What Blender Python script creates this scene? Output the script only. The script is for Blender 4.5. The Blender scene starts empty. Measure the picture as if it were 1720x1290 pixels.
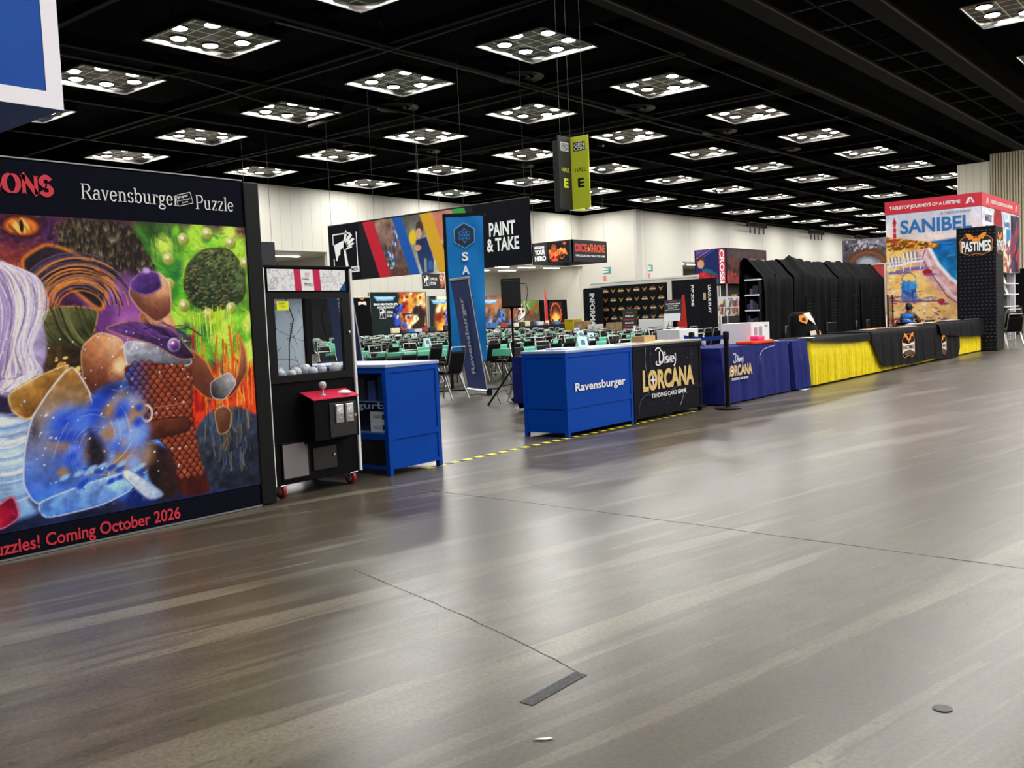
import bpy, bmesh, math, random
import numpy as np
from mathutils import Vector, Matrix, Quaternion

# ---------------------------------------------------------------- camera, world, exposure
scene = bpy.context.scene
COL = scene.collection
cam_data = bpy.data.cameras.new('camera')
cam = bpy.data.objects.new('camera', cam_data)
COL.objects.link(cam)
cam_data.sensor_fit = 'HORIZONTAL'
cam_data.sensor_width = 36.0
cam_data.lens = 1606.9 / 1720.0 * 36.0
cam_data.clip_end = 500
RIGHT = Vector((0.62454, -0.77971, -0.04479)); DOWN = Vector((-0.07912, -0.00611, -0.99685)); FWD = Vector((0.77698, 0.62611, -0.06550))
rot = Matrix((RIGHT, -DOWN, -FWD)).transposed()
cam.matrix_world = Matrix.Translation((0, 0, 1.3)) @ rot.to_4x4()
scene.camera = cam
world = bpy.data.worlds.new('world'); scene.world = world
world.use_nodes = True
world.node_tree.nodes['Background'].inputs[0].default_value = (0.9, 0.95, 1.0, 1)
world.node_tree.nodes['Background'].inputs[1].default_value = 0.0
scene.view_settings.view_transform = 'Standard'
scene.view_settings.look = 'None'
scene.view_settings.gamma = 1.0
scene.view_settings.exposure = 0.15
scene.view_settings.use_curve_mapping = False
scene.cycles.use_denoising = True
scene.cycles.max_bounces = 6
scene.cycles.diffuse_bounces = 3
scene.cycles.glossy_bounces = 3
scene.cycles.transparent_max_bounces = 10
scene.cycles.sample_clamp_indirect = 6.0
LAMP_POWER = 540.0      # watts in each recessed ceiling light
random.seed(7)
PI = math.pi

# ---------------------------------------------------------------- helpers
def lin(c):
    return tuple(((v / 255.0) / 12.92 if v / 255.0 <= 0.04045 else ((v / 255.0 + 0.055) / 1.055) ** 2.4) for v in c)

_m = {}
def mat(name, rgb=(128, 128, 128), rough=0.6, metal=0.0, emit=0.0, spec=0.5, coat=0.0):
    if name in _m: return _m[name]
    m = bpy.data.materials.new(name); m.use_nodes = True
    b = m.node_tree.nodes['Principled BSDF']
    c = lin(rgb)
    b.inputs['Base Color'].default_value = (*c, 1)
    b.inputs['Roughness'].default_value = rough
    b.inputs['Metallic'].default_value = metal
    b.inputs['Specular IOR Level'].default_value = spec
    b.inputs['Coat Weight'].default_value = coat
    if emit:
        b.inputs['Emission Color'].default_value = (*c, 1)
        b.inputs['Emission Strength'].default_value = emit
    _m[name] = m
    return m

def noisy(name, rgb, rgb2, scale=8, rough=0.7, detail=4, stretch=(1, 1, 1), bump=0.0):
    """two-tone procedural surface (cloth, paint, drywall)"""
    if name in _m: return _m[name]
    m = mat(name, rgb, rough, 0, 0, (.06 if max(rgb) < 60 else .2) if rough > .5 else .5); nt = m.node_tree; b = nt.nodes['Principled BSDF']
    tc = nt.nodes.new('ShaderNodeTexCoord'); mp = nt.nodes.new('ShaderNodeMapping'); mp.inputs['Scale'].default_value = stretch
    n = nt.nodes.new('ShaderNodeTexNoise'); n.inputs['Scale'].default_value = scale; n.inputs['Detail'].default_value = detail
    r = nt.nodes.new('ShaderNodeValToRGB')
    r.color_ramp.elements[0].position = 0.3; r.color_ramp.elements[1].position = 0.7
    r.color_ramp.elements[0].color = (*lin(rgb), 1); r.color_ramp.elements[1].color = (*lin(rgb2), 1)
    L = nt.links.new
    L(tc.outputs['Object'], mp.inputs[0]); L(mp.outputs[0], n.inputs['Vector']); L(n.outputs['Fac'], r.inputs[0]); L(r.outputs[0], b.inputs['Base Color'])
    if bump:
        bp = nt.nodes.new('ShaderNodeBump'); bp.inputs['Strength'].default_value = bump
        L(n.outputs['Fac'], bp.inputs['Height']); L(bp.outputs[0], b.inputs['Normal'])
    return m

class MB:
    def __init__(s): s.v = []; s.f = []; s.mi = []
    def add(s, vs, fs, mi=0):
        o = len(s.v); s.v += [tuple(p) for p in vs]; s.f += [tuple(i + o for i in f) for f in fs]; s.mi += [mi] * len(fs); return s
    def box(s, x0, x1, y0, y1, z0, z1, mi=0):
        v = [(x, y, z) for z in (z0, z1) for y in (y0, y1) for x in (x0, x1)]
        return s.add(v, [(0, 2, 3, 1), (4, 5, 7, 6), (0, 1, 5, 4), (2, 6, 7, 3), (0, 4, 6, 2), (1, 3, 7, 5)], mi)
    def bbox(s, x0, x1, y0, y1, z0, z1, b=0.01, mi=0):
        """box with chamfered edges"""
        b = min(b, (x1 - x0) / 2.2, (y1 - y0) / 2.2, (z1 - z0) / 2.2)
        bm = bmesh.new(); bmesh.ops.create_cube(bm, size=1.0)
        for p in bm.verts: p.co = Vector(((x0 + x1) / 2 + p.co.x * (x1 - x0), (y0 + y1) / 2 + p.co.y * (y1 - y0), (z0 + z1) / 2 + p.co.z * (z1 - z0)))
        bmesh.ops.bevel(bm, geom=bm.edges[:], offset=b, segments=2, affect='EDGES', profile=0.5)
        bm.verts.index_update()
        s.add([p.co[:] for p in bm.verts], [[q.index for q in f.verts] for f in bm.faces], mi); bm.free(); return s
    def quad(s, a, b, c, d, mi=0): return s.add([a, b, c, d], [(0, 1, 2, 3)], mi)
    def prism(s, poly, d, mi=0):
        """closed polygon (3D points) swept by vector d"""
        n = len(poly); d = Vector(d); v = [Vector(p) for p in poly] + [Vector(p) + d for p in poly]
        return s.add([p[:] for p in v], [tuple(range(n))[::-1], tuple(range(n, 2 * n))] + [(i, (i + 1) % n, n + (i + 1) % n, n + i) for i in range(n)], mi)
    def tube(s, path, r, n=8, mi=0, cap=True):
        P = [Vector(p) for p in path]; rings = []; vs = []; fs = []
        up = None
        for i, p in enumerate(P):
            t = (P[min(i + 1, len(P) - 1)] - P[max(i - 1, 0)]).normalized()
            if up is None: up = Vector((0, 0, 1)) if abs(t.z) < 0.9 else Vector((1, 0, 0))
            a = t.cross(up)
            if a.length < 1e-4: a = t.cross(Vector((0, 1, 0)))
            a.normalize(); b = a.cross(t).normalized(); up = b
            rr = r[i] if isinstance(r, (list, tuple)) else r
            for k in range(n):
                q = 2 * PI * k / n; vs.append((p + (a * math.cos(q) + b * math.sin(q)) * rr)[:])
        for i in range(len(P) - 1):
            for k in range(n): fs.append((i * n + k, i * n + (k + 1) % n, (i + 1) * n + (k + 1) % n, (i + 1) * n + k))
        if cap: fs += [tuple(range(n))[::-1], tuple(range((len(P) - 1) * n, len(P) * n))]
        return s.add(vs, fs, mi)
    def lathe(s, prof, c=(0, 0, 0), n=24, mi=0):
        """profile [(r,z)] turned about z through c"""
        vs = []; fs = []
        for r, z in prof:
            for k in range(n): q = 2 * PI * k / n; vs.append((c[0] + r * math.cos(q), c[1] + r * math.sin(q), c[2] + z))
        for i in range(len(prof) - 1):
            for k in range(n): fs.append((i * n + k, i * n + (k + 1) % n, (i + 1) * n + (k + 1) % n, (i + 1) * n + k))
        fs += [tuple(range(n))[::-1], tuple(range((len(prof) - 1) * n, len(prof) * n))]
        return s.add(vs, fs, mi)
    def disc(s, c, r, ax, n=20, mi=0, t=0.01):
        ax = Vector(ax).normalized(); return s.tube([Vector(c) - ax * t / 2, Vector(c) + ax * t / 2], r, n, mi)
    def build(s, name, m, parent=None, smooth=False, loc=None):
        me = bpy.data.meshes.new(name); me.from_pydata(s.v, [], s.f); me.update()
        for mm in (m if isinstance(m, (list, tuple)) else [m]): me.materials.append(mm)
        if any(s.mi): me.polygons.foreach_set('material_index', s.mi)
        if smooth:
            me.polygons.foreach_set('use_smooth', [True] * len(me.polygons))
        o = bpy.data.objects.new(name, me); COL.objects.link(o)
        if parent: o.parent = parent
        if loc: o.location = loc
        if smooth == 'auto':
            bm = bmesh.new(); bm.from_mesh(me)
            for e in bm.edges: e.smooth = not (e.is_manifold and e.calc_face_angle(0) > 0.6)
            bm.to_mesh(me); bm.free()
        return o

def tag(o, label, cat, group=None, kind=None):
    if label: o['label'] = label
    if cat: o['category'] = cat
    if group: o['group'] = group
    if kind: o['kind'] = kind
    return o

def thing(name, label, cat, loc=(0, 0, 0), rz=0.0, group=None):
    o = bpy.data.objects.new(name, None); COL.objects.link(o)
    o.empty_display_size = 0.1
    o.location = loc; o.rotation_euler = (0, 0, rz)
    return tag(o, label, cat, group)

def struct(o): o['kind'] = 'structure'; return o

def dup(root, loc, rz=0.0, label=None, group=None):
    r = root.copy(); COL.objects.link(r); r.location = loc; r.rotation_euler = (0, 0, rz)
    if label: r['label'] = label
    if group: r['group'] = group
    for ch in root.children:
        c = ch.copy(); COL.objects.link(c); c.parent = r
        for g in ch.children:
            d = g.copy(); COL.objects.link(d); d.parent = c
    return r

def letters(s, parent, o, u, v, w, h, m, bold=0.0, name='lettering', shear=0.0, warp=None, align=None):
    """flat lettering: text fitted to a w x h box whose lower left corner is o, along unit vectors u, v"""
    cu = bpy.data.curves.new('lettering', 'FONT'); cu.body = s; cu.offset = bold; cu.resolution_u = 4; cu.align_x = 'CENTER' if align else 'LEFT'
    ob = bpy.data.objects.new('lettering', cu)
    me = bpy.data.meshes.new_from_object(ob)
    bpy.data.objects.remove(ob); bpy.data.curves.remove(cu)
    n = len(me.vertices); co = np.zeros(n * 3); me.vertices.foreach_get('co', co); co = co.reshape(-1, 3)
    if shear: co[:, 0] += co[:, 1] * shear
    mn = co.min(0); mx = co.max(0); q = (co - mn) / np.maximum(mx - mn, 1e-6)
    if warp: q = warp(q)
    o = np.array(o, float); u = np.array(u, float); v = np.array(v, float)
    P = o + q[:, :1] * w * u + q[:, 1:2] * h * v
    me.vertices.foreach_set('co', P.ravel()); me.update(); me.name = name
    me.materials.clear(); me.materials.append(m)
    ob = bpy.data.objects.new(name, me); COL.objects.link(ob); ob.parent = parent
    return ob

def shapes(name, parent, o, u, v, w, h, polys, m, eps=0.0):
    """flat printed shapes: list of polygons in 0..1 coordinates"""
    b = MB(); o = Vector(o); u = Vector(u); v = Vector(v); nn = u.cross(v) * eps
    for p in polys: b.add([(o + nn + u * (x * w) + v * (y * h))[:] for x, y in p], [tuple(range(len(p)))])
    return b.build(name, m, parent)

def stroke(pts, w):
    """polyline -> list of quads of width w (0..1 coordinates already scaled)"""
    out = []
    for (x0, y0), (x1, y1) in zip(pts, pts[1:]):
        d = math.hypot(x1 - x0, y1 - y0) or 1e-6; nx, ny = -(y1 - y0) / d * w / 2, (x1 - x0) / d * w / 2; ex, ey = (x1 - x0) / d * w * .3, (y1 - y0) / d * w * .3
        out.append([(x0 - ex + nx, y0 - ey + ny), (x0 - ex - nx, y0 - ey - ny), (x1 + ex - nx, y1 + ey - ny), (x1 + ex + nx, y1 + ey + ny)])
    return out

def arc(cx, cy, rx, ry, a0, a1, n=14):
    return [(cx + rx * math.cos(math.radians(a0 + (a1 - a0) * i / n)), cy + ry * math.sin(math.radians(a0 + (a1 - a0) * i / n))) for i in range(n + 1)]

def ribbon(pts, wf):
    """polyline with width depending on direction"""
    out = []
    n = len(pts); L = []; Rr = []
    for i in range(n):
        a = pts[max(i - 1, 0)]; b = pts[min(i + 1, n - 1)]
        d = math.hypot(b[0] - a[0], b[1] - a[1]) or 1e-6; tx, ty = (b[0] - a[0]) / d, (b[1] - a[1]) / d
        w = wf(tx, ty) / 2; L.append((pts[i][0] - ty * w, pts[i][1] + tx * w)); Rr.append((pts[i][0] + ty * w, pts[i][1] - tx * w))
    for i in range(n - 1): out.append([L[i], Rr[i], Rr[i + 1], L[i + 1]])
    return out

def smooth(pts, n=6):
    P = [pts[0]] + list(pts) + [pts[-1]]; out = []
    for i in range(1, len(P) - 2):
        for k in range(n):
            t = k / n; out.append(tuple(.5 * (2 * P[i][d] + (P[i + 1][d] - P[i - 1][d]) * t + (2 * P[i - 1][d] - 5 * P[i][d] + 4 * P[i + 1][d] - P[i + 2][d]) * t * t + (3 * P[i][d] - P[i - 1][d] - 3 * P[i + 1][d] + P[i + 2][d]) * t ** 3) for d in range(len(P[i]))))
    return out + [P[-2]]

# a serif alphabet drawn from strokes: cap height 0.7, x height 0.47
def serif_glyph(ch, tk=0.085, tn=0.035):
    wf = lambda tx, ty: tn + (tk - tn) * abs(ty)
    st = lambda x, y0, y1: [[(x - tk / 2, y0), (x + tk / 2, y0), (x + tk / 2, y1), (x - tk / 2, y1)]]
    sf = lambda x, y, w=0.2: [[(x - w / 2, y - tn / 2), (x + w / 2, y - tn / 2), (x + w / 2, y + tn / 2), (x - w / 2, y + tn / 2)]]
    hb = lambda x0, x1, y: [[(x0, y - tn / 2), (x1, y - tn / 2), (x1, y + tn / 2), (x0, y + tn / 2)]]
    dg = lambda x0, y0, x1, y1, w: stroke([(x0, y0), (x1, y1)], w)
    x = 0.47
    G = {
        'R': (0.62, st(.12, 0, .7) + sf(.12, 0.015, .22) + hb(.02, .32, .685) + hb(.12, .32, .36) + ribbon(arc(.31, .522, .17, .163, 90, -90), wf) + dg(.3, .36, .52, .03, tk) + sf(.56, .015, .16)),
        'P': (0.55, st(.12, 0, .7) + sf(.12, 0.015, .22) + hb(.02, .32, .685) + hb(.12, .32, .33) + ribbon(arc(.31, .508, .18, .177, 90, -90), wf)),
        'a': (0.45, st(.33, .05, .33) + ribbon(arc(.215, .33, .115, .125, 165, 0), wf) + ribbon(arc(.19, .145, .14, .13, 60, 300), wf) + dg(.33, .06, .42, .03, tn * 1.3) + hb(.24, .33, .265)),
        'v': (0.46, dg(.09, x, .235, .02, tk) + dg(.24, .02, .38, x, tn) + sf(.09, x - .015, .16) + sf(.38, x - .015, .14)),
        'e': (0.44, ribbon(arc(.22, .235, .16, .225, 5, 325), wf) + hb(.07, .37, .25)),
        'n': (0.54, st(.13, 0, x) + sf(.13, .015, .2) + sf(.09, x - .015, .1) + st(.4, 0, .3) + sf(.4, .015, .2) + ribbon(arc(.27, .3, .13, .155, 0, 160), wf)),
        's': (0.38, ribbon(arc(.19, .345, .115, .11, 20, 255), wf) + ribbon(arc(.19, .125, .125, .115, 75, -165), wf)),
        'b': (0.50, st(.1, .02, .7) + sf(.06, .685, .1) + ribbon(arc(.26, .235, .16, .225, -165, 165), wf)),
        'u': (0.54, st(.12, .16, x) + sf(.08, x - .015, .12) + st(.39, 0, x) + sf(.35, x - .015, .12) + sf(.43, .015, .1) + ribbon(arc(.255, .16, .135, .145, 180, 345), wf)),
        'r': (0.38, st(.13, 0, x) + sf(.13, .015, .22) + sf(.09, x - .015, .1) + ribbon(arc(.25, .3, .12, .15, 160, 50), wf) + dg(.3, .4, .34, .37, tk)),
        'g': (0.46, ribbon(arc(.21, .31, .125, .14, 0, 360), wf) + ribbon(arc(.21, -.1, .17, .1, 0, 360), wf) + dg(.11, .19, .1, .06, tn * 1.5) + hb(.1, .3, .04) + dg(.3, .42, .42, .45, tn * 1.4)),
        'z': (0.43, hb(.05, .38, x - .015) + hb(.05, .38, .015) + dg(.35, x - .03, .08, .03, tk) + st(.07, x - .1, x) [:0] + hb(.05, .09, x - .08) + hb(.34, .38, .08)),
        'l': (0.27, st(.13, 0, .7) + sf(.13, .015, .2) + sf(.09, .685, .1)),
        'O': (0.74, ribbon(arc(.36, .35, .28, .33, 0, 360, 24), lambda tx, ty: tn + (tk * 1.5 - tn) * abs(ty))),
        'N': (0.76, st(.12, 0, .7) + sf(.12, .015, .22) + st(.62, 0, .7) + sf(.62, .685, .22) + dg(.1, .69, .62, .02, tk * 1.35) + sf(.08, .685, .16)),
        'S': (0.56, ribbon(arc(.27, .51, .19, .165, 15, 260), lambda tx, ty: tn + (tk * 1.5 - tn) * max(abs(tx) * .8, abs(ty))) + ribbon(arc(.27, .185, .21, .17, 80, -165), lambda tx, ty: tn + (tk * 1.5 - tn) * max(abs(tx) * .8, abs(ty)))),
        'G': (0.72, ribbon(arc(.36, .35, .28, .33, 45, 330, 24), lambda tx, ty: tn + (tk * 1.5 - tn) * abs(ty)) + st(.58, .05, .33) + sf(.56, .33, .2)),
        'A': (0.72, dg(.33, .69, .08, .02, tn * 1.6) + dg(.33, .69, .6, .02, tk * 1.3) + hb(.17, .5, .24) + sf(.09, .015, .2) + sf(.6, .015, .22)),
        'D': (0.72, st(.12, 0, .7) + hb(.02, .32, .685) + hb(.02, .32, .015) + ribbon(arc(.31, .35, .31, .335, 90, -90), lambda tx, ty: tn + (tk * 1.5 - tn) * abs(ty))),
    }
    return G.get(ch, (0.3, []))

def serif_text(s, parent, o, u, v, w, cap, m, tk=0.085, name='lettering'):
    x = 0; polys = []
    for ch in s:
        adv, ps = serif_glyph(ch, tk); polys += [[(px + x, py) for px, py in p] for p in ps]; x += adv
    return shapes(name, parent, o, u, v, w / x, cap / 0.7, polys, m)

def printed(name='print', rough=0.55, emit=0.0):
    """material that shows the print carried by a panel (colour attribute 'Print')"""
    key = name
    if key in _m: return _m[key]
    m = mat(key, (255, 255, 255), rough, 0, 0, .15); nt = m.node_tree; b = nt.nodes['Principled BSDF']
    a = nt.nodes.new('ShaderNodeVertexColor'); a.layer_name = 'Print'
    nt.links.new(a.outputs['Color'], b.inputs['Base Color'])
    if emit:
        nt.links.new(a.outputs['Color'], b.inputs['Emission Color']); b.inputs['Emission Strength'].default_value = emit
    return m

def art(name, parent, o, u, v, w, h, img, m=None):
    """printed panel: one fine grid of faces, the print stored as a colour attribute. img[row from bottom, col, rgb 0..255]"""
    H, W = img.shape[:2]
    xs = np.linspace(0, w, W); ys = np.linspace(0, h, H)
    X, Y = np.meshgrid(xs, ys)
    o = np.array(o, float); u = np.array(u, float); v = np.array(v, float)
    co = o + X[..., None] * u + Y[..., None] * v
    idx = np.arange(H * W).reshape(H, W)
    f = np.stack([idx[:-1, :-1], idx[:-1, 1:], idx[1:, 1:], idx[1:, :-1]], -1).reshape(-1, 4)
    me = bpy.data.meshes.new(name)
    me.vertices.add(H * W); me.vertices.foreach_set('co', co.reshape(-1).astype(np.float32))
    me.loops.add(f.size); me.loops.foreach_set('vertex_index', f.reshape(-1).astype(np.int32))
    me.polygons.add(len(f)); me.polygons.foreach_set('loop_start', np.arange(0, f.size, 4, dtype=np.int32))
    me.update(calc_edges=True)
    c = np.clip(img / 255.0, 0, 1); c = np.where(c <= 0.04045, c / 12.92, ((c + 0.055) / 1.055) ** 2.4)
    ca = me.color_attributes.new('Print', 'FLOAT_COLOR', 'POINT')
    ca.data.foreach_set('color', np.concatenate([c, np.ones((H, W, 1))], -1).reshape(-1).astype(np.float32))
    me.materials.append(m or printed())
    ob = bpy.data.objects.new(name, me); COL.objects.link(ob); ob.parent = parent
    return ob

class Pic:
    """tiny raster painter in panel units (x right, y up)"""
    def __init__(s, w, h, res, bg=(0, 0, 0), seed=1):
        s.w, s.h, s.W, s.H = w, h, int(w * res), int(h * res)
        s.X, s.Y = np.meshgrid(np.linspace(0, w, s.W), np.linspace(0, h, s.H))
        s.a = np.zeros((s.H, s.W, 3)) + np.array(bg, float); s.rng = np.random.default_rng(seed); s.px = w / s.W
    def noise(s, cell, oct=3, sx=1.0, sy=1.0):
        out = np.zeros((s.H, s.W)); amp = 1; tot = 0
        for k in range(oct):
            c = cell / 2 ** k; gx = s.X / (c * sx); gy = s.Y / (c * sy)
            g = s.rng.random((int(gy.max()) + 3, int(gx.max()) + 3)); i = gy.astype(int); j = gx.astype(int); fy = gy - i; fx = gx - j
            fy = fy * fy * (3 - 2 * fy); fx = fx * fx * (3 - 2 * fx)
            out += amp * ((g[i, j] * (1 - fx) + g[i, j + 1] * fx) * (1 - fy) + (g[i + 1, j] * (1 - fx) + g[i + 1, j + 1] * fx) * fy); tot += amp; amp *= .55
        return out / tot
    def blend(s, m, c):
        c = np.array(c, float); m = np.clip(m, 0, 1)[..., None]; s.a = s.a * (1 - m) + c * m
    def dist(s, pts):
        """signed distance to polygon, negative inside"""
        p = np.array(pts, float); d = np.full((s.H, s.W), 1e9); inside = np.zeros((s.H, s.W), bool)
        for (x0, y0), (x1, y1) in zip(p, np.roll(p, -1, 0)):
            ex, ey = x1 - x0, y1 - y0; wx, wy = s.X - x0, s.Y - y0
            t = np.clip((wx * ex + wy * ey) / (ex * ex + ey * ey + 1e-12), 0, 1)
            d = np.minimum(d, (wx - ex * t) ** 2 + (wy - ey * t) ** 2)
            c = ((y0 <= s.Y) & (y1 > s.Y)) | ((y1 <= s.Y) & (y0 > s.Y))
            xi = x0 + (s.Y - y0) / (ey if abs(ey) > 1e-9 else 1e-9) * ex
            inside ^= c & (s.X < xi)
        d = np.sqrt(d); return np.where(inside, -d, d)
    def poly(s, pts, c, c2=None, ang=90, soft=None, tex=0.0, cell=.05, rim=None, rimw=.02):
        soft = soft or s.px * .8; e = max(soft, rimw if rim is not None else 0) + 2 * s.px
        B = s._box(min(q[0] for q in pts) - e, max(q[0] for q in pts) + e, min(q[1] for q in pts) - e, max(q[1] for q in pts) + e)
        if B is None: return
        X, Y, A, H, W = s.X, s.Y, s.a, s.H, s.W; nz = s.noise(cell, 3)[B] if tex else None
        s.X, s.Y, s.a = X[B], Y[B], A[B]; s.H, s.W = s.X.shape
        d = s.dist(pts); s._fill(np.clip(.5 - d / soft * .5, 0, 1), pts, c, c2, ang, tex, nz)
        if rim is not None: s.blend(np.clip(1 - np.abs(d) / rimw, 0, 1) * .85, rim)
        A[B] = s.a; s.X, s.Y, s.a, s.H, s.W = X, Y, A, H, W
    def _fill(s, m, pts, c, c2, ang, tex, cell):
        col = np.zeros_like(s.a) + np.array(c, float)
        if c2 is not None:
            p = np.array(pts, float); r = math.radians(ang); t = s.X * math.cos(r) + s.Y * math.sin(r); q = p @ np.array([math.cos(r), math.sin(r)])
            t = np.clip((t - q.min()) / (q.max() - q.min() + 1e-9), 0, 1)[..., None]; col = col * (1 - t) + np.array(c2, float) * t
        if tex: col = col * (1 + tex * 2 * (cell - .5)[..., None])
        m = m[..., None]; s.a = s.a * (1 - m) + col * m
    def _box(s, x0, x1, y0, y1):
        k = s.W / s.w; j0 = max(0, int(x0 * k) - 2); j1 = min(s.W, int(x1 * k) + 3); i0 = max(0, int(y0 * k) - 2); i1 = min(s.H, int(y1 * k) + 3)
        return (slice(i0, i1), slice(j0, j1)) if j1 > j0 and i1 > i0 else None
    def ell(s, cx, cy, rx, ry, c, c2=None, ang=90, soft=.15, tex=0.0, cell=.05, rot=0):
        q = max(rx, ry) * (1 + soft); B = s._box(cx - q, cx + q, cy - q, cy + q)
        if B is None: return
        r = math.radians(rot); dx = s.X[B] - cx; dy = s.Y[B] - cy
        e = np.sqrt(((dx * math.cos(r) + dy * math.sin(r)) / rx) ** 2 + ((-dx * math.sin(r) + dy * math.cos(r)) / ry) ** 2)
        m = np.clip((1 - e) / soft + .5, 0, 1)[..., None]; col = np.zeros(m.shape[:2] + (3,)) + np.array(c, float)
        if c2 is not None:
            a = math.radians(ang); t = np.clip(.5 + (dx * math.cos(a) / rx + dy * math.sin(a) / ry) / 2, 0, 1)[..., None]; col = col * (1 - t) + np.array(c2, float) * t
        if tex: col = col * (1 + tex * 2 * (s.noise(cell, 3)[B] - .5)[..., None])
        s.a[B] = s.a[B] * (1 - m) + col * m
    def line(s, pts, w, c, soft=None, op=1.0):
        soft = soft or s.px; e = w / 2 + soft
        B = s._box(min(p[0] for p in pts) - e, max(p[0] for p in pts) + e, min(p[1] for p in pts) - e, max(p[1] for p in pts) + e)
        if B is None: return
        X, Y = s.X[B], s.Y[B]; d = np.full(X.shape, 1e9)
        for (x0, y0), (x1, y1) in zip(pts, pts[1:]):
            ex, ey = x1 - x0, y1 - y0; t = np.clip(((X - x0) * ex + (Y - y0) * ey) / (ex * ex + ey * ey + 1e-12), 0, 1)
            d = np.minimum(d, (X - x0 - ex * t) ** 2 + (Y - y0 - ey * t) ** 2)
        m = (np.clip(.5 - (np.sqrt(d) - w / 2) / soft, 0, 1) * op)[..., None]; s.a[B] = s.a[B] * (1 - m) + np.array(c, float) * m
    def brush(s, n, L, w, jit=.25, seed=0, op=.6, field=None, mask=None):
        """loose brush strokes that pick up the colour under them"""
        rg = np.random.default_rng(seed)
        for k in range(n):
            x, y = rg.random() * s.w, rg.random() * s.h; i, j = min(s.H - 1, int(y / s.h * s.H)), min(s.W - 1, int(x / s.w * s.W))
            if mask is not None and not mask[i, j]: continue
            a = field(x, y) if field else 2.2 * math.sin(x * 2.3 + 1) + 1.7 * math.cos(y * 2.9 + x); l = L * (.4 + rg.random())
            c = np.clip(s.a[i, j] * (1 + jit * 2 * (rg.random() - .5)) + 22 * (rg.random(3) - .5), 0, 255); b = (rg.random() - .5) * .9
            s.line([(x, y), (x + l * .5 * math.cos(a), y + l * .5 * math.sin(a)), (x + l * .5 * math.cos(a) + l * .5 * math.cos(a + b), y + l * .5 * math.sin(a) + l * .5 * math.sin(a + b))], w * (.5 + rg.random()), c, w * .5, op)
    def spots(s, n, x0, x1, y0, y1, r, cols, soft=.5):
        for k in range(n):
            c = cols[s.rng.integers(len(cols))]; q = r * (.5 + s.rng.random())
            s.ell(x0 + (x1 - x0) * s.rng.random(), y0 + (y1 - y0) * s.rng.random(), q * (1 + s.rng.random()), q, c, soft=soft, rot=s.rng.random() * 90)

UX, UZ, UNY = (1, 0, 0), (0, 0, 1), (0, -1, 0)

# common materials
M_black = mat('black_powder_coat', (10, 10, 12), 0.5, 0, 0, .2)
M_blk_fab = noisy('black_fabric', (9, 9, 11), (15, 15, 17), 40, 0.9)
M_navy_fab = noisy('navy_black_fabric', (14, 16, 28), (17, 19, 32), 30, 0.85)
M_white = mat('white_paint', (235, 235, 235), 0.5)
M_print_w = mat('white_print', (240, 240, 240), 0.6)
M_print_k = mat('black_print', (9, 9, 11), 0.6)
M_chrome = mat('brushed_metal', (190, 190, 192), 0.3, 1.0)
M_silver = mat('silver_tube', (176, 174, 168), 0.34, 1.0)
M_rubber = mat('dark_rubber', (22, 22, 22), 0.8)
M_orange = mat('orange_print', (235, 140, 30), 0.6)
M_gold = mat('gold_print', (222, 190, 120), 0.5)
M_red = mat('red_print', (215, 40, 60), 0.6)
M_blue = noisy('blue_laminate', (0, 64, 162), (0, 68, 168), 3, 0.5)
M_blue.node_tree.nodes['Principled BSDF'].inputs['Specular IOR Level'].default_value = .1
M_yellow = mat('yellow_print', (240, 225, 20), 0.6)

def glass_mat():
    m = bpy.data.materials.new('clear_glass'); m.use_nodes = True; nt = m.node_tree; nt.nodes.clear(); N = nt.nodes.new; L = nt.links.new
    o = N('ShaderNodeOutputMaterial'); mx = N('ShaderNodeMixShader'); t = N('ShaderNodeBsdfTransparent'); g = N('ShaderNodeBsdfGlossy')
    g.inputs['Roughness'].default_value = 0.02; f = N('ShaderNodeLayerWeight'); f.inputs['Blend'].default_value = .5
    p = N('ShaderNodeMath'); p.operation = 'POWER'; p.inputs[1].default_value = 5.0; a = N('ShaderNodeMath'); a.operation = 'MULTIPLY_ADD'; a.inputs[1].default_value = .6; a.inputs[2].default_value = .03
    t.inputs[0].default_value = (.95, .97, .97, 1)
    L(f.outputs['Facing'], p.inputs[0]); L(p.outputs[0], a.inputs[0]); L(a.outputs[0], mx.inputs[0]); L(t.outputs[0], mx.inputs[1]); L(g.outputs[0], mx.inputs[2]); L(mx.outputs[0], o.inputs[0])
    return m
M_glass = glass_mat()
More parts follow.
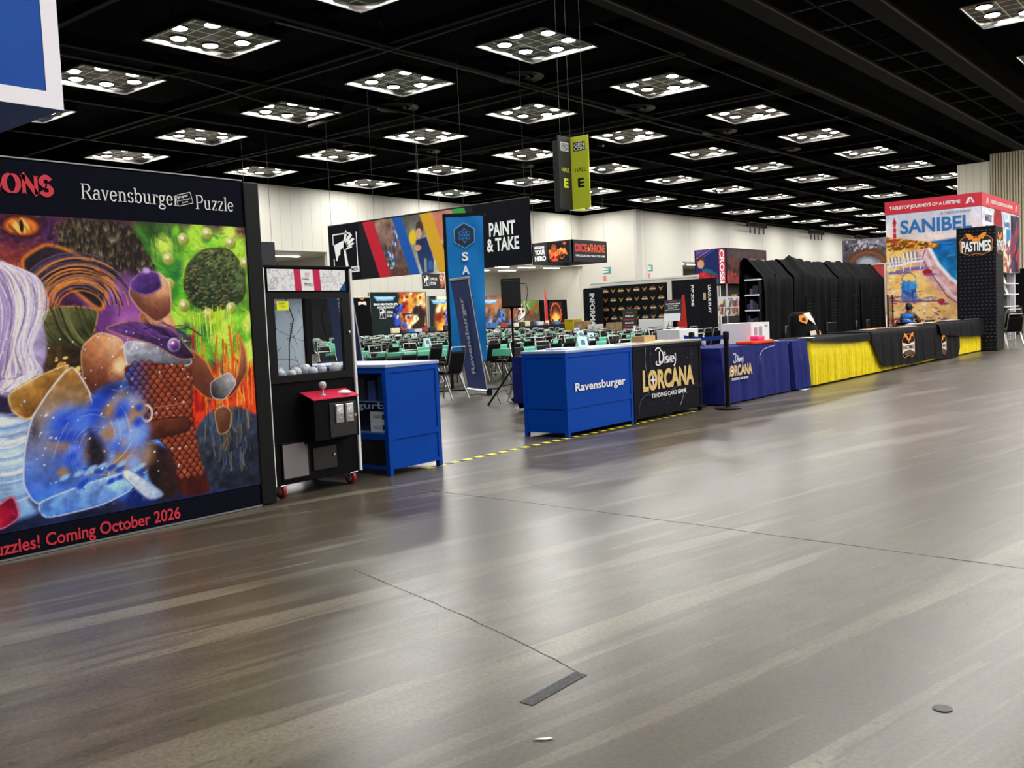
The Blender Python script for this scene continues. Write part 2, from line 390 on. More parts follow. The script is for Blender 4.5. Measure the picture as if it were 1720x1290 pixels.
# ---------------------------------------------------------------- the hall
def floor_material():
    m = bpy.data.materials.new('polished_concrete'); m.use_nodes = True; nt = m.node_tree; N = nt.nodes.new; L = nt.links.new
    b = nt.nodes['Principled BSDF']
    tc = N('ShaderNodeTexCoord')
    def noise(scale, stretch=(1, 1, 1), rz=0.0, detail=4, off=(0, 0, 0), dist=0.0):
        mp = N('ShaderNodeMapping'); mp.vector_type = 'TEXTURE' if False else 'POINT'
        r = N('ShaderNodeVectorRotate'); r.rotation_type = 'Z_AXIS'; r.inputs['Angle'].default_value = rz
        mp.inputs['Scale'].default_value = stretch; mp.inputs['Location'].default_value = off
        L(tc.outputs['Object'], r.inputs['Vector']); L(r.outputs[0], mp.inputs[0])
        n = N('ShaderNodeTexNoise'); n.inputs['Scale'].default_value = scale; n.inputs['Detail'].default_value = detail; n.inputs['Distortion'].default_value = dist
        L(mp.outputs[0], n.inputs['Vector']); return n.outputs['Fac']
    def ramp(x, p0, p1, c0=(0, 0, 0), c1=(1, 1, 1)):
        r = N('ShaderNodeValToRGB'); r.color_ramp.elements[0].position = p0; r.color_ramp.elements[1].position = p1
        r.color_ramp.elements[0].color = (*c0, 1); r.color_ramp.elements[1].color = (*c1, 1); L(x, r.inputs[0]); return r.outputs[0]
    def mix(f, a, c, mode='MIX', fac=None):
        x = N('ShaderNodeMix'); x.data_type = 'RGBA'; x.blend_type = mode
        if fac is not None and f is None: x.inputs[0].default_value = fac
        else: L(f, x.inputs[0])
        for s, q in ((6, a), (7, c)):
            if isinstance(q, tuple): x.inputs[s].default_value = (*q, 1)
            else: L(q, x.inputs[s])
        return x.outputs[2]
    def mul(a, k):
        x = N('ShaderNodeMath'); x.operation = 'MULTIPLY'; L(a, x.inputs[0])
        if isinstance(k, float): x.inputs[1].default_value = k
        else: L(k, x.inputs[1])
        return x.outputs[0]
    base = mix(ramp(noise(0.30, detail=7), .42, .58), lin((70, 61, 48)), lin((88, 81, 69)))
    base = mix(mul(ramp(noise(4, (1, 2.6, 1), 0.2, 9), .42, .60), .5), base, lin((62, 56, 48)))
    th = 0.2
    s1 = ramp(noise(1.0, (0.22, 2.7, 1), th, 4.5, (3.3, 0, 0), .15), .562, .574)
    s2 = ramp(noise(1.0, (0.26, 8.5, 1), th, 4, (11, 4, 0), .1), .585, .60)
    brk = ramp(noise(2.0, (.4, 2, 1), th, 8, (5, 5, 0)), .42, .58, (.35, .35, .35))
    base = mix(mul(mul(s1, brk), .8), base, lin((114, 107, 92)))
    base = mix(mul(mul(s2, brk), .35), base, lin((110, 104, 90)))
    dk = ramp(noise(1.0, (0.25, 8.0, 1), th - .08, 4, (20, 9, 0), .1), .60, .66)
    base = mix(mul(dk, .35), base, lin((54, 49, 45)))
    spk = ramp(noise(26, detail=3, off=(9, 9, 0)), .655, .68)
    base = mix(mul(spk, .5), base, lin((46, 43, 40)))
    fine = ramp(noise(60, detail=6), .38, .62, (.80, .80, .80), (1.16, 1.16, 1.16))
    base = mix(None, base, fine, 'MULTIPLY', 1.0)
    L(base, b.inputs['Base Color'])
    r = N('ShaderNodeMapRange'); r.inputs['To Min'].default_value = .279; r.inputs['To Max'].default_value = .335; r.clamp = True
    L(noise(1.3, (1, 2.2, 1), th, 6, (1, 2, 0)), r.inputs[0]); L(r.outputs[0], b.inputs['Roughness'])
    b.inputs['Specular IOR Level'].default_value = .48
    bp = N('ShaderNodeBump'); bp.inputs['Strength'].default_value = .03; bp.inputs['Distance'].default_value = .02
    L(noise(9, detail=5), bp.inputs['Height']); L(bp.outputs[0], b.inputs['Normal'])
    return m

struct(MB().quad((-16, -46, 0), (175, -46, 0), (175, 66, 0), (-16, 66, 0)).build('floor', floor_material()))
M_deck = noisy('black_ceiling_deck', (3, 3, 6), (6, 6, 10), .4, 0.9)
M_deck.node_tree.nodes['Principled BSDF'].inputs['Specular IOR Level'].default_value = .05
struct(MB().box(-16, 175, -46, 66, 13.3, 13.5).build('ceiling', M_deck))

def ribbed(name, rgb, groove, pitch, width, axis='X', rough=.6):
    m = mat(name, rgb, rough); nt = m.node_tree; b = nt.nodes['Principled BSDF']; N = nt.nodes.new; L = nt.links.new
    tc = N('ShaderNodeTexCoord'); sp = N('ShaderNodeSeparateXYZ'); L(tc.outputs['Object'], sp.inputs[0])
    d = N('ShaderNodeMath'); d.operation = 'DIVIDE'; d.inputs[1].default_value = pitch; L(sp.outputs[axis], d.inputs[0])
    f = N('ShaderNodeMath'); f.operation = 'FRACT'; L(d.outputs[0], f.inputs[0])
    g = N('ShaderNodeMath'); g.operation = 'LESS_THAN'; g.inputs[1].default_value = width / pitch; L(f.outputs[0], g.inputs[0])
    n = N('ShaderNodeTexNoise'); n.inputs['Scale'].default_value = .25; L(tc.outputs['Object'], n.inputs['Vector'])
    x0 = N('ShaderNodeMix'); x0.data_type = 'RGBA'; x0.inputs[6].default_value = (*lin(rgb), 1); x0.inputs[7].default_value = (*lin(tuple(v - 12 for v in rgb)), 1); L(n.outputs['Fac'], x0.inputs[0])
    x = N('ShaderNodeMix'); x.data_type = 'RGBA'; L(g.outputs[0], x.inputs[0]); L(x0.outputs[2], x.inputs[6]); x.inputs[7].default_value = (*lin(groove), 1)
    L(x.outputs[2], b.inputs['Base Color']); return m
M_wall = ribbed('white_ribbed_wall', (196, 193, 182), (168, 165, 155), .9, .05)
M_wall2 = ribbed('white_panel_wall', (200, 197, 186), (152, 150, 142), 9.0, .07)
M_soffit = mat('white_soffit', (235, 232, 224), .7)
T = 0.3; WZ = 11.36
b = MB(); b.box(-16, 38, 54, 54 + T, 0, WZ); b.box(38, 46.3, 54, 54 + T, 6.9, WZ); b.box(46.3, 62, 54, 54 + T, 0, WZ); b.box(62, 79, 54, 54 + T, 6.4, WZ)
struct(b.build('wall_back', M_wall))
struct(MB().box(79, 79 + T, 48.3, 54 + T, 0, WZ).build('wall_return', M_wall2))
b = MB(); b.box(79, 88.4, 48, 48.3, 0, WZ); b.box(88.4, 91.6, 48, 48.3, 0, 5.2); b.box(88.4, 91.6, 48, 48.3, 6.62, WZ); b.box(91.6, 175, 48, 48.3, 0, WZ)
struct(b.build('wall_side', M_wall2))
struct(MB().box(79.0, 79.9, 47.7, 48.0, 0, WZ).build('trim_1', mat('grey_column', (178, 176, 168), .6)))
# lit alcoves behind the wall openings
b = MB(); b.box(36, 80, 64, 64.3, 0, 7.2); b.box(36, 36.3, 54.3, 64, 0, 7.2); b.box(78.7, 79, 54.3, 64, 0, 7.2); b.box(49, 49.3, 54.3, 64, 0, 7.2); b.box(60, 60.3, 54.3, 64, 0, 7.2)
struct(b.build('wall_alcove', M_wall2))
struct(MB().box(36, 49, 54.3, 64, 6.9, 7.0).box(60.3, 78.7, 54.3, 64, 6.42, 6.52).build('ceiling_alcove', M_soffit))
struct(MB().box(84, 108, 48.3, 58, 6.67, 6.8).box(84, 108, 58, 58.3, 3.0, 6.8).box(108, 108.2, 48.3, 58.3, 3, 6.8).box(84, 108, 48.31, 58, 2.9, 3.0).build('ceiling_booth', M_soffit))
M_strip = mat('strip_lamp', (255, 250, 240), .5, 0, 22.0)
for k, (x, y, sx, z) in enumerate([(41, 56, 1.2, 6.89), (41, 60, 1.2, 6.89), (45, 57, 1.2, 6.89), (64.5, 56, 1.2, 6.41), (68.5, 56, 1.2, 6.41), (72.5, 56, 1.2, 6.41), (76.5, 56, 1.2, 6.41), (66.5, 60, 1.2, 6.41), (70.5, 60, 1.2, 6.41), (74.5, 60, 1.2, 6.41), (91, 50, 1.2, 6.66), (94.5, 50, 1.2, 6.66), (93, 54, 1.2, 6.66)]):
    t = thing('strip_light', 'white strip light on the pale ceiling of the alcove behind the white wall', 'light', (x, y, z), 0, 'strip lights in the alcoves')
    MB().bbox(-sx, sx, -.22, .22, -.08, -.002).build('housing', M_white, t)
    MB().bbox(-sx + .05, sx - .05, -.17, .17, -.12, -.08).build('diffuser', M_strip, t)
struct(MB().box(175, 175.3, -46, 48.3, 0, 13.3).build('wall_far', M_wall2))
struct(MB().box(-16, 175, -46.3, -46, 0, 13.3).build('wall_near', mat('grey_wall', (120, 118, 112), .7)))
struct(MB().box(-16.3, -16, -46, 54.3, 0, 13.3).build('wall_behind', mat('grey_wall')))
# folding wall on the aisle end: white panel, then vertical beige slats over black
struct(MB().box(66, 66.3, 14.2, 16.1, 0, 9.9).build('wall_right', ribbed('cream_ribbed_wall', (232, 228, 212), (200, 196, 182), .42, .04, 'Y')))
b = MB(); b.box(66.05, 66.3, -30, 14.2, 3.1, 10.35)
for k in range(276): y = 14.15 - k * .16; b.box(65.9, 66.05, y - .105, y, 3.12, 10.3, 1)
struct(b.build('wall_slatted', [mat('slat_gap', (96, 88, 74), .7), noisy('beige_slat', (196, 186, 160), (184, 174, 148), 1, .6)]))
struct(MB().box(66, 66.25, -30, 14.2, 0, 3.1).build('wall_drape', M_blk_fab))

# beams, girders, pipes and braces under the deck
M_beam = mat('charcoal_steel', (10, 10, 14), .75, 0, 0, .1)
M_beam2 = mat('dull_grey_steel', (40, 37, 36), .6, 0, 0, .3)
nt_ = [1]
def trim(b, m=None):
    nt_[0] += 1; return struct(b.build('trim_%d' % nt_[0], m or M_beam))
LX, LY, LZ = 29.46, 29.08, 11.53
def ibeam(p, q, w=.22, h=.42):
    b = MB(); (x0, y0, z0), (x1, y1, z1) = p, q
    if abs(x1 - x0) > abs(y1 - y0): b.box(x0, x1, y0 - w / 2, y0 + w / 2, z0, z0 + .05); b.box(x0, x1, y0 - .03, y0 + .03, z0 + .05, z0 + h); b.box(x0, x1, y0 - w / 2, y0 + w / 2, z0 + h, z0 + h + .04)
    else: b.box(x0 - w / 2, x0 + w / 2, y0, y1, z0, z0 + .05); b.box(x0 - .03, x0 + .03, y0, y1, z0 + .05, z0 + h); b.box(x0 - w / 2, x0 + w / 2, y0, y1, z0 + h, z0 + h + .04)
    return b
for i in (-1, 0, 1, 2, 3):
    y = LY + 7.27 * (i + .5) - .3
    if y < 53: trim(ibeam((-10, y, 11.35), (79 if y > 47 else 170, y, 11.35)))
for j in range(-3, 15):
    x = LX + 9.14 * (j + .5)
    trim(ibeam((x, 18.2, 11.42), (x, 53.8 if x < 78 else 47.8, 11.42), .2, .36))
for y, z, h, w in ((13.95, 11.5, 1.1, .9), (17.35, 11.55, .9, .6), (10.9, 11.5, 1.1, .9)):
    b = MB(); b.box(-10, 170, y - w / 2, y + w / 2, z + .02, z + h); trim(b, M_beam)
    b = MB(); b.box(-10, 170, y - w / 2 - .03, y - w / 2 + .07, z - .05, z + .05); trim(b, M_beam2)
for k in range(30):
    x = 12 + k * 3.0; trim(MB().box(x - .04, x + .04, 11.3, 13.6, 11.55, 11.63), M_beam2 if k % 3 else M_beam)
trim(MB().box(8, 110, 12.4, 12.5, 11.55, 11.63), M_beam)
for pts in ([(30.5, 34.0, 11.2), (26, 33.9, 11.1), (22, 33.2, 11.25), (15, 33, 11.2)], [(24.9, 18, 11.3), (25.0, 27, 11.2), (25.2, 36, 11.3), (24.8, 46, 11.2)], [(33.9, 18, 11.3), (34.1, 30, 11.15), (34, 50, 11.3)],
            [(43.2, 18, 11.3), (43.1, 26, 11.15), (43.4, 40, 11.3)], [(20, 25.2, 11.2), (30, 25.1, 11.25), (45, 25.2, 11.1), (60, 25.0, 11.25), (85, 25.2, 11.2)], [(28, 18.3, 11.3), (50, 18.1, 11.15), (90, 18.2, 11.3)]):
    trim(MB().tube(pts, .035, 6), M_beam2)
for (p, q) in (((31, 37, 11.2), (35, 33.5, 12.8)), ((36, 40.2, 11.3), (42, 43, 12.8)), ((48, 31, 11.3), (53, 36, 12.9)), ((56, 39, 11.3), (62, 44, 12.9)), ((21, 34, 11.3), (25, 37, 12.9)), ((64, 31, 11.3), (70, 36, 12.9)), ((75, 37, 11.3), (82, 42, 12.9))):
    trim(MB().tube([p, q], .07, 6), M_beam2)
for j in range(-1, 8):
    x = LX + 9.14 * j + 2.6
    trim(MB().tube([(x, 18, 12.35), (x, 50, 12.35)], .28, 10), M_deck)

# ---------------------------------------------------------------- recessed ceiling lights
M_lamp = mat('lamp_glow', (255, 252, 246), .5, 0, 12.0)
M_skirt = mat('polished_skirt', (196, 194, 190), .14, 1.0)
M_rim = mat('light_rim', (120, 119, 117), .5)
def grid_mat():
    m = mat('louvre_grid', (92, 88, 80), .6); nt = m.node_tree; b = nt.nodes['Principled BSDF']; N = nt.nodes.new
    tc = N('ShaderNodeTexCoord'); br = N('ShaderNodeTexBrick'); br.offset = 0.0
    br.inputs['Color1'].default_value = (*lin((84, 79, 70)), 1); br.inputs['Color2'].default_value = (*lin((62, 58, 52)), 1); br.inputs['Mortar'].default_value = (*lin((236, 232, 222)), 1)
    br.inputs['Scale'].default_value = 1.0; br.inputs['Mortar Size'].default_value = .026; br.inputs['Brick Width'].default_value = .62; br.inputs['Row Height'].default_value = .62
    nt.links.new(tc.outputs['Object'], br.inputs['Vector']); nt.links.new(br.outputs['Color'], b.inputs['Base Color']); return m
def make_light():
    t = thing('ceiling_light', 'square recessed ceiling light with a ring of six round lamps in the black ceiling', 'ceiling light', (0, 0, 0), 0, 'recessed lights in the black ceiling')
    a, c, a2, c2, hh = 1.725, 1.55, 1.70, 1.525, .20
    b = MB(); b.box(-a - .03, a + .03, -c - .03, c + .03, hh + .02, hh + .12)
    for p, q in (((-a, -c), (a, -c)), ((a, -c), (a, c)), ((a, c), (-a, c)), ((-a, c), (-a, -c))):
        b.quad((p[0] * 1.017, p[1] * 1.017, 0), (q[0] * 1.017, q[1] * 1.017, 0), (q[0] * 1.017, q[1] * 1.017, hh + .1), (p[0] * 1.017, p[1] * 1.017, hh + .1))
    b.build('housing', mat('dark_housing', (7, 7, 10), .8, 0, 0, .1), t)
    b = MB(); k, k2 = (a, c), (a2, c2); cs = [(-1, -1), (1, -1), (1, 1), (-1, 1)]
    for n in range(4):
        p, q = cs[n], cs[(n + 1) % 4]
        b.quad((p[0] * a, p[1] * c, 0), (p[0] * a2, p[1] * c2, hh), (q[0] * a2, q[1] * c2, hh), (q[0] * a, q[1] * c, 0))
    b.build('skirt', M_skirt, t)
    b = MB()
    for p0, p1, q0, q1 in ((-a, a, -c - .03, -c + .01), (-a, a, c - .01, c + .03), (-a - .03, -a + .01, -c, c), (a - .01, a + .03, -c, c)): b.box(p0, p1, q0, q1, -.03, .015)
    b.build('rim', M_rim, t)
    MB().box(-a2, a2, -c2, c2, hh - .01, hh + .02).build('grid', grid_mat(), t)
    lm = MB().lathe([(.28, .05), (.29, .0), (.272, -.008), (.268, .0)], (0, 0, 0), 20, 0); lm.lathe([(.27, .0), (.26, -.02), (.2, -.045), (.02, -.055)], (0, 0, 0), 20, 1)
    first = None
    for n, (x, y) in enumerate(((-1.27, 0), (-.66, 1.02), (.62, 1.02), (1.25, 0), (.62, -1.02), (-.66, -1.02))):
        if first is None: first = lm.build('lamp', [M_black, M_lamp], t); o = first
        else: o = first.copy(); COL.objects.link(o)
        o.parent = t; o.location = (x, y, .14)
    ld = bpy.data.lights.new('ceiling_lamp', 'AREA'); ld.shape = 'RECTANGLE'; ld.size = 2.9; ld.size_y = 2.5; ld.energy = LAMP_POWER; ld.color = (1.0, .985, .955)
    lo = bpy.data.objects.new('lamp_beam', ld); COL.objects.link(lo); lo.parent = t; lo.location = (0, 0, .07)
    return t
light0 = make_light(); nl = 0
rows = {-1: range(-2, 13), 0: range(-2, 14), 1: range(-2, 15), 2: range(-1, 15), 3: range(0, 6), -3: range(-3, 7), -4: range(-3, 7), -5: range(-2, 6), -6: range(-2, 6), -7: range(-2, 6), -8: range(-1, 5)}  # the last rows lie out of view, added to light the aisle-facing fronts
for i, js in rows.items():
    for j in js:
        p = (LX + 9.14 * j, LY + 7.27 * i, LZ)
        if nl == 0: light0.location = p
        else: dup(light0, p)
        nl += 1
# ring shaped air diffusers
def diffuser(x, y, first=[None]):
    if first[0] is None:
        b = MB()
        for r in (.25, .55, .85): b.lathe([(r, 0), (r + .12, -.05), (r + .14, 0), (r + .1, .05)], (0, 0, 0), 28)
        o = b.build('air_diffuser', mat('dark_diffuser', (30, 29, 29), .5, .2), None, True)
        tag(o, 'round black air diffuser of three rings in the dark ceiling', 'vent', 'ring air diffusers in the ceiling'); first[0] = o
    else: o = first[0].copy(); COL.objects.link(o)
    o.location = (x, y, 11.5)
for x, y in ((32.4, 24.9), (41.6, 24.9), (50.7, 24.9), (59.9, 24.9), (32.4, 32.2), (50.7, 39.4), (41.6, 39.4)): diffuser(x, y)
# stage lamps and wall-wash bars on the far wall
for k, x in enumerate((104, 122, 139)):
    t = thing('truss_bar', 'short dark lighting truss hung over the top of the white wall', 'truss', (x, 46.8, 10.75), 0, 'lighting trusses along the white wall')
    b = MB(); b.box(-2.4, 2.4, -.2, -.12, .4, .5); b.box(-2.4, 2.4, .12, .2, .4, .5); b.box(-2.4, 2.4, -.04, .04, -.05, .05)
    b.tube([(-2, 0, .45), (-2, 0, 2.56)], .03, 6); b.tube([(2, 0, .45), (2, 0, 2.56)], .03, 6)
    for q in range(9): xx = -2.4 + q * .6; b.box(xx - .03, xx + .03, -.15, .15, -.02, .45)
    b.build('rail', M_beam2, t)
    for q in range(4): MB().tube([(-1.8 + q * 1.2, 0, -.05), (-1.8 + q * 1.2, 0, -.75)], .09, 8).build('lamp_can', M_beam2, t)
for x, y in ((31.5, 35.2), (19.5, 30.2), (40.5, 27.4), (24, 24.5)):
    t = thing('spot_lamp', 'small black stage spot lamp hanging from the dark ceiling', 'lamp', (x, y, 12.2), .5, 'spot lamps on the ceiling pipes')
    MB().tube([(0, 0, 1.11), (0, 0, -.25)], .02, 6).build('hanger', M_black, t)
    MB().tube([(-.18, 0, -.2), (.22, 0, -.42)], [.09, .15], 12).build('lamp_can', M_beam, t)
# ---------------------------------------------------------------- puzzle backdrop with its printed mural
def puzzle_art():
    p = Pic(2.43, 1.93, 215, (30, 60, 110), 5)
    S = {
        'purple_dark': [(0.44,1.92),(1.19,1.92),(1.42,1.52),(1.21,1.33),(0.4,1.34)] ,
        'orange_haze': [(0.48,1.65),(0.9,1.69),(1.08,1.63),(0.87,1.33),(0.45,1.27)] ,
        'feather': [(1.03,1.88),(1.14,1.92),(1.52,1.91),(1.58,1.79),(1.7,1.6),(1.66,1.49),(1.49,1.52),(1.4,1.48),(1.23,1.63),(1.06,1.68)] ,
        'green': [(1.52,1.92),(2.43,1.9),(2.46,0.77),(1.97,1.14),(1.69,1.54),(1.61,1.76)] ,
        'dkgreen': [(1.61,1.91),(1.89,1.9),(1.87,1.64),(1.73,1.64),(1.61,1.78)] ,
        'ball': [(1.93,1.64),(2.07,1.76),(2.29,1.77),(2.41,1.61),(2.39,1.39),(2.13,1.31),(1.97,1.35),(1.89,1.48)] ,
        'dark_swirl': [(0.8,1.66),(0.96,1.76),(1.08,1.73),(1.27,1.63),(1.34,1.48),(1.29,1.32),(1.1,1.48),(0.97,1.51),(0.87,1.33),(0.83,1.51)] ,
        'olive': [(0.9,1.33),(1.02,1.37),(1.27,1.35),(1.24,1.23),(1.15,1.02),(0.95,1.0),(0.86,1.15)] ,
        'olive2': [(0.91,1.15),(1.13,1.1),(1.18,0.98),(1.06,0.95),(0.89,0.89)] ,
        'white_sweep': [(0.49,1.68),(0.7,1.65),(0.81,1.53),(0.88,1.37),(0.92,1.18),(0.91,1.04),(0.8,0.82),(0.72,0.79),(0.43,0.93)] ,
        'purple_smoke': [(1.27,1.34),(1.42,1.44),(1.51,1.32),(1.46,1.18),(1.23,1.1),(1.15,1.06)] ,
        'tan1': [(1.52,1.55),(1.7,1.6),(1.79,1.52),(1.79,1.31),(1.67,1.24),(1.55,1.34),(1.48,1.44)] ,
        'purple_cap': [(1.49,1.52),(1.6,1.6),(1.71,1.59),(1.73,1.48),(1.61,1.43),(1.51,1.46)] ,
        'shoulder': [(1.13,1.1),(1.26,1.2),(1.42,1.14),(1.43,0.97),(1.37,0.81),(1.2,0.76),(1.13,0.87)] ,
        'cape': [(1.29,1.22),(1.49,1.27),(1.79,1.2),(1.87,1.09),(1.96,0.98),(1.82,0.98),(1.63,1.1),(1.4,1.17)] ,
        'neck': [(1.54,1.32),(1.79,1.29),(1.81,1.17),(1.69,1.11),(1.57,1.2)] ,
        'plate': [(1.42,1.13),(1.63,1.11),(1.87,1.09),(1.93,0.94),(1.77,0.93),(1.55,0.98),(1.43,0.96)] ,
        'scales': [(1.4,0.96),(1.55,0.98),(1.93,0.93),(1.88,0.61),(1.96,0.3),(2.02,0.0),(1.75,0.02),(1.71,0.37),(1.5,0.57),(1.47,0.77)] ,
        'belt': [(1.49,0.58),(1.87,0.58),(1.88,0.47),(1.51,0.44)] ,
        'arm2': [(1.88,1.06),(2.03,0.97),(2.1,0.8),(2.27,0.78),(2.33,1.0),(2.31,1.17),(2.37,1.02),(2.38,0.86),(2.23,0.68),(2.03,0.68),(1.89,0.81)] ,
        'cuff': [(2.05,0.8),(2.22,0.87),(2.28,0.78),(2.16,0.66),(2.06,0.69)] ,
        'fire': [(1.89,0.73),(2.03,0.97),(2.26,0.7),(2.53,1.08),(2.49,0.5),(2.18,0.58),(1.89,0.31)] ,
        'greyblue': [(1.9,0.48),(2.03,0.59),(2.28,0.61),(2.48,0.5),(2.48,-0.0),(1.99,0.01)] ,
        'tan3': [(2.07,0.59),(2.15,0.63),(2.22,0.57),(2.19,0.44),(2.1,0.41)] ,
        'parch': [(0.73,0.47),(0.79,0.68),(0.92,0.85),(1.07,1.0),(1.17,0.81),(1.19,0.64),(1.25,0.36),(1.26,0.22),(1.04,0.18),(0.78,0.13),(0.71,0.27)] ,
        'parch2': [(0.66,0.84),(0.84,0.93),(1.07,1.01),(0.92,0.85),(0.78,0.66),(0.68,0.73)] ,
        'magic': [(1.17,0.79),(1.37,0.85),(1.5,0.8),(1.49,0.44),(1.64,0.06),(1.41,-0.03),(1.26,0.2),(1.21,0.6)] ,
        'darkbody': [(1.55,0.44),(1.73,0.35),(1.76,0.03),(1.61,0.03),(1.52,0.2)] ,
        'robe': [(0.41,0.72),(0.61,0.73),(0.78,0.66),(0.73,0.43),(0.73,0.18),(0.81,0.08),(0.36,0.03)] ,
        'roll': [(0.78,0.15),(1.06,0.21),(1.41,0.26),(1.42,0.13),(1.19,0.06),(0.82,0.04)] ,
        'redtail': [(0.5,0.14),(0.65,0.23),(0.68,0.08),(0.58,0.03),(0.46,0.03)] ,
        'sleeve': [(1.33,0.25),(1.39,0.28),(1.66,0.05),(1.52,0.03)] ,
    }
    def soften(q):
        for f in (.16, .25):
            q = [r for a, b in zip(q, q[1:] + q[:1]) for r in ((a[0] * (1 - f) + b[0] * f, a[1] * (1 - f) + b[1] * f), (a[0] * f + b[0] * (1 - f), a[1] * f + b[1] * (1 - f)))]
        return q
    S = {k: soften(q) for k, q in S.items()}
    R = p.rng.random
    def cv(pts, n=7):
        P = [pts[0]] + list(pts) + [pts[-1]]; out = []
        for i in range(1, len(P) - 2):
            for k in range(n):
                t = k / n; out.append(tuple(.5 * (2 * P[i][d] + (P[i + 1][d] - P[i - 1][d]) * t + (2 * P[i - 1][d] - 5 * P[i][d] + 4 * P[i + 1][d] - P[i + 2][d]) * t * t + (3 * P[i][d] - P[i - 1][d] - 3 * P[i + 1][d] + P[i + 2][d]) * t ** 3) for d in (0, 1)))
        return out + [P[-2]]
    def inside(key): return p.dist(S[key]) < 0
    # ground colours: violet to the upper side, green clouds opposite, blue glow below
    p.poly([(0, 0), (0, 1.93), (2.43, 1.93), (2.43, 0)], (30, 40, 80), (90, 44, 60), 80, tex=.5, cell=.15)
    p.poly(S['purple_dark'], (96, 40, 66), (58, 32, 82), 30, .06, .55, .06)
    for k in range(170):
        x, y = .45 + .8 * R(), 1.32 + .6 * R(); p.ell(x, y, .022, .016, [(132, 62, 92), (60, 26, 58), (110, 50, 110), (150, 80, 90)][k % 4], (40, 18, 40), -60, .3, 0, .05, 40 * R())
    for k, (rx, ry, c) in enumerate(((.13, .075, (60, 20, 30)), (.10, .055, (226, 120, 40)), (.05, .045, (250, 190, 90)), (.012, .04, (30, 10, 14)))): p.ell(.82, 1.86, rx, ry, c, soft=.35)
    p.poly(S['orange_haze'], (224, 116, 40), (170, 60, 40), 60, .12, .5, .1)
    p.poly(S['green'], (66, 160, 34), (150, 206, 62), 40, .04, .55, .12)
    p.poly(S['dkgreen'], (26, 56, 30), (66, 126, 50), -60, .08, .5, .05)
    for k in range(60): x = 1.66 + .2 * R(); p.line([(x, 1.86 - .1 * R()), (x + .01, 1.55 + .2 * R())], .008, (120, 170, 60), op=.5)
    p.spots(90, 1.75, 2.42, .72, 1.9, .045, [(172, 220, 66), (56, 136, 48), (120, 196, 50), (34, 96, 62), (206, 232, 96)], .9)
    p.brush(2400, .08, .012, .35, 3, .4)
    # plumage
    p.poly(S['feather'], (92, 76, 58), (44, 38, 34), -70, .02, .5, .03); m = inside('feather')
    for k in range(520):
        y = 1.92 - .46 * k / 520; x = 1.02 + .7 * R(); i, j = min(p.H - 1, int(y / p.h * p.H)), min(p.W - 1, int(x / p.w * p.W))
        if m[i, j]: p.ell(x, y, .012, .03, [(150, 128, 98), (62, 50, 40), (110, 90, 66), (190, 172, 140), (40, 34, 30)][k % 5], (30, 26, 24), 90, .4, 0, .05, 20 * (R() - .5)); p.line([(x, y + .02), (x, y - .03)], .003, (30, 24, 22), op=.7)
    # rough mossy boulder with pale lights around it
    p.poly(S['ball'], (100, 116, 66), (34, 48, 34), -110, .012, .7, .03, rim=(60, 50, 24), rimw=.012); m = inside('ball')
    for k in range(330):
        x, y = 1.9 + .42 * R(), 1.3 + .45 * R(); i, j = min(p.H - 1, int(y / p.h * p.H)), min(p.W - 1, int(x / p.w * p.W))
        if m[i, j]: p.ell(x, y, .013, .009, [(150, 156, 96), (40, 50, 34), (112, 122, 70), (74, 96, 72), (170, 150, 80)][k % 5], (36, 44, 30), -70, .5)
    for k in range(9):
        a = .3 + k * .62; x, y = 2.1 + .33 * math.cos(a), 1.58 + .29 * math.sin(a); p.ell(x, y, .045, .045, (226, 220, 140), (120, 130, 40), -60, .2); p.ell(x - .01, y + .012, .016, .014, (250, 248, 214), soft=.5)
    for k in range(40): x = 1.93 + .36 * R(); y = 1.3 + .06 * R(); p.line(cv([(x, y), (x + .02 * (R() - .5), y - .1), (x + .03 * (R() - .5), y - .16 - .16 * R())]), .007, [(214, 226, 60), (150, 190, 40), (240, 240, 120)][k % 3], op=.7)
    p.poly(S['purple_smoke'], (156, 84, 156), (96, 44, 110), 60, .09, .5, .08); p.spots(30, 1.25, 1.6, 1.1, 1.5, .07, [(176, 100, 176), (110, 56, 130), (200, 130, 190)], 1.2)
    # dark looping strands with a burning edge
    p.poly(S['dark_swirl'], (30, 22, 30), (50, 36, 50), 60, .015, .4, .03, rim=(236, 136, 44), rimw=.02)
    for k in range(60):
        t_ = R(); r = .13 + .22 * t_; a0 = 200 - 40 * R(); q = arc(1.14 + .03 * R(), 1.33 + .05 * R(), r * 1.15, r, a0, a0 - 110 - 80 * R(), 14); p.line(q, .004 + .008 * R(), [(20, 14, 22), (84, 66, 92), (52, 40, 60), (130, 104, 128), (226, 140, 60)][k % 5 if R() > .2 else 4], op=.75)
    p.poly(S['olive'], (112, 110, 66), (36, 40, 24), -60, .012, .4, .06, rim=(226, 160, 70), rimw=.008)
    for k in range(26): x = .8 + .4 * R(); p.line(cv([(x, 1.36), (x + .06, 1.22 - .05 * R()), (x + .16, 1.08), (x + .2, .98)]), .006 + .012 * R(), [(52, 56, 32), (130, 128, 80), (84, 86, 50), (30, 32, 22)][k % 4], op=.6)
    p.poly(S['olive2'], (80, 60, 32), (36, 28, 22), 0, .02, .5, .03); p.spots(30, .95, 1.25, .85, 1.05, .012, [(240, 200, 110), (200, 150, 70)], .5)
    # fire
    p.poly(S['fire'], (216, 34, 22), (240, 110, 30), 80, .02, .7, .07)
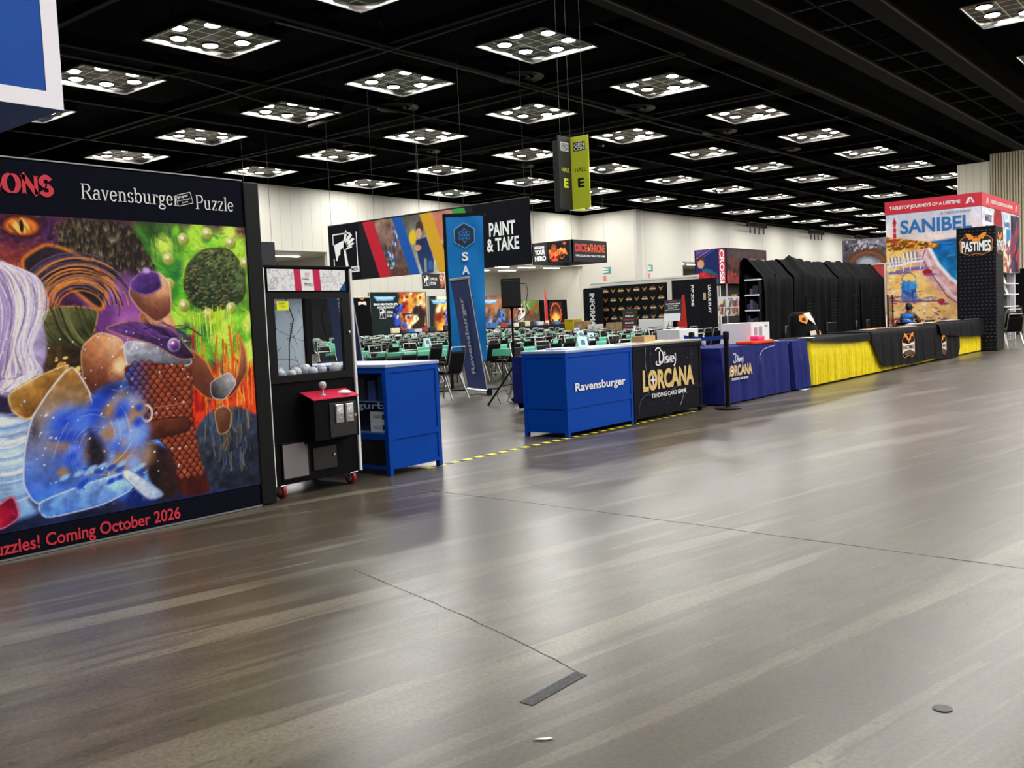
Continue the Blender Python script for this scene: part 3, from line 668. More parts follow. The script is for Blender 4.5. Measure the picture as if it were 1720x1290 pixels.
    for k in range(90):
        x = 1.9 + .52 * R(); y = .55 + .25 * R(); l = .12 + .3 * R(); p.line(cv([(x, y), (x + .03 * (R() - .5), y + l * .5), (x + .05 * (R() - .5), y + l)]), .005 + .016 * R(), [(246, 140, 40), (150, 16, 18), (255, 206, 90), (226, 60, 30), (196, 30, 24)][k % 5], op=.6)
    # long pale strands sweeping down
    p.poly(S['white_sweep'], (214, 204, 226), (150, 134, 180), -60, .012, .2, .06)
    for k in range(190):
        t_ = R(); o = .05 * (R() - .5); x = .38 + .34 * t_; q = cv([(x + o, 1.76 - .14 * t_), (x + .12 + .06 * t_, 1.6 - .06 * t_), (x + .20 + o, 1.36), (x + .19 - .08 * t_, 1.12), (x + .08 + .10 * R(), .92 + .05 * t_), (x + .2 * (R() - .2), .84 + .12 * R())])
        p.line(q, .003 + .012 * R() ** 2, [(252, 248, 255), (160, 140, 196), (206, 194, 224), (246, 226, 214), (120, 96, 150), (232, 226, 246)][k % 6], op=.7)
    # rounded warm forms, steel plate, cape
    def form(key, c, d, hx, hy, r, rim): p.poly(S[key], c, d, -65, .01, .22, .05, rim=rim, rimw=.009); mm = np.clip(.5 - p.dist(S[key]) / .012, 0, 1); p.blend(mm * np.clip(1 - np.hypot(p.X - hx, (p.Y - hy) * .8) / r, 0, 1) * .75, (250, 206, 160)); p.blend(mm * np.clip(np.hypot(p.X - hx, p.Y - hy) / r - 1.1, 0, 1) * .6, (70, 30, 26))
    form('arm2', (186, 116, 76), (110, 58, 40), 2.22, 1.0, .14, (250, 150, 60)); form('neck', (176, 110, 76), (206, 146, 100), 1.72, 1.28, .1, (230, 150, 90))
    form('shoulder', (200, 130, 86), (116, 62, 44), 1.36, 1.12, .15, (250, 200, 140)); p.ell(1.42, .92, .12, .14, (212, 146, 100), (116, 62, 46), -70, .25, .2, .04); p.ell(1.39, .96, .05, .05, (250, 206, 160), soft=.9)
    form('tan1', (206, 146, 108), (156, 96, 70), 1.72, 1.52, .1, (250, 214, 170)); p.poly(S['purple_cap'], (104, 62, 150), (58, 32, 92), -60, .01, .3, .05, rim=(150, 110, 190), rimw=.006); p.ell(1.62, 1.60, .03, .02, (190, 160, 220), soft=.8)
    p.poly(S['magic'], (36, 96, 214), (20, 40, 116), -70, .04, .6, .09); p.spots(60, 1.3, 1.75, .15, .85, .05, [(70, 140, 246), (30, 66, 180), (120, 176, 255), (24, 40, 110)], 1.2)
    for k in range(50): x, y = 1.3 + .4 * R(), .15 + .7 * R(); p.line(cv([(x, y), (x + .05, y + .06 * (R() - .5)), (x + .11, y + .06 * (R() - .3)), (x + .17, y + .04 * (R() - .5))]), .003 + .006 * R(), [(150, 196, 255), (226, 240, 255), (90, 150, 250)][k % 3], op=.7)
    p.poly(S['plate'], (186, 188, 204), (72, 72, 86), -80, .008, .35, .05, rim=(226, 228, 238), rimw=.008)
    for k in range(16): p.line(cv([(1.5 + .5 * R(), 1.18 - .12 * R()), (1.6 + .3 * R(), 1.1), (1.7 + .3 * R(), 1.03)]), .006, [(236, 238, 246), (60, 60, 72), (140, 142, 156)][k % 3], op=.5)
    p.poly(S['cape'], (96, 56, 124), (40, 22, 58), -70, .01, .4, .04, rim=(196, 140, 80), rimw=.008)
    for k in range(24): x = 1.36 + .5 * R(); p.line(cv([(x, 1.28 - .1 * R()), (x + .1, 1.22 - .06 * R()), (x + .2, 1.14)]), .008, [(130, 84, 160), (36, 18, 50), (84, 46, 110)][k % 3], op=.55)
    p.ell(1.79, 1.085, .05, .05, (206, 206, 218), (90, 90, 104), -60, .2); p.ell(1.79, 1.085, .036, .036, (190, 110, 220), (60, 18, 90), -60, .2); p.ell(1.78, 1.10, .012, .01, (250, 230, 255), soft=.6)
    # red scale pattern
    def scales(key, x0, x1, y0, y1, q):
        mm = inside(key); row = 0; y = y1
        while y > y0:
            x = x0 + (q * .5 if row % 2 else 0)
            while x < x1:
                i, j = min(p.H - 1, max(0, int(y / p.h * p.H))), min(p.W - 1, int(x / p.w * p.W))
                if mm[i, j]:
                    d_ = R() * 40; bl = max(0, min(.85, (1.62 - x) * 5)) if y > .45 else 0; c = np.array((168 + d_, 74 + d_ * .6, 50 + d_ * .4)) * (1 - bl) + np.array((70, 96, 220)) * bl
                    p.poly([(x - q * .52, y + q * .2), (x, y + q * .55), (x + q * .52, y + q * .2), (x + q * .3, y - q * .4), (x, y - q * .62), (x - q * .3, y - q * .4)], tuple(c * .25)); p.poly([(x - q * .42, y + q * .18), (x, y + q * .46), (x + q * .42, y + q * .18), (x + q * .22, y - q * .32), (x, y - q * .48), (x - q * .22, y - q * .32)], tuple(c), tuple(c * .55), -60)
                x += q
            y -= q * .62; row += 1
    p.poly(S['scales'], (70, 24, 20), (96, 40, 30), 40, .008, .3); scales('scales', 1.44, 2.2, .14, 1.03, .052)
    p.poly(S['darkbody'], (36, 24, 28), (56, 34, 32), 0, .015, .4, .05)
    p.poly(S['belt'], (126, 64, 42), (56, 26, 20), -80, .008, .3, .05, rim=(40, 20, 16), rimw=.008); p.line([(1.56, .66), (1.86, .675)], .008, (196, 130, 90), op=.7); p.line(arc(1.55, .63, .04, .055, 0, 360, 20), .016, (206, 200, 196)); p.line(arc(1.55, .63, .04, .055, 40, 160, 10), .006, (255, 252, 246))
    p.poly(S['cuff'], (40, 36, 38), (190, 188, 196), 40, .008, .3, .04, rim=(226, 226, 232), rimw=.006)
    p.poly(S['greyblue'], (58, 70, 90), (28, 32, 46), -60, .015, .5, .05)
    for k in range(70): x = 1.98 + .4 * R(); y = .25 + .42 * R(); p.line(cv([(x, y), (x + .03 * (R() - .5), y - .07), (x + .06 * (R() - .5), y - .13)]), .006 + .01 * R(), [(92, 108, 134), (22, 24, 34), (126, 96, 58), (60, 74, 98), (160, 130, 80)][k % 5], op=.55)
    form('tan3', (196, 150, 100), (110, 76, 52), 2.12, .72, .06, (240, 200, 130))
    # pale robes, parchment with blue glow
    p.poly(S['robe'], (216, 228, 246), (120, 160, 214), -70, .02, .3, .12)
    for k in range(70): y = .2 + .55 * R(); p.line(cv([(.45, y), (.65, y - .04 + .03 * R()), (.85, y + .02), (1.0, y + .06 * R())]), .004 + .016 * R(), [(156, 190, 232), (248, 250, 255), (196, 214, 240), (110, 140, 190)][k % 4], op=.5)
    p.poly(S['parch2'], (206, 156, 76), (140, 88, 38), -50, .012, .4, .07, rim=(250, 214, 140), rimw=.009)
    p.poly(S['parch'], (56, 110, 232), (196, 136, 58), 78, .01, .4, .1, rim=(232, 236, 252), rimw=.01)
    p.spots(80, .95, 1.52, .3, .72, .045, [(80, 124, 236), (40, 74, 200), (140, 170, 246), (170, 126, 90)], 1.3)
    for k in range(40): a = R() * 6.28; r = .05 + .2 * R(); p.line(cv([(1.2 + r * math.cos(a), .48 + r * math.sin(a)), (1.2 + r * 1.1 * math.cos(a + .5), .48 + r * 1.1 * math.sin(a + .5)), (1.2 + r * 1.3 * math.cos(a + .9), .48 + r * 1.2 * math.sin(a + .9))]), .004, [(206, 226, 255), (110, 150, 250)][k % 2], op=.5)
    p.poly([(1.15, .56), (1.21, .50), (1.26, .36), (1.2, .29), (1.13, .31), (1.12, .42)], (40, 34, 46), soft=.03, tex=.5, cell=.03)
    p.poly(S['roll'], (78, 128, 232), (160, 198, 252), 80, .012, .4, .06, rim=(220, 234, 255), rimw=.009)
    for k in range(22): p.ell(.95 + .55 * R(), .2 + .12 * R(), .035, .016, [(40, 80, 190), (150, 190, 250)][k % 2], soft=.8, rot=20)
    p.poly(S['sleeve'], (236, 240, 250), (150, 170, 210), 0, .01, .2, .04, rim=(110, 130, 170), rimw=.006)
    p.poly(S['redtail'], (210, 34, 64), (120, 14, 46), 30, .012, .3, .04, rim=(240, 120, 150), rimw=.008)
    p.brush(2600, .035, .005, .3, 8, .3)
    p.spots(90, .6, 1.9, .15, 1.2, .0045, [(226, 240, 255), (190, 212, 255)], .8)
    p.a *= (1 + .12 * (p.noise(.02, 2) - .5))[..., None]
    return np.clip((p.a - 14) * 1.14 + 8, 0, 255)

t = thing('puzzle_backdrop', 'tall black fabric backdrop with a bright fantasy mural and puzzle lettering', 'backdrop', (2.4, 5.95, 0))
x0 = -1.5
b = MB(); b.bbox(x0, 1.93, 0, .12, .012, 2.412, .012); b.build('fabric_panel', M_navy_fab, t)
MB().bbox(1.93, 2.07, -.01, .16, .004, 2.41, .01).build('end_post', M_black, t)
b = MB(); b.box(x0, 1.93, -.006, .126, 2.412, 2.42); b.box(x0, 1.93, -.012, .02, .004, .014); b.build('trim_strip', mat('pale_grey_edge', (150, 150, 152), .4, .6), t)
art('mural', t, (-.5, -.004, .17), UX, UZ, 2.43, 1.905, puzzle_art(), printed('mural_print', .5))
serif_text('DRAGONS', t, (-.185, -.005, 2.203), UX, UZ, .715, .115, M_red, .15)
serif_text('Ravensburger', t, (.705, -.005, 2.197), UX, UZ, .70, .098, M_print_w)
serif_text('Puzzle', t, (1.53, -.005, 2.185), UX, UZ, .315, .098, M_print_w)
letters('puzzles! Coming October 2026', t, (-.03, -.005, .015), UX, UZ, 1.28, .108, M_red, .018)
ob = shapes('quality_stamp', t, (1.395, -.006, 2.195), UX, UZ, 1, 1, [[(x * .97 - y * .25, x * .25 + y * .97) for x, y in q] for q in sum([stroke(l, .004) for l in ([(0, 0), (.12, 0)], [(.12, 0), (.12, .075)], [(.12, .075), (0, .075)], [(0, .075), (0, 0)])], [])], M_print_w)
ca, sa = .97, .25
for k, (s, w, h, xx, yy) in enumerate((('Original', .075, .02, .02, .046), ('Ravensburger', .1, .012, .01, .028), ('Quality', .05, .013, .035, .01))):
    letters(s, t, (1.395 + xx * ca - yy * sa, -.006, 2.195 + xx * sa + yy * ca), (ca, 0, sa), (-sa, 0, ca), w, h, M_print_w, .02, 'stamp_lettering', .25 if k == 0 else 0)

# ---------------------------------------------------------------- claw machine
t = thing('claw_machine', 'black claw machine on red castors with a map-patterned window beside the puzzle mural', 'arcade machine', (4.95, 6.03, 0))
X0, X1, D = -.455, .455, .60
b = MB()
b.bbox(X0, X1, 0, D, .105, .90, .008)                      # lower body
b.box(X0, X1, 0, D, 1.60, 1.80); b.bbox(X0 - .01, X1 + .01, -.012, D + .01, 1.79, 1.812, .005)
b.box(X0 + .005, X0 + .05, D - .05, D, .9, 1.6); b.box(X1 - .045, X1, D - .05, D, .9, 1.6)
b.build('body', noisy('claw_body_black', (13, 13, 15), (17, 17, 19), 30, .52), t)
b = MB(); b.box(X0 + .045, X0 + .115, -.012, .02, .9, 1.6); b.box(X1 - .115, X1 - .03, -.012, .02, .9, 1.6); b.box(X0 + .115, X1 - .115, -.012, .02, 1.55, 1.6); b.box(X0 + .115, X1 - .115, -.012, .02, .9, .957)
fr = b.build('door_frame', M_black, t)
MB().lathe([(.012, 0), (.012, .012), (.006, .014)], (0, 0, 0), 12).build('door_lock', M_chrome, fr, True)
fr.children[0].location = (X1 - .06, -.012, 1.27); fr.children[0].rotation_euler = (PI / 2, 0, 0)
for s in (X0, X1 - .012):
    b = MB(); b.bbox(s - .006, s + .036 if s < 0 else s + .02, -.016, .02, .107, 1.79, .004); b.build('edge_trim', M_white, t)
MB().quad((X0 + .115, .003, .957), (X1 - .115, .003, .957), (X1 - .115, .003, 1.55), (X0 + .115, .003, 1.55)).build('front_glass', M_glass, t)
MB().quad((X1 - .008, .03, .92), (X1 - .008, D - .05, .92), (X1 - .008, D - .05, 1.6), (X1 - .008, .03, 1.6)).build('side_glass', M_glass, t)
MB().quad((X0 + .006, .03, .92), (X0 + .006, D - .05, .92), (X0 + .006, D - .05, 1.6), (X0 + .006, .03, 1.6)).build('side_glass', M_glass, t)
b = MB(); b.box(X0 + .05, X1 - .06, D - .03, D - .01, .9, 1.6)
p = Pic(.8, .7, 330, (196, 206, 216), 3)
for k in range(26):
    x, y = .8 * p.rng.random(), .7 * p.rng.random(); a = p.rng.random() * 6.28; pts = [(x, y)]
    for q in range(7): a += (p.rng.random() - .5) * 1.1; pts.append((pts[-1][0] + .06 * math.cos(a), pts[-1][1] + .06 * math.sin(a)))
    for (xa, ya), (xb, yb) in zip(pts, pts[1:]):
        for f in (0, .33, .66): p.ell(xa + (xb - xa) * f, ya + (yb - ya) * f, .0045, .0045, (40, 44, 52), soft=.5)
p.line([(.62, .7), (.7, .5), (.64, .3), (.62, 0)], .012, (50, 54, 60))
b.build('back_panel', M_white, t)
art('map_print', t, (X0 + .05, D - .032, .9), UX, UZ, .80, .7, p.a)
MB().box(X0 + .02, X1 - .02, .02, D - .03, .9, .925).build('prize_floor', mat('dark_tray', (40, 42, 46), .4), t)
p = Pic(.78, .165, 420, (244, 244, 246), 11)
for k in range(150):
    x, y = .78 * p.rng.random(), .165 * p.rng.random(); a = p.rng.random() * 6.28; p.line([(x, y), (x + .02 * math.cos(a), y + .02 * math.sin(a)), (x + .035 * math.cos(a + .8), y + .035 * math.sin(a + .8))], .0018, (90, 96, 110), op=.8)
for c in ([(.252, .17), (.318, .17), (.328, -.01), (.262, -.01)], [(.44, .17), (.512, .17), (.522, -.01), (.45, -.01)]): p.poly(c, (206, 40, 84))
p.poly([(.318, .17), (.44, .17), (.45, -.01), (.328, -.01)], (248, 248, 248)); p.poly([(.70, -.01), (.79, .09), (.79, -.01)], (20, 72, 150))
p.poly([(.335, .1), (.40, .095), (.40, .082), (.335, .088)], (20, 20, 24)); p.poly([(.355, .062), (.432, .056), (.432, .036), (.355, .042)], (20, 20, 24)); p.poly([(.36, .14), (.41, .14), (.405, .105), (.365, .105)], (232, 200, 206))
art('marquee', t, (-.392, -.013, 1.613), UX, UZ, .78, .168, p.a)
letters('MINDS & LINES', t, (-.055, -.016, 1.703), UX, UZ, .062, .011, M_print_w, .03)
letters('LINES', t, (-.034, -.016, 1.652), UX, UZ, .07, .018, M_print_w, .03)
# control box
b = MB(); b.prism([(-.128, -.005, .40), (-.128, -.15, .43), (-.128, -.15, .745), (-.128, -.005, .80)], (.455, 0, 0)); b.build('coin_box', mat('claw_body_black'), t)
b = MB(); b.prism([(-.138, 0, .805), (-.138, -.16, .75), (-.138, -.16, .757), (-.138, 0, .813)], (.475, 0, 0)); cp = b.build('control_panel', mat('crimson_panel', (200, 30, 66), .35), t)
b = MB(); b.lathe([(.024, 0), (.02, .01), (.008, .014), (.008, .05), (.026, .065), (.03, .085), (.026, .105), (.012, .115)], (.02, -.09, .775), 16); b.build('joystick', mat('clear_grey_plastic', (190, 186, 190), .2), cp, True)
b = MB(); b.lathe([(.055, 0), (.055, .012), (.04, .024), (.01, .03)], (.24, -.09, .775), 20); b.build('drop_button', M_white, cp, True)
b = MB(); b.bbox(.02, .30, -.158, -.149, .44, .715, .004); cd = b.build('coin_door', mat('matt_black', (15, 15, 17), .5), t)
for k in range(2):
    xx = .075 + k * .105; b = MB(); b.bbox(xx, xx + .085, -.168, -.156, .55, .70, .006); m_ = b.build('coin_plate', M_chrome, cd)
    b = MB(); b.box(xx + .012, xx + .074, -.171, -.166, .625, .69); b.tube([(xx + .025, -.172, .64), (xx + .06, -.172, .67)], .006, 6); b.lathe([(.016, 0), (.016, .004)], (xx + .04, -.168, .59), 10); b.build('coin_slot', mat('pale_steel', (225, 224, 222), .35, .4), m_)
MB().disc((.285, -.16, .60), .013, (0, 1, 0), 12).build('lock', M_chrome, cd)
b = MB(); b.bbox(-.05, .195, -.012, 0, .175, .36, .004); dd = b.build('service_door', mat('matt_black'), t)
MB().disc((.165, -.015, .285), .011, (0, 1, 0), 12).build('lock', M_chrome, dd)
b = MB(); b.bbox(-.345, -.095, -.010, 0, .15, .425, .01); b.build('prize_chute', mat('smoked_flap', (126, 120, 122), .3), t)
b = MB(); b.bbox(-.352, -.09, -.013, -.004, .142, .155, .003).bbox(-.352, -.09, -.013, -.004, .42, .433, .003).bbox(-.354, -.342, -.013, -.004, .142, .433, .003).bbox(-.1, -.088, -.013, -.004, .142, .433, .003); b.build('chute_frame', M_black, t)
b = MB(); b.box(-.325, -.211, -.02, -.0125, 1.462, 1.533); nt2 = b.build('sticky_note', mat('neon_note', (238, 242, 20), .7), t)
letters("DON'T", t, (-.305, -.0215, 1.508), UX, UZ, .06, .014, M_print_k, .0, 'note_lettering'); letters('PULL', t, (-.285, -.0215, 1.488), UX, UZ, .04, .013, M_print_k, .0, 'note_lettering')
MB().box(X0 + .1, X1 - .1, .06, .10, 1.585, 1.6).build('light_strip', mat('cool_led', (236, 244, 255), .5, 0, 14.0), t)
# claw carriage hanging from a cable
b = MB(); b.tube([(-.25, .3, 1.6), (-.25, .3, 1.43)], .006, 6); b.lathe([(.03, 0), (.035, .05), (.02, .07)], (-.25, .3, 1.36), 12)
for q in range(3):
    a = q * 2.09; b.tube([(-.25 + .02 * math.cos(a), .3 + .02 * math.sin(a), 1.37), (-.25 + .07 * math.cos(a), .3 + .07 * math.sin(a), 1.31), (-.25 + .04 * math.cos(a), .3 + .04 * math.sin(a), 1.23)], .007, 6)
b.build('claw', M_chrome, t, True)
def castor(x, y):
    b = MB(); b.lathe([(.012, -.018), (.05, -.018), (.056, -.01), (.056, .01), (.05, .018), (.012, .018)], (0, 0, 0), 20)
    w = b.build('castor_wheel', mat('red_castor', (150, 26, 34), .45), t, True); w.rotation_euler = (0, PI / 2, 0); w.location = (x, y, .056)
    b = MB(); b.lathe([(.03, -.0195), (.036, 0), (.03, .0195)], (0, 0, 0), 16); b.build('hub', mat('pale_steel'), w, True)
    b = MB(); b.box(x - .03, x - .024, y - .03, y + .03, .05, .10); b.box(x + .024, x + .03, y - .03, y + .03, .05, .10); b.bbox(x - .04, x + .04, y - .05, y + .05, .097, .107, .003); b.build('castor_fork', M_chrome, t)
for x, y in ((-.335, .05), (.385, .05), (-.335, .52), (.385, .52)): castor(x, y)
def capsule(x, y, r, n, lab):
    b = MB(); b.lathe([(r * math.sin(q * PI / 10) + .001, -r * math.cos(q * PI / 10)) for q in range(11)], (0, 0, 0), 16)
    o = b.build('prize_capsule', mat('capsule_%d' % (n % 3), ((196, 200, 210), (150, 150, 160), (214, 206, 206))[n % 3], .12), None, True); o.location = (x, y, .925 + r)
    tag(o, lab, 'toy capsule', 'toy capsules in the claw machine')
for n, (x, y, r) in enumerate(((4.86, 6.12, .045), (4.93, 6.14, .055), (4.80, 6.10, .035), (5.03, 6.12, .04), (5.13, 6.13, .036), (5.26, 6.11, .05), (4.74, 6.17, .04), (4.97, 6.26, .05), (5.1, 6.3, .05), (5.2, 6.22, .045), (4.82, 6.3, .05))):
    capsule(x, y, r, n, 'pale round toy capsule lying on the floor of the claw machine')

# ---------------------------------------------------------------- display cases and counters
def case(t, w, d, h, m, mside=None, glass_side=None, letters_m=None):
    """metal framed display case: frame, panels, feet. local x 0..w, y 0..d"""
    f = .045
    b = MB()
    for x in (0, w - f):
        for y in (0, d - f): b.box(x, x + f, y, y + f, .0, h - .03)
    for z0, z1 in ((h - .075, h - .03), (.315, .365), (.055, .085)):
        b.box(f, w - f, 0, f, z0, z1); b.box(f, w - f, d - f, d, z0, z1); b.box(0, f, f, d - f, z0, z1); b.box(w - f, w, f, d - f, z0, z1)
    b.build('frame', m, t)
    MB().bbox(-.008, w + .008, -.008, d + .008, h - .03, h, .006).build('top', mside or m, t)
    for z0, z1 in ((.365, h - .075), (.085, .315)):
        MB().box(f, w - f, .008, .02, z0, z1).build('front_panel', m, t)
        MB().box(f, w - f, d - .02, d - .008, z0, z1).build('back_panel', m, t)
        MB().box(w - .02, w - .008, f, d - f, z0, z1).build('side_panel', m, t)
        if not (glass_side and z0 > .3): MB().box(.008, .02, f, d - f, z0, z1).build('side_panel', glass_side or m, t)
    MB().box(.02, w - .02, .02, d - .02, .075, .09).build('base_shelf', m, t)
    for x in (.022, w - .022):
        for y in (.022, d - .022): MB().lathe([(.018, 0), (.018, .02)], (x, y, -.0), 10).build('foot', M_black, t)
M_top = mat('glossy_blue_top', (150, 165, 205), .3)
M_dkcase = mat('near_black_panel', (16, 16, 20), .4)  # near-black side panel below the case glass
t = thing('display_case', 'glass-sided blue display case standing next to the claw machine', 'display case', (5.745, 6.03, 0))
case(t, .67, 1.22, .975, M_blue, M_top, M_dkcase)
MB().quad((.013, .045, .365), (.013, 1.17, .365), (.013, 1.17, .9), (.013, .045, .9)).build('side_glass', M_glass, t)
MB().box(.03, .64, .03, 1.19, .640, .65).build('glass_shelf', mat('shelf_blue', (90, 120, 160), .2), t)
MB().box(.025, .645, .025, 1.195, .366, .372).build('case_floor', mat('case_blue_floor', (70, 110, 160), .5), t)
letters('gurb', t, (.03, .42, .565), (0, -1, 0), UZ, .36, .075, mat('grey_print', (150, 165, 190), .6), .02)
def product_box(x, y, z, w, d, h, m, lab, grp, mk=None):
    o = thing('game_box', lab, 'box', (x, y, z), 0, grp)
    MB().bbox(0, w, 0, d, 0, h, .003).build('carton', m, o)
    if mk: 
        b = MB(); b.box(-.002, .001, d * .1, d * .3, h * .25, h * .75); b.build('emblem', mat('navy_emblem', (40, 44, 110), .6), o)
        letters(mk, o, (-.003, d * .8, h * .4), (0, -1, 0), UZ, d * .45, h * .25, M_print_k)
    return o
for k in range(2): product_box(5.80, 6.09, .372 + k * .092, .3, .22, .09, M_white, 'white game box with a dark round emblem in the blue display case, ' + ('lower', 'upper')[k] + ' of two', 'white game boxes in the display case', 'PUZZLE')
for k in range(3): product_box(5.80, 6.10 + k * .13, .65, .16, .09, (.22, .18, .2)[k], mat('box_blue_%d' % k, ((28, 46, 96), (52, 70, 120), (30, 34, 60))[k], .5), ('navy', 'slate blue', 'near-black blue')[k] + ' upright carton on the glass shelf of the display case', 'cartons on the display case shelf')

t = thing('retail_counter', 'plain blue counter with white brand lettering on its front', 'counter', (8.42, 6.03, 0)); t.name = 'retail_counter'
case(t, 1.36, .6, .955, M_blue, M_top)
letters('Ravensburger', t, (.165, -.002, .47), UX, UZ, 1.03, .12, M_print_w, .022)
M_dark = noisy('charcoal_laminate', (19, 18, 26), (23, 22, 30), 2, .55)
t = thing('retail_counter', 'charcoal counter with gold and white card game lettering', 'counter', (9.80, 6.03, 0))
case(t, 1.72, .6, .955, M_dark, mat('glossy_grey_top', (120, 116, 112), .3))
def lorcana(t, o, w, k=1.0, u=UX):
    """three line logo, w wide"""
    o = Vector(o); u = Vector(u); P = lambda x, z: (o + u * (x * w) + Vector((0, 0, z * w)))[:]
    wf = lambda tx, ty: .010 + .012 * abs(ty)
    sc = []
    sc += ribbon(arc(.345, .335, .05, .062, 100, -95, 16), wf) + ribbon([(.325, .39), (.322, .33), (.318, .277)], wf) + ribbon(arc(.30, .395, .05, .03, 170, 20, 10), wf) + ribbon(arc(.30, .28, .045, .02, 130, 400, 12), wf)
    sc += stroke([(.425, .275), (.425, .335)], .017) + ribbon(arc(.425, .365, .013, .013, 0, 360, 10), lambda a, c: .01)
    sc += ribbon(arc(.465, .32, .018, .016, 30, 250, 8), wf) + ribbon(arc(.465, .292, .018, .016, 70, -150, 8), wf)
    sc += stroke([(.50, .275), (.50, .335)], .014) + stroke([(.50, .335), (.532, .278)], .012) + stroke([(.532, .275), (.532, .335)], .014)
    sc += stroke([(.555, .275), (.555, .335)], .014) + stroke([(.555, .331), (.585, .331)], .01) + stroke([(.555, .306), (.58, .306)], .01) + stroke([(.555, .279), (.587, .279)], .01)
    sc += ribbon(arc(.61, .335, .018, .03, 180, 360, 8), wf) + ribbon([(.628, .36), (.63, .30), (.618, .255), (.595, .235)], wf)
    shapes('script_lettering', t, o, u, UZ, w, w, sc, M_print_w)
    flare = lambda q: np.stack([q[:, 0], q[:, 1] * (1 + .10 * (2 * q[:, 0] - 1) ** 2) - .05 * (2 * q[:, 0] - 1) ** 2, q[:, 2]], 1)
    letters('LORCANA', t, P(0, .03), u, UZ, w, .19 * w, M_gold, .045, 'title_lettering', warp=flare)
    st = [(.185, .06), (.198, .11), (.24, .125), (.198, .14), (.185, .195), (.172, .14), (.13, .125), (.172, .11)]
    shapes('star_mark', t, (o + u.cross(Vector(UZ)) * .002)[:], u, UZ, w, w, [[(x, y) for x, y in st]], mat('pale_lilac_print', (236, 226, 246), .5))
    letters('TRADING CARD GAME', t, P(.15, -.045), u, UZ, .68 * w, .042 * w, M_print_w, .02)
lorcana(t, (.21, -.002, .335), 1.30)
for pts, c in (([(.30, .9), (.28, .75), (.31, .6), (.36, .5)], 0), ([(.42, .9), (.40, .72), (.46, .55)], 1), ([(1.42, .9), (1.46, .7), (1.42, .5)], 1), ([(.1, .1), (.14, .26), (.3, .33), (.46, .30), (.9, .33), (1.3, .5)], 1), ([(1.1, .11), (1.18, .2), (1.26, .34)], 0)):
    MB().tube([(x, -.002, z) for x, z in smooth(pts)], .0025, 4).build('light_trail', mat('trail_print_%d' % c, ((190, 190, 200), (76, 80, 130))[c], .5), t)
b = MB(); r_ = random.Random(4)
for k in range(26): x, z = .1 + 1.5 * r_.random(), .12 + .75 * r_.random(); b.box(x, x + .007, -.0015, .0, z, z + .007)
b.build('star_specks', mat('trail_print_0'), t)
# papers and a carton lying on the counters
def sheet(x, y, w, d, rz, m, lab, z=.956, hh=.004, name='flyer', cat='paper', grp='papers on the counters'):
    b = MB(); b.bbox(-w / 2, w / 2, -d / 2, d / 2, 0, hh, .001 if hh < .01 else .004); o = b.build(name, m); o.location = (x, y, z); o.rotation_euler = (0, 0, rz); return tag(o, lab, cat, grp)
M_pap = mat('white_paper', (228, 230, 236), .6)
sheet(8.75, 6.33, .3, .22, .1, M_pap, 'white paper pad on the blue counter near its far corner', hh=.02)
sheet(9.2, 6.25, .3, .2, -.1, mat('pale_green_paper', (170, 214, 200), .6), 'pale green flyer lying on the blue counter')
sheet(9.5, 6.3, .28, .2, .2, mat('pale_blue_paper', (196, 206, 226), .6), 'pale blue flyer lying on the blue counter by the charcoal one')
for k, (x, c, nm) in enumerate(((10.1, (206, 196, 190), 'grey-pink'), (10.5, (200, 120, 110), 'salmon'), (10.75, (226, 190, 110), 'amber'), (11.05, (232, 204, 150), 'sand coloured'), (11.25, (196, 150, 110), 'tan'))):
    sheet(x, 6.3 + .03 * (k % 2), .26, .2, .1 * k, mat('flyer_%d' % k, c, .5), nm + ' printed flyer lying on the charcoal counter')
o = thing('cardboard_box', 'small tan cardboard carton on the charcoal counter', 'box', (10.85, 6.5, .956), .1)
MB().bbox(-.17, .17, -.09, .09, 0, .075, .004).build('carton', mat('kraft_card', (186, 156, 110), .8), o); MB().box(-.171, .171, -.02, .02, .074, .0765).build('tape', mat('packing_tape', (206, 184, 140), .4), o)

# hazard tape on the floor, floor joints, plug and dark tape strip
t = MB(); x = 6.2; k = 0
while x < 11.4: t.box(x, x + .09, 6.02, 6.09, .0005, .003, k % 2); x += .09; k += 1
tag(t.build('hazard_tape', [mat('tape_yellow', (240, 224, 20), .5), mat('tape_black', (30, 30, 30), .5)]), 'yellow and black striped floor tape running under the blue counter', 'floor tape')
M_crack = mat('floor_joint', (44, 41, 37), .8)
for pts, w in (([(5.75, 9.0), (5.52, 6.6), (5.41, 5.73), (5.36, 4.9), (5.33, 4.35), (5.26, 3.3), (5.15, 2.1), (5.06, .96), (4.95, -.4), (4.8, -3)], .012), ([(3.4, 3.9), (3.114, 2.879), (2.95, 2.4), (2.806, 2.0)], .006)):
    b = MB()
    for p, q in zip(pts, pts[1:]):
        for s in range(6):
            a = Vector(p).lerp(Vector(q), s / 6); c = Vector(p).lerp(Vector(q), (s + 1) / 6); j = .008 * (r_.random() - .5); ww = w * (.7 + .6 * r_.random())
            b.quad((a.x - ww / 2 + j, a.y, .0006), (c.x - ww / 2 + j, c.y, .0006), (c.x + ww / 2 + j, c.y, .0006), (a.x + ww / 2 + j, a.y, .0006))
    trim(b, M_crack)
o = MB().box(2.47, 2.80, 1.965, 2.02, .0005, .002).build('tape_strip', noisy('worn_dark_tape', (58, 60, 64), (80, 80, 80), 60, .7)); o.rotation_euler = (0, 0, .0); tag(o, 'short strip of dark worn tape stuck on the concrete floor', 'floor tape')
o = MB().lathe([(.03, .0005), (.03, .003), (.024, .004)], (3.16, .837, 0), 20).build('floor_plug', mat('plug_grey', (58, 56, 56), .5)); tag(o, 'small round dark plug set in the concrete floor', 'floor plug')

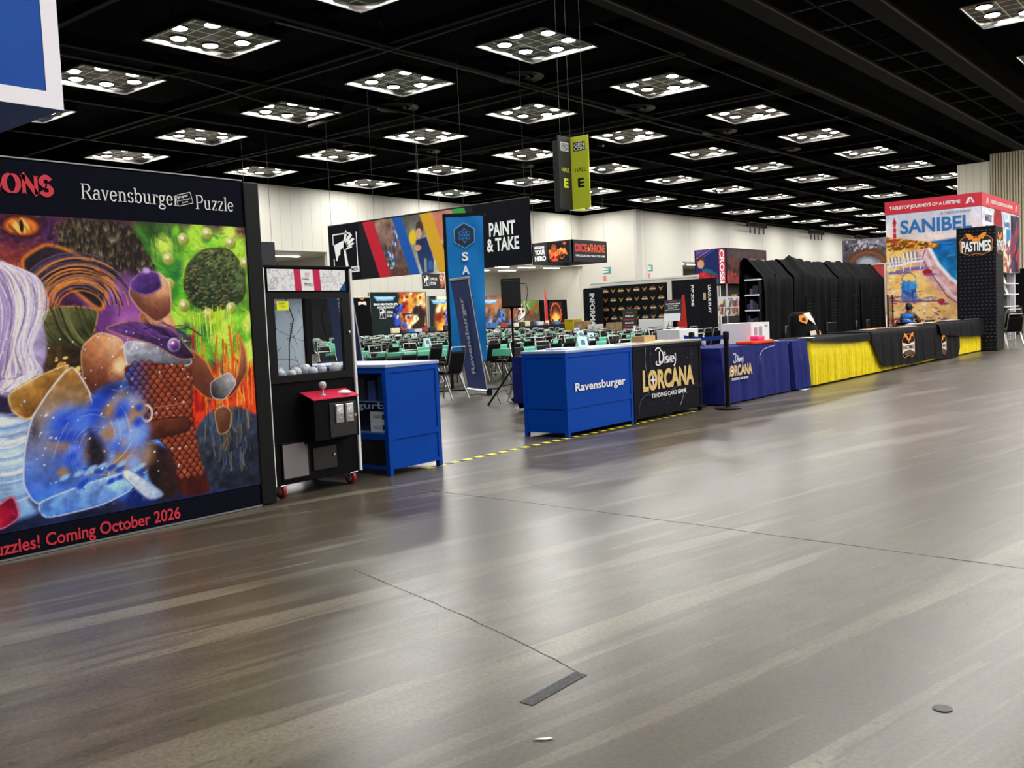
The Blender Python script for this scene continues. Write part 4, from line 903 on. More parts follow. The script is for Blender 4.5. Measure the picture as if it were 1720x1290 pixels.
o = MB().prism([(-.03, -.004, .001), (.01, -.008, .001), (.035, .0, .001), (.02, .008, .001), (-.01, .004, .001)], (0, 0, .003)).build('paper_scrap', M_pap); o.location = (2.28, 1.78, 0); o.rotation_euler = (0, 0, -.9); tag(o, 'tiny torn white paper scrap lying on the open concrete floor', 'paper scrap')
sheet(14.80, 5.93, .3, .12, .1, M_pap, 'white sheet lying on the floor at the hem of the blue cloth', z=.002, hh=.003)
# ---------------------------------------------------------------- cloth helpers
def cloth_cover(name, m, x0, x1, y0, y1, zt, zb, amp=.02, wl=.35, seed=1, parent=None, rows=8, step=.05, flare=.03, top=True):
    """cloth over a box: flat top, four hanging sides with folds; zb is a number or a function of (x, y)"""
    r = random.Random(seed); ph = [r.random() * 6.28 for _ in range(6)]
    per = []
    def edge(a, c, n):
        k = max(2, int(math.hypot(c[0] - a[0], c[1] - a[1]) / step))
        for i in range(k): t = i / k; per.append((a[0] + (c[0] - a[0]) * t, a[1] + (c[1] - a[1]) * t, n))
    edge((x0, y0), (x1, y0), (0, -1)); edge((x1, y0), (x1, y1), (1, 0)); edge((x1, y1), (x0, y1), (0, 1)); edge((x0, y1), (x0, y0), (-1, 0))
    vs = []; fs = []; s = 0; n = len(per)
    F = zb if callable(zb) else (lambda x, y: zb)
    for i, (x, y, nn) in enumerate(per):
        if i: s += math.hypot(x - per[i - 1][0], y - per[i - 1][1])
        w = .5 * math.sin(6.28 * s / wl + ph[0]) + .3 * math.sin(6.28 * s / (wl * .57) + ph[1]) + .2 * math.sin(6.28 * s / (wl * 2.3) + ph[2])
        b = F(x, y)
        for k in range(rows + 1):
            t = k / rows; d = (amp * (w + .6) * min(1, t * 2.2) + flare * t)
            vs.append((x + nn[0] * d, y + nn[1] * d, zt - (zt - b) * t))
    for i in range(n):
        j = (i + 1) % n
        for k in range(rows): fs.append((i * (rows + 1) + k, i * (rows + 1) + k + 1, j * (rows + 1) + k + 1, j * (rows + 1) + k))
    if top: fs.append(tuple(i * (rows + 1) for i in range(n)))
    return MB().add(vs, fs).build(name, m, parent, 'auto')

def hang(name, m, x0, x1, yb, yf, zt, zbf, amp=.02, wl=.4, seed=1, rows=10, step=.06, parent=None, lift=0.0):
    """cloth lying on a table top from yb to the front edge yf and hanging down to zbf(x)"""
    r = random.Random(seed); p0, p1, p2 = (r.random() * 6.28 for _ in range(3)); nx = max(2, int((x1 - x0) / step)); vs = []; fs = []
    R = rows + 4
    for i in range(nx + 1):
        x = x0 + (x1 - x0) * i / nx; w = .5 * math.sin(6.28 * x / wl + p0) + .3 * math.sin(6.28 * x / (wl * .53) + p1) + .2 * math.sin(6.28 * x / (wl * 2.1) + p2)
        for k in range(4): vs.append((x, yb + (yf - yb) * k / 3, zt + .004 * math.sin(x * 5 + k + p0)))
        b = zbf(x)
        for k in range(rows + 1):
            t = k / rows; vs.append((x, yf - .012 - amp * (w + .8) * min(1, t * 2.5) - .02 * t - lift, zt - .008 - (zt - b) * t))
    n = R + 1
    for i in range(nx):
        for k in range(n - 1): fs.append((i * n + k, i * n + k + 1, (i + 1) * n + k + 1, (i + 1) * n + k))
    return MB().add(vs, fs).build(name, m, parent, True)

# ---------------------------------------------------------------- roll-up banners, tall blue banner, loudspeaker
M_bannerblue = noisy('banner_blue', (24, 52, 124), (34, 62, 136), 2, .5)
M_bannerdeep = noisy('banner_deep_blue', (34, 56, 116), (26, 60, 136), 2, .5)
def rollup(near, d, m, label, tx, tz, th, lean=.135):
    loc = (near[0] + d[0] * .85, near[1] + d[1] * .85, 0); t = thing('rollup_banner', label, 'banner', loc, math.atan2(-d[1], -d[0]))
    h, w = 2.09, .85; L = lambda z: -lean * z
    b = MB(); b.tube([(-.02, 0, .055), (w + .02, 0, .055)], .055, 14); b.bbox(-.02, w + .02, -.07, .07, 0, .04, .01); b.build('base', M_chrome, t, 'auto')
    b = MB(); b.disc((w + .03, 0, .055), .06, (1, 0, 0), 16, 0, .02); b.disc((-.03, 0, .055), .06, (1, 0, 0), 16, 0, .02); b.build('end_cap', M_black, t)
    b = MB(); b.box(.2, .45, -.22, .22, 0, .012); b.build('foot', M_chrome, t)
    n = 24; vs = []; fs = []
    for i in range(n + 1):
        z = .08 + (h - .08) * i / n
        for x in (0, w): vs.append((x, L(z) - .012 * math.sin(z * 3), z))
    for i in range(n): fs.append((2 * i, 2 * i + 1, 2 * i + 3, 2 * i + 2))
    MB().add(vs, fs).build('banner_sheet', m, t, True)
    b = MB(); b.bbox(-.01, w + .01, L(h) - .015, L(h) + .012, h - .012, h + .03, .004); b.build('top_rail', M_chrome, t)
    MB().tube([(w / 2, .02, .05), (w / 2, L(h) + .03, h)], .011, 8).build('support_pole', M_chrome, t)
    b = MB(); b.tube([(w - .006, L(.08) - .008, .08), (w - .006, L(h) - .008, h)], .009, 4); b.build('edge_strip', mat('pale_steel'), t)
    up = Vector((0, -lean, 1)).normalized()
    letters('Ravensburger', t, (tx + th, L(tz) - .03, tz), up, (-1, 0, 0), 1.40, th, mat('banner_lettering', (214, 218, 228), .5), .02)
    return t
rollup((13.0, 11.02), (.42, .907), M_bannerblue, 'dark blue roll-up banner leaning in front of the tall light blue banner', .34, .38, .22)
rollup((9.45, 10.2), (.26, .966), M_bannerdeep, 'dark blue roll-up banner seen behind the claw machine window', .36, .42, .22)
t = thing('tall_banner', 'tall light blue fabric banner with a dark hexagon emblem on a black frame', 'banner', (13.80, 12.62, 0), math.atan2(-.59, .46))
MB().box(-.03, .03, -.03, .03, 0, 3.40).build('pole', M_black, t)
MB().box(-.03, .80, -.03, .03, 3.36, 3.42).build('top_bar', M_black, t)
MB().bbox(-.3, .9, -.25, .25, 0, .03, .008).build('base_plate', M_black, t)
vs = []; fs = []
for i in range(31):
    z = .55 + (3.36 - .55) * i / 30
    for k in range(9): x = .03 + .72 * k / 8 - .05 * (1 - i / 30) * k / 8; vs.append((x, -.02 - .018 * math.sin(z * 4 + k * 1.1) * (k / 8), z))
for i in range(30):
    for k in range(8): fs.append((i * 9 + k, i * 9 + k + 1, i * 9 + k + 10, i * 9 + k + 9))
MB().add(vs, fs).build('fabric', noisy('sky_blue_fabric', (10, 104, 176), (26, 128, 200), 1.5, .6), t, True)
M_em = mat('near_black_print', (20, 32, 48), .6)
hx = lambda r, ry: [(r * math.cos(math.radians(30 + 60 * k)), ry * math.sin(math.radians(30 + 60 * k))) for k in range(6)]
shapes('emblem', t, (.38, -.055, 2.99), UX, UZ, 1, 1, [hx(.2, .22)], M_em)
ring = []
for rr in (30, -30, 90): ring += [[(x * math.cos(math.radians(rr)) - y * math.sin(math.radians(rr)), x * math.sin(math.radians(rr)) + y * math.cos(math.radians(rr))) for x, y in q] for q in ribbon(arc(0, 0, .12, .05, 0, 360, 24), lambda a, b: .014)]
ring += [[(0, .16), (-.02, .12), (.02, .12)], [(0, -.16), (-.02, -.12), (.02, -.12)], [(0, .03), (-.03, 0), (0, -.03), (.03, 0)]]
shapes('emblem_lines', t, (.38, -.06, 2.99), UX, UZ, 1, 1, ring, mat('sky_print', (30, 120, 200), .6))
shapes('emblem_outline', t, (.38, -.058, 2.99), UX, UZ, 1, 1, ribbon(hx(.225, .245) + hx(.225, .245)[:1], lambda a, b: .012), mat('sky_rim', (120, 190, 226), .6))
letters('S', t, (.315, -.06, 2.50), UX, UZ, .12, .17, M_print_w, .03); letters('A', t, (.305, -.06, 2.24), UX, UZ, .14, .17, M_print_w, .03)

t = thing('tripod_stand', 'black tripod loudspeaker stand on the concrete beside the blue counter', 'stand', (11.58, 9.27, 0))
MB().tube([(0, 0, .32), (0, 0, .95)], .022, 10).build('lower_pole', M_black, t); MB().tube([(0, 0, .95), (0, 0, 1.50)], .017, 10).build('upper_pole', M_black, t)
b = MB(); b.lathe([(.035, 0), (.035, .06)], (0, 0, .92), 12); b.build('collar', M_black, t); MB().tube([(.03, 0, .95), (.08, 0, .95)], .012, 8).build('knob', M_black, t)
for fx, fy in ((-.19, .39), (-.31, -.37), (.36, .30)):
    lg = MB().tube([(0, 0, .62), (fx, fy, .02)], .016, 8).build('leg', M_black, t); MB().tube([(fx * .97, fy * .97, .045), (fx * 1.02, fy * 1.02, .0)], .02, 8).build('rubber_foot', M_rubber, lg)
    MB().tube([(0, 0, .33), (fx * .55, fy * .55, .29)], .009, 6).build('brace', M_black, t)
t = thing('loudspeaker', 'black loudspeaker box on the tripod stand with a cable looping from its side', 'loudspeaker', (11.58, 9.27, 1.5), -.9)
b = MB(); b.prism([(-.15, -.13, 0), (.15, -.13, 0), (.11, .15, 0), (-.11, .15, 0)], (0, 0, .45)); b.build('cabinet', M_black, t)
MB().bbox(-.14, .14, -.145, -.13, .02, .43, .006).build('grille', mat('matt_black'), t)
MB().lathe([(.03, -.01), (.03, .02)], (0, 0, -.01), 12).build('pole_socket', M_black, t)
MB().tube([(.12, .1, .38), (.24, .12, .37), (.26, .12, .25), (.22, .11, .05), (.26, .1, -.08), (.15, .06, -.18), (.04, .03, -.22)], .007, 6).build('cable', M_rubber, t, True)
b = MB(); b.lathe([(.02, 0), (.16, .01), (.19, .05), (.15, .10), (.03, .13)], (0, 0, 0), 14)
o = b.build('equipment_bag', M_blk_fab, None, True); o.location = (12.05, 9.45, 0); o.scale = (1.5, 1, 1); tag(o, 'low black bag lying under the loudspeaker stand', 'bag')
for k, pts in enumerate(([(11.75, 9.5, .008), (11.9, 9.7, .02), (12.1, 9.75, .25), (12.05, 9.65, .1), (12.3, 9.5, .01)], [(11.6, 9.6, .008), (11.7, 9.75, .15), (11.85, 9.7, .22), (11.95, 9.65, .03)])):
    tag(MB().tube(pts, .006, 5).build('power_cable', M_rubber, None, True), ('longer', 'shorter')[k] + ' black cable looping up beside the bag under the loudspeaker stand', 'cable')

M_bluecloth = noisy('royal_blue_cloth', (12, 22, 92), (20, 32, 110), 6, .75)
def table(name, label, cat, x0, x1, y0, y1, zt, group=None, m=None, legs=4):
    t = thing(name, label, cat, (x0, y0, 0), 0, group); w, d = x1 - x0, y1 - y0
    MB().bbox(0, w, 0, d, zt - .035, zt, .006).build('tabletop', m or mat('pale_table_laminate', (150, 146, 140), .4), t)
    for x in (.12, w - .12):
        for y in (.1, d - .1): MB().tube([(x, y, 0), (x, y, zt - .035)], .014, 8).build('leg', mat('grey_leg', (90, 90, 92), .4, .6), t)
    return t
table('folding_table', 'folding table under a royal blue cloth behind the plain blue counter', 'table', 10.75, 12.55, 7.92, 8.6, .775)
o = cloth_cover('tablecloth', M_bluecloth, 10.72, 12.58, 7.9, 8.62, .785, lambda x, y: .12 if x < 10.8 else .03, .03, .3, 4, flare=-.02)
tag(o, 'royal blue tablecloth hanging in folds behind the plain blue counter', 'tablecloth')

# ---------------------------------------------------------------- crowd-control posts
def stanchion(x, y, label, belt=None):
    t = thing('stanchion_post', label, 'stanchion', (x, y, 0))
    MB().lathe([(.02, .035), (.17, .03), (.178, .02), (.178, 0)], (0, 0, 0), 32).build('base', M_black, t, 'auto')
    MB().tube([(0, 0, .03), (0, 0, .94)], .033, 16).build('post', M_black, t, 'auto')
    MB().lathe([(.042, 0), (.042, .09), (.036, .105), (.01, .11)], (0, 0, .93), 16).build('belt_head', M_black, t, 'auto')
    if belt:
        n = 16; vs = []; fs = []
        for k in range(n + 1):
            f = k / n; p = Vector(belt) * f; sag = -.03 * 4 * f * (1 - f)
            for z in (.945, 1.0): vs.append((p.x, p.y, z + sag))
        for k in range(n): fs.append((2 * k, 2 * k + 1, 2 * k + 3, 2 * k + 2))
        b = MB().add(vs, fs); b.build('belt', mat('blue_belt', (10, 66, 170), .6), t)
    return t
stanchion(11.71, 5.75, 'black belt post standing in the aisle in front of the blue cloth table', (.17, .72))
stanchion(11.88, 6.47 - .12, 'black belt post mostly hidden behind the charcoal counter')
# ---------------------------------------------------------------- blue cloth tables along the aisle
for k, (x0, x1) in enumerate(((12.12, 14.36), (14.44, 15.1))):
    table('folding_table', ('long folding table under the blue card game cloth', 'short folding table under the blue cloth next to the yellow skirt')[k], 'table', x0, x1, 6.05, 6.78, .785)
o = cloth_cover('tablecloth', M_bluecloth, 12.08, 14.40, 6.02, 6.82, .80, lambda x, y: .02, .022, .45, 9, flare=.02, rows=10)
o.name = 'printed_tablecloth'; tag(o, 'blue tablecloth printed with a card game logo and light trails', 'tablecloth')
lorcana(o, (12.14, 5.955, .37), .80)
for pts, c in (([(13.3, .5), (13.2, .62), (13.35, .72), (13.75, .76)], 0), ([(13.15, .62), (13.12, .42), (13.3, .26), (13.5, .18)], 1), ([(12.2, .75), (12.45, .55), (12.4, .4)], 1)):
    MB().tube([(x, 5.952, z) for x, z in smooth(pts)], .003, 4).build('light_trail', mat('trail_print_%d' % c), o)
o = cloth_cover('tablecloth', M_bluecloth, 14.50, 15.12, 6.0, 6.80, .79, lambda x, y: .02 + .02 * (x - 14.4), .03, .3, 12, flare=.05, rows=10)
tag(o, 'plain blue tablecloth flaring towards the yellow pleated skirt', 'tablecloth')
o = MB().prism([(-.33, -.25, 0), (.33, -.25, 0), (.33, -.25, .31), (-.33, -.25, .31)], (0, .5, 0)).build('shipping_box', M_white); o.location = (13.82, 6.46, .801); o.name = 'carton_body'
t = thing('shipping_box', 'white shipping box with printed labels on the blue cloth table', 'box', (13.82, 6.46, .801), 0); o.parent = t; o.location = (0, 0, 0)
MB().box(-.22, -.12, -.253, -.25, .12, .24).build('label', mat('grey_label', (150, 152, 156), .6), t); MB().box(-.06, .06, -.253, -.25, .06, .25).build('label', mat('grey_label'), t); MB().box(.16, .26, -.253, -.25, .24, .27).build('label', mat('grey_label'), t)
t = thing('shipping_box', 'tall white carton standing behind the labelled white shipping box', 'box', (14.02, 6.74, .801 - .8), 0)
t.location = (13.3, 7.35, 0); MB().bbox(-.3, .3, -.2, .2, 0, 1.06, .006).build('carton', M_white, t); MB().box(-.05, .1, -.203, -.2, .85, .95).build('label', mat('grey_label'), t)
b = MB(); b.bbox(-.38, .38, -.14, .14, 0, .045, .015); o = b.build('folded_shirt', noisy('red_orange_cloth', (224, 52, 24), (236, 74, 34), 9, .8)); o.location = (13.47, 6.14, .801); tag(o, 'folded red orange cloth lying at the front of the blue table', 'cloth')
o = MB().bbox(-.12, .12, -.07, .07, 0, .07, .02).build('pouch', mat('pink_cloth', (226, 60, 130), .6)); o.location = (13.55, 6.42 - .07, .847); tag(o, 'small pink pouch on top of the folded red cloth', 'pouch'); o.location = (13.55, 6.14, .847)
tag(MB().tube([(13.9, 6.15, .81), (14.0, 6.12, .84), (14.08, 6.18, .82), (14.2, 6.1, .81), (14.1, 6.05, .81)], .01, 6).build('charging_cable', mat('white_cable', (220, 220, 224), .5), None, True), 'coiled white cable beside the folded red cloth', 'cable')
t = thing('pump_bottle', 'small white pump bottle standing on the blue cloth table', 'bottle', (12.75, 6.62, .801)); MB().lathe([(.03, 0), (.032, .1), (.012, .13), (.012, .15)], (0, 0, 0), 14).build('bottle_body', M_white, t, True); MB().tube([(0, 0, .15), (0, 0, .18), (.04, 0, .18)], .007, 6).build('pump', M_white, t)
sheet(15.6, 6.2, .3, .21, .1, M_pap, 'white sheet lying on the black cover beside the blue cloth', z=.80)

# ---------------------------------------------------------------- yellow skirted tables with black covers
M_yskirt = noisy('yellow_satin', (236, 208, 14), (250, 230, 40), 12, .35)
M_bcov = noisy('charcoal_cloth', (24, 24, 27), (31, 31, 34), 20, .8)
xs = [15.24, 17.55, 19.86, 22.17, 24.48, 26.52]
for k in range(5):
    nm = ('nearest the blue cloth', 'under the first logo cover', 'under the logo covers', 'under the overlapping covers', 'at the end by the black tower')[k]
    table('folding_table', 'folding table behind a yellow skirt, ' + nm, 'table', xs[k] + .02, xs[k + 1] - .02, 6.02, 6.72, .775, 'skirted tables along the aisle')
    o = cloth_cover('table_skirt', M_yskirt, xs[k], xs[k + 1] - .005, 5.99, 6.74, .765, .03, .030, .085, 20 + k, rows=5, step=.02, flare=.0, top=False)
    tag(o, 'pleated shiny yellow table skirt, ' + nm, 'table skirt', 'yellow pleated table skirts')
lerp = lambda x, tab: next((a[1] + (b[1] - a[1]) * (x - a[0]) / (b[0] - a[0]) for a, b in zip(tab, tab[1:]) if a[0] <= x <= b[0]), tab[-1][1] if x > tab[0][0] else tab[0][1])
def cover(x0, x1, tab, seed, label, zt=.785, amp=.022, lift=.0):
    return tag(hang('table_cover', M_bcov, x0, x1, 6.80, 5.965, zt, lambda x: lerp(x, tab), amp, .5, seed, lift=lift), label, 'table cover')
cover(15.2, 18.45, [(15.2, .76), (16.2, .70), (17.2, .665), (18.45, .66)], 3, 'black cloth barely covering the top of the first yellow skirted table', amp=.004)
c1 = cover(18.05, 22.2, [(18.05, .60), (18.3, .30), (18.6, .12), (19.4, .10), (20.8, .07), (22.2, .10)], 5, 'black table cover with a winged orange emblem hanging to the floor', .80, lift=.02)
c2 = cover(22.15, 24.2, [(22.15, .05), (23.5, .015), (24.0, .02), (24.2, .22)], 8, 'black table cover with half its orange emblem tucked under another cloth', .795, lift=.02)
c3 = cover(22.4, 26.52, [(22.4, .62), (22.8, .56), (24.0, .50), (25.0, .44), (26.4, .42), (26.85, .46)], 11, 'black cloth hanging diagonally over the far end of the yellow skirt', .815, lift=.05)
M_cream = mat('cream_print', (226, 214, 204), .6)
def wing_logo(parent, o, u, w, h, bannerish=True, v=UZ, half=False):
    """winged orange emblem over a pale name band"""
    wing = [(.5, .40), (.44, .60), (.36, .55), (.30, .78), (.18, .74), (.10, 1.0), (.16, .98), (.3, .92), (.38, .80), (.44, .74), (.5, .62)]
    L = [wing] if half != 2 else []
    if not half or half == 2: L = L + [[(1 - x, y) for x, y in wing][::-1]]
    if half == 1: L = [[(1 - x, y) for x, y in wing][::-1]]
    shapes('wing_emblem', parent, o, u, v, w, h, L, M_orange, .004)
    return o
def cover_logo(parent, x0, x1, z0, z1, half=False):
    w, h = x1 - x0, z1 - z0; y = 5.885
    b0 = .55 if half else 0
    body = [(b0, .18), (b0, .66), (.5 if b0 < .5 else .62, .56), (1, .66), (1, .18), (.75, .30), (.5 if b0 < .5 else .6, .32), (.25 if b0 < .25 else .56, .30)]
    shapes('name_band', parent, (x0, y, z0), UX, UZ, w, h, [body], M_cream)
    shapes('band_outline', parent, (x0, y - .002, z0), UX, UZ, w, h, ribbon([(b0, .2), (b0, .72), (max(b0, .12), .92)] + ([(.3, .98)] if not half else []) + [(.7, .98), (.9, .9), (1, .7), (1, .15), (.8, .02)] + ([(.5, .1), (.2, .02), (b0, .15)] if not half else [(.6, .1), (b0, .15)]), lambda a, c: .022), M_orange)
    shapes('dark_scroll', parent, (x0, y - .003, z0), UX, UZ, w, h, [[(max(b0, .15), .2), (.3 if not half else .62, .3), (.7, .3), (.88, .2), (.8, .08), (.5 if not half else .64, .14), (.25 if not half else .58, .06)]], mat('brown_print', (74, 48, 30), .6))
    wing_logo(parent, (x0, y - .004, z0 + h * .30), UX, w, h * .75, half=1 if half else False)
    if not half: letters('PASTIMES', parent, (x0 + w * .06, y - .005, z0 + h * .36), UX, UZ, w * .88, h * .16, mat('brown_print'), .02)
    else: letters('MES', parent, (x0 + w * .62, y - .005, z0 + h * .36), UX, UZ, w * .33, h * .16, mat('brown_print'), .02)
cover_logo(c1, 19.76, 20.58, .20, .69); cover_logo(c2, 21.98 + .2, 22.78 + .2, .12, .575, True)
for k in range(24):
    r = random.Random(k); x = 18.6 + 8.0 * r.random(); y = 6.1 + .5 * r.random()
    c = [(228, 214, 196), (206, 150, 110), (236, 230, 222), (190, 120, 90), (216, 186, 120)][k % 5]
    sheet(x, y, .28, .2, r.random() * 2, mat('table_print_%d' % (k % 5), c, .5), ['cream', 'tan', 'white', 'rust', 'sand'][k % 5] + ' printed sheet among those on the black covered tables', z=.832 if x > 22.3 else .812, grp='printed sheets on the black covered tables')

# ---------------------------------------------------------------- black office chairs, jersey
def office_chair(x, y, rz, label, square=False):
    t = thing('office_chair', label, 'chair', (x, y, 0), rz)
    for k in range(5): a = k * 1.257; lg = MB().tube([(0, 0, .10), (.3 * math.cos(a), .3 * math.sin(a), .06)], [.025, .015], 8).build('leg', M_black, t); MB().disc((.3 * math.cos(a), .3 * math.sin(a), .03), .03, (-math.sin(a), math.cos(a), 0), 12, 0, .04).build('caster', M_rubber, lg)
    MB().tube([(0, 0, .1), (0, 0, .43)], .025, 10).build('gas_post', M_black, t)
    MB().bbox(-.25, .25, -.24, .25, .43, .52, .04).build('seat', M_blk_fab, t, True)
    vs = []; fs = []; n = 12; W, z0, z1 = .26 if not square else .33, .58, .98
    pts = [(-W, z0), (W, z0)] + ([(W, z1), (-W, z1)] if square else [(W, z1 - .16), (W * .9, z1 - .06), (W * .7, z1), (-W * .7, z1), (-W * .9, z1 - .06), (-W, z1 - .16)])
    b = MB(); b.prism([(x_, -.26 - .0 + .02 * abs(x_) / W, z_) for x_, z_ in pts], (0, .06, 0)); b.build('backrest', M_blk_fab, t, False)
    b = MB(); b.tube([(x_, -.23, z_) for x_, z_ in pts[1:] + pts[:1]], .012, 8); b.build('backrest_rim', mat('glossy_black', (30, 30, 32), .25), t, True)
    MB().box(-.04, .04, -.25, -.18, .46, .62).build('back_bracket', M_black, t)
    return t
office_chair(16.75, 7.25, .25, 'black office chair with rounded back nearest the blue cloth table')
office_chair(17.75, 7.35, .0, 'black office chair holding up the black and orange jersey', True)
office_chair(19.1, 7.3, .1, 'black square-backed office chair to the far side of the jersey', True)
office_chair(20.25, 7.2, .35, 'black round-backed office chair beyond the square-backed one')
office_chair(21.15, 7.25, .2, 'black round-backed office chair farthest along the skirted tables')
vs = []; fs = []; secs = [(1.235, 17.62, .16, .06), (1.215, 17.60, .34, .13), (1.15, 17.62, .42, .17), (1.0, 17.68, .48, .19), (.85, 17.74, .56, .21), (.70, 17.78, .62, .22)]; n = 28
for z, cx, rx, ry in secs:
    for k in range(n):
        a = 6.283 * k / n; f = 1 + .06 * math.sin(5 * a + z * 3) * (1.3 - z); vs.append((cx + rx * f * math.cos(a), 7.1 + ry * f * math.sin(a), z))
for i in range(len(secs) - 1):
    for k in range(n): fs.append((i * n + k, (i + 1) * n + k, (i + 1) * n + (k + 1) % n, i * n + (k + 1) % n))
fs.append(tuple(range(n)))
t = thing('jersey', 'black jersey with orange and white shoulders draped over an office chair', 'jersey', (0, 0, 0))
MB().add(vs, fs).build('garment_body', noisy('black_knit', (12, 12, 14), (18, 18, 21), 14, .7), t, True)
def patch(pl, m, nm):
    b = MB(); c = Vector((17.68, 7.1, 0)); P = []
    for x, z in pl:
        s = next(((a, bb) for a, bb in zip(secs, secs[1:]) if bb[0] <= z <= a[0]), (secs[0], secs[1])); f = (s[0][0] - z) / (s[0][0] - s[1][0]); cx = s[0][1] + (s[1][1] - s[0][1]) * f; rx = s[0][2] + (s[1][2] - s[0][2]) * f; ry = s[0][3] + (s[1][3] - s[0][3]) * f
        q = max(-.98, min(.98, (x - cx) / rx)); P.append((x, 7.1 - ry * math.sqrt(1 - q * q) * 1.08 - .012, z))
    b.prism(P, (0, -.004, 0)); b.build(nm, m, t)
patch([(17.27, 1.16), (17.42, 1.19), (17.5, 1.08), (17.42, 1.0), (17.26, 1.06)], M_orange, 'shoulder_panel'); patch([(17.33, 1.12), (17.40, 1.12), (17.42, 1.06), (17.34, 1.06)], M_print_k, 'shoulder_panel')
patch([(17.42, 1.2), (17.66, 1.215), (17.74, 1.08), (17.8, .97), (17.62, 1.04), (17.48, 1.10)], M_cream, 'front_panel'); patch([(17.76, 1.2), (17.9, 1.2), (17.94, 1.1), (17.86, 1.14)], M_cream, 'front_panel')
patch([(17.5, .86), (17.74, .87), (17.78, .74), (17.54, .73)], M_cream, 'hem_print'); patch([(17.98, .87), (18.12, .86), (18.13, .75), (17.96, .76)], M_orange, 'hem_print')

# ---------------------------------------------------------------- draped merchandise racks
t = thing('shelving_unit', 'black shelving unit with lit white shelf edges at the end of the draped row', 'shelving', (18.86, 8.46, 0))
b = MB(); b.box(0, .9, .02, .05, 0, 1.93); b.box(0, .9, .30, .33, 0, 2.05); b.box(.86, .9, .0, .33, 0, 2.05); b.build('side_frame', M_black, t)
for z in (.98, 1.31, 1.63, 1.95): MB().bbox(-.03, .86, .02, .33, z - .03, z, .004).build('shelf', M_white, t)  # shelf boards in plain white paint
MB().bbox(-.03, .86, .02, .33, .1, .13, .004).build('shelf', M_black, t)
r = random.Random(9)
for z, n in ((.98, 4), (1.31, 4), (1.63, 3)):
    for k in range(n):
        h = .12 + .1 * r.random(); o = MB().bbox(0, .2, 0, .066, 0, h, .003).build('game_box', mat('dim_box_%d' % (k % 3), ((60, 50, 86), (44, 44, 52), (92, 78, 110))[k % 3], .5)); o.location = (18.88, 8.49 + k * .072, z + .001)
        tag(o, ('violet', 'charcoal', 'mauve')[k % 3] + ' carton on the %s shelf of the black unit' % {.98: 'lowest white', 1.31: 'middle white', 1.63: 'upper white'}[z], 'box', 'cartons on the black shelving unit')
M_drape = noisy('black_drape', (11, 11, 13), (19, 19, 21), 5, .85)
def drape(x0, x1, seed, label, dz=0, ye=8.45, zf=.05, hump=None):
    r = random.Random(seed); ph = [r.random() * 6.28 for _ in range(4)]; n = int((x1 - x0) / .06); vs = []; fs = []
    prof = [(9.0, .05), (9.0, 1.0), (8.99, 1.9), (8.95, 2.28), (8.87, 2.38), (8.80, 2.37), (8.70, 2.26), (8.58, 2.10), (ye + .03, 2.0), (ye, 1.95), (ye, 1.7), (ye, 1.4), (ye, 1.0), (ye, .6), (ye, zf)]
    for i in range(n + 1):
        x = x0 + (x1 - x0) * i / n; w = math.sin(x * 9 + ph[0]) + .6 * math.sin(x * 17 + ph[1]) + .5 * math.sin(x * 4.1 + ph[2])
        for k, (y, z) in enumerate(prof):
            hz = dz + (.018 * w if 2 < k < 9 else 0); hy = -.035 * w * (k - 8) / 6 if k >= 9 else 0
            if hump and 5 <= k <= 10: hz += hump[1] * math.exp(-((x - hump[0]) / .3) ** 2) * (1 if k <= 8 else .5); hy -= .0
            vs.append((x + .02 * math.sin(z * 4 + ph[3]), y + hy - dz * .4, z + hz))
    m = len(prof)
    for i in range(n):
        for k in range(m - 1): fs.append((i * m + k, i * m + k + 1, (i + 1) * m + k + 1, (i + 1) * m + k))
    return tag(MB().add(vs, fs).build('drape_cloth', M_drape, None, True), label, 'drape')
drape(19.0, 20.9, 1, 'black cloth thrown over the rack end beside the white-edged shelves')
drape(20.6, 22.0, 2, 'black cloth over the racks with a raised peak, next to the first sheet', .05, hump=(21.3, .09))
drape(21.8, 23.6, 3, 'smooth black cloth over the middle of the merchandise racks', .02)
drape(23.4, 25.1, 4, 'black cloth over the racks between the middle sheet and the last one', .05)
drape(24.9, 26.8, 5, 'black cloth over the far end of the racks near the beach poster', .03)
def grid_panel(x, y, z1, label, rz=0):
    t = thing('wire_panel', label, 'wire rack', (x, y, 0), rz, 'black wire grid panels along the draped racks')
    b = MB(); b.tube([(0, 0, 0), (0, 0, z1), (.42, 0, z1), (.42, 0, 0)], .016, 6); b.build('frame', M_black, t)
    b = MB()
    for k in range(1, 6): b.tube([(.07 * k, 0, .05), (.07 * k, 0, z1)], .004, 4)
    for k in range(1, 20): b.tube([(0, 0, z1 * k / 20), (.42, 0, z1 * k / 20)], .004, 4)
    b.build('wire_grid', M_black, t); b = MB(); b.box(-.02, .02, -.25, .25, 0, .03).box(.40, .44, -.25, .25, 0, .03); b.build('foot', M_black, t)
for x, s in ((20.9, 'beside the raised peak'), (22.4, 'before the middle sheet'), (23.9, 'past the middle sheet'), (25.3, 'before the last sheet'), (26.6, 'at the far end')):
    grid_panel(x, 8.28, 1.55, 'black wire grid panel standing in front of the drapes, ' + s)

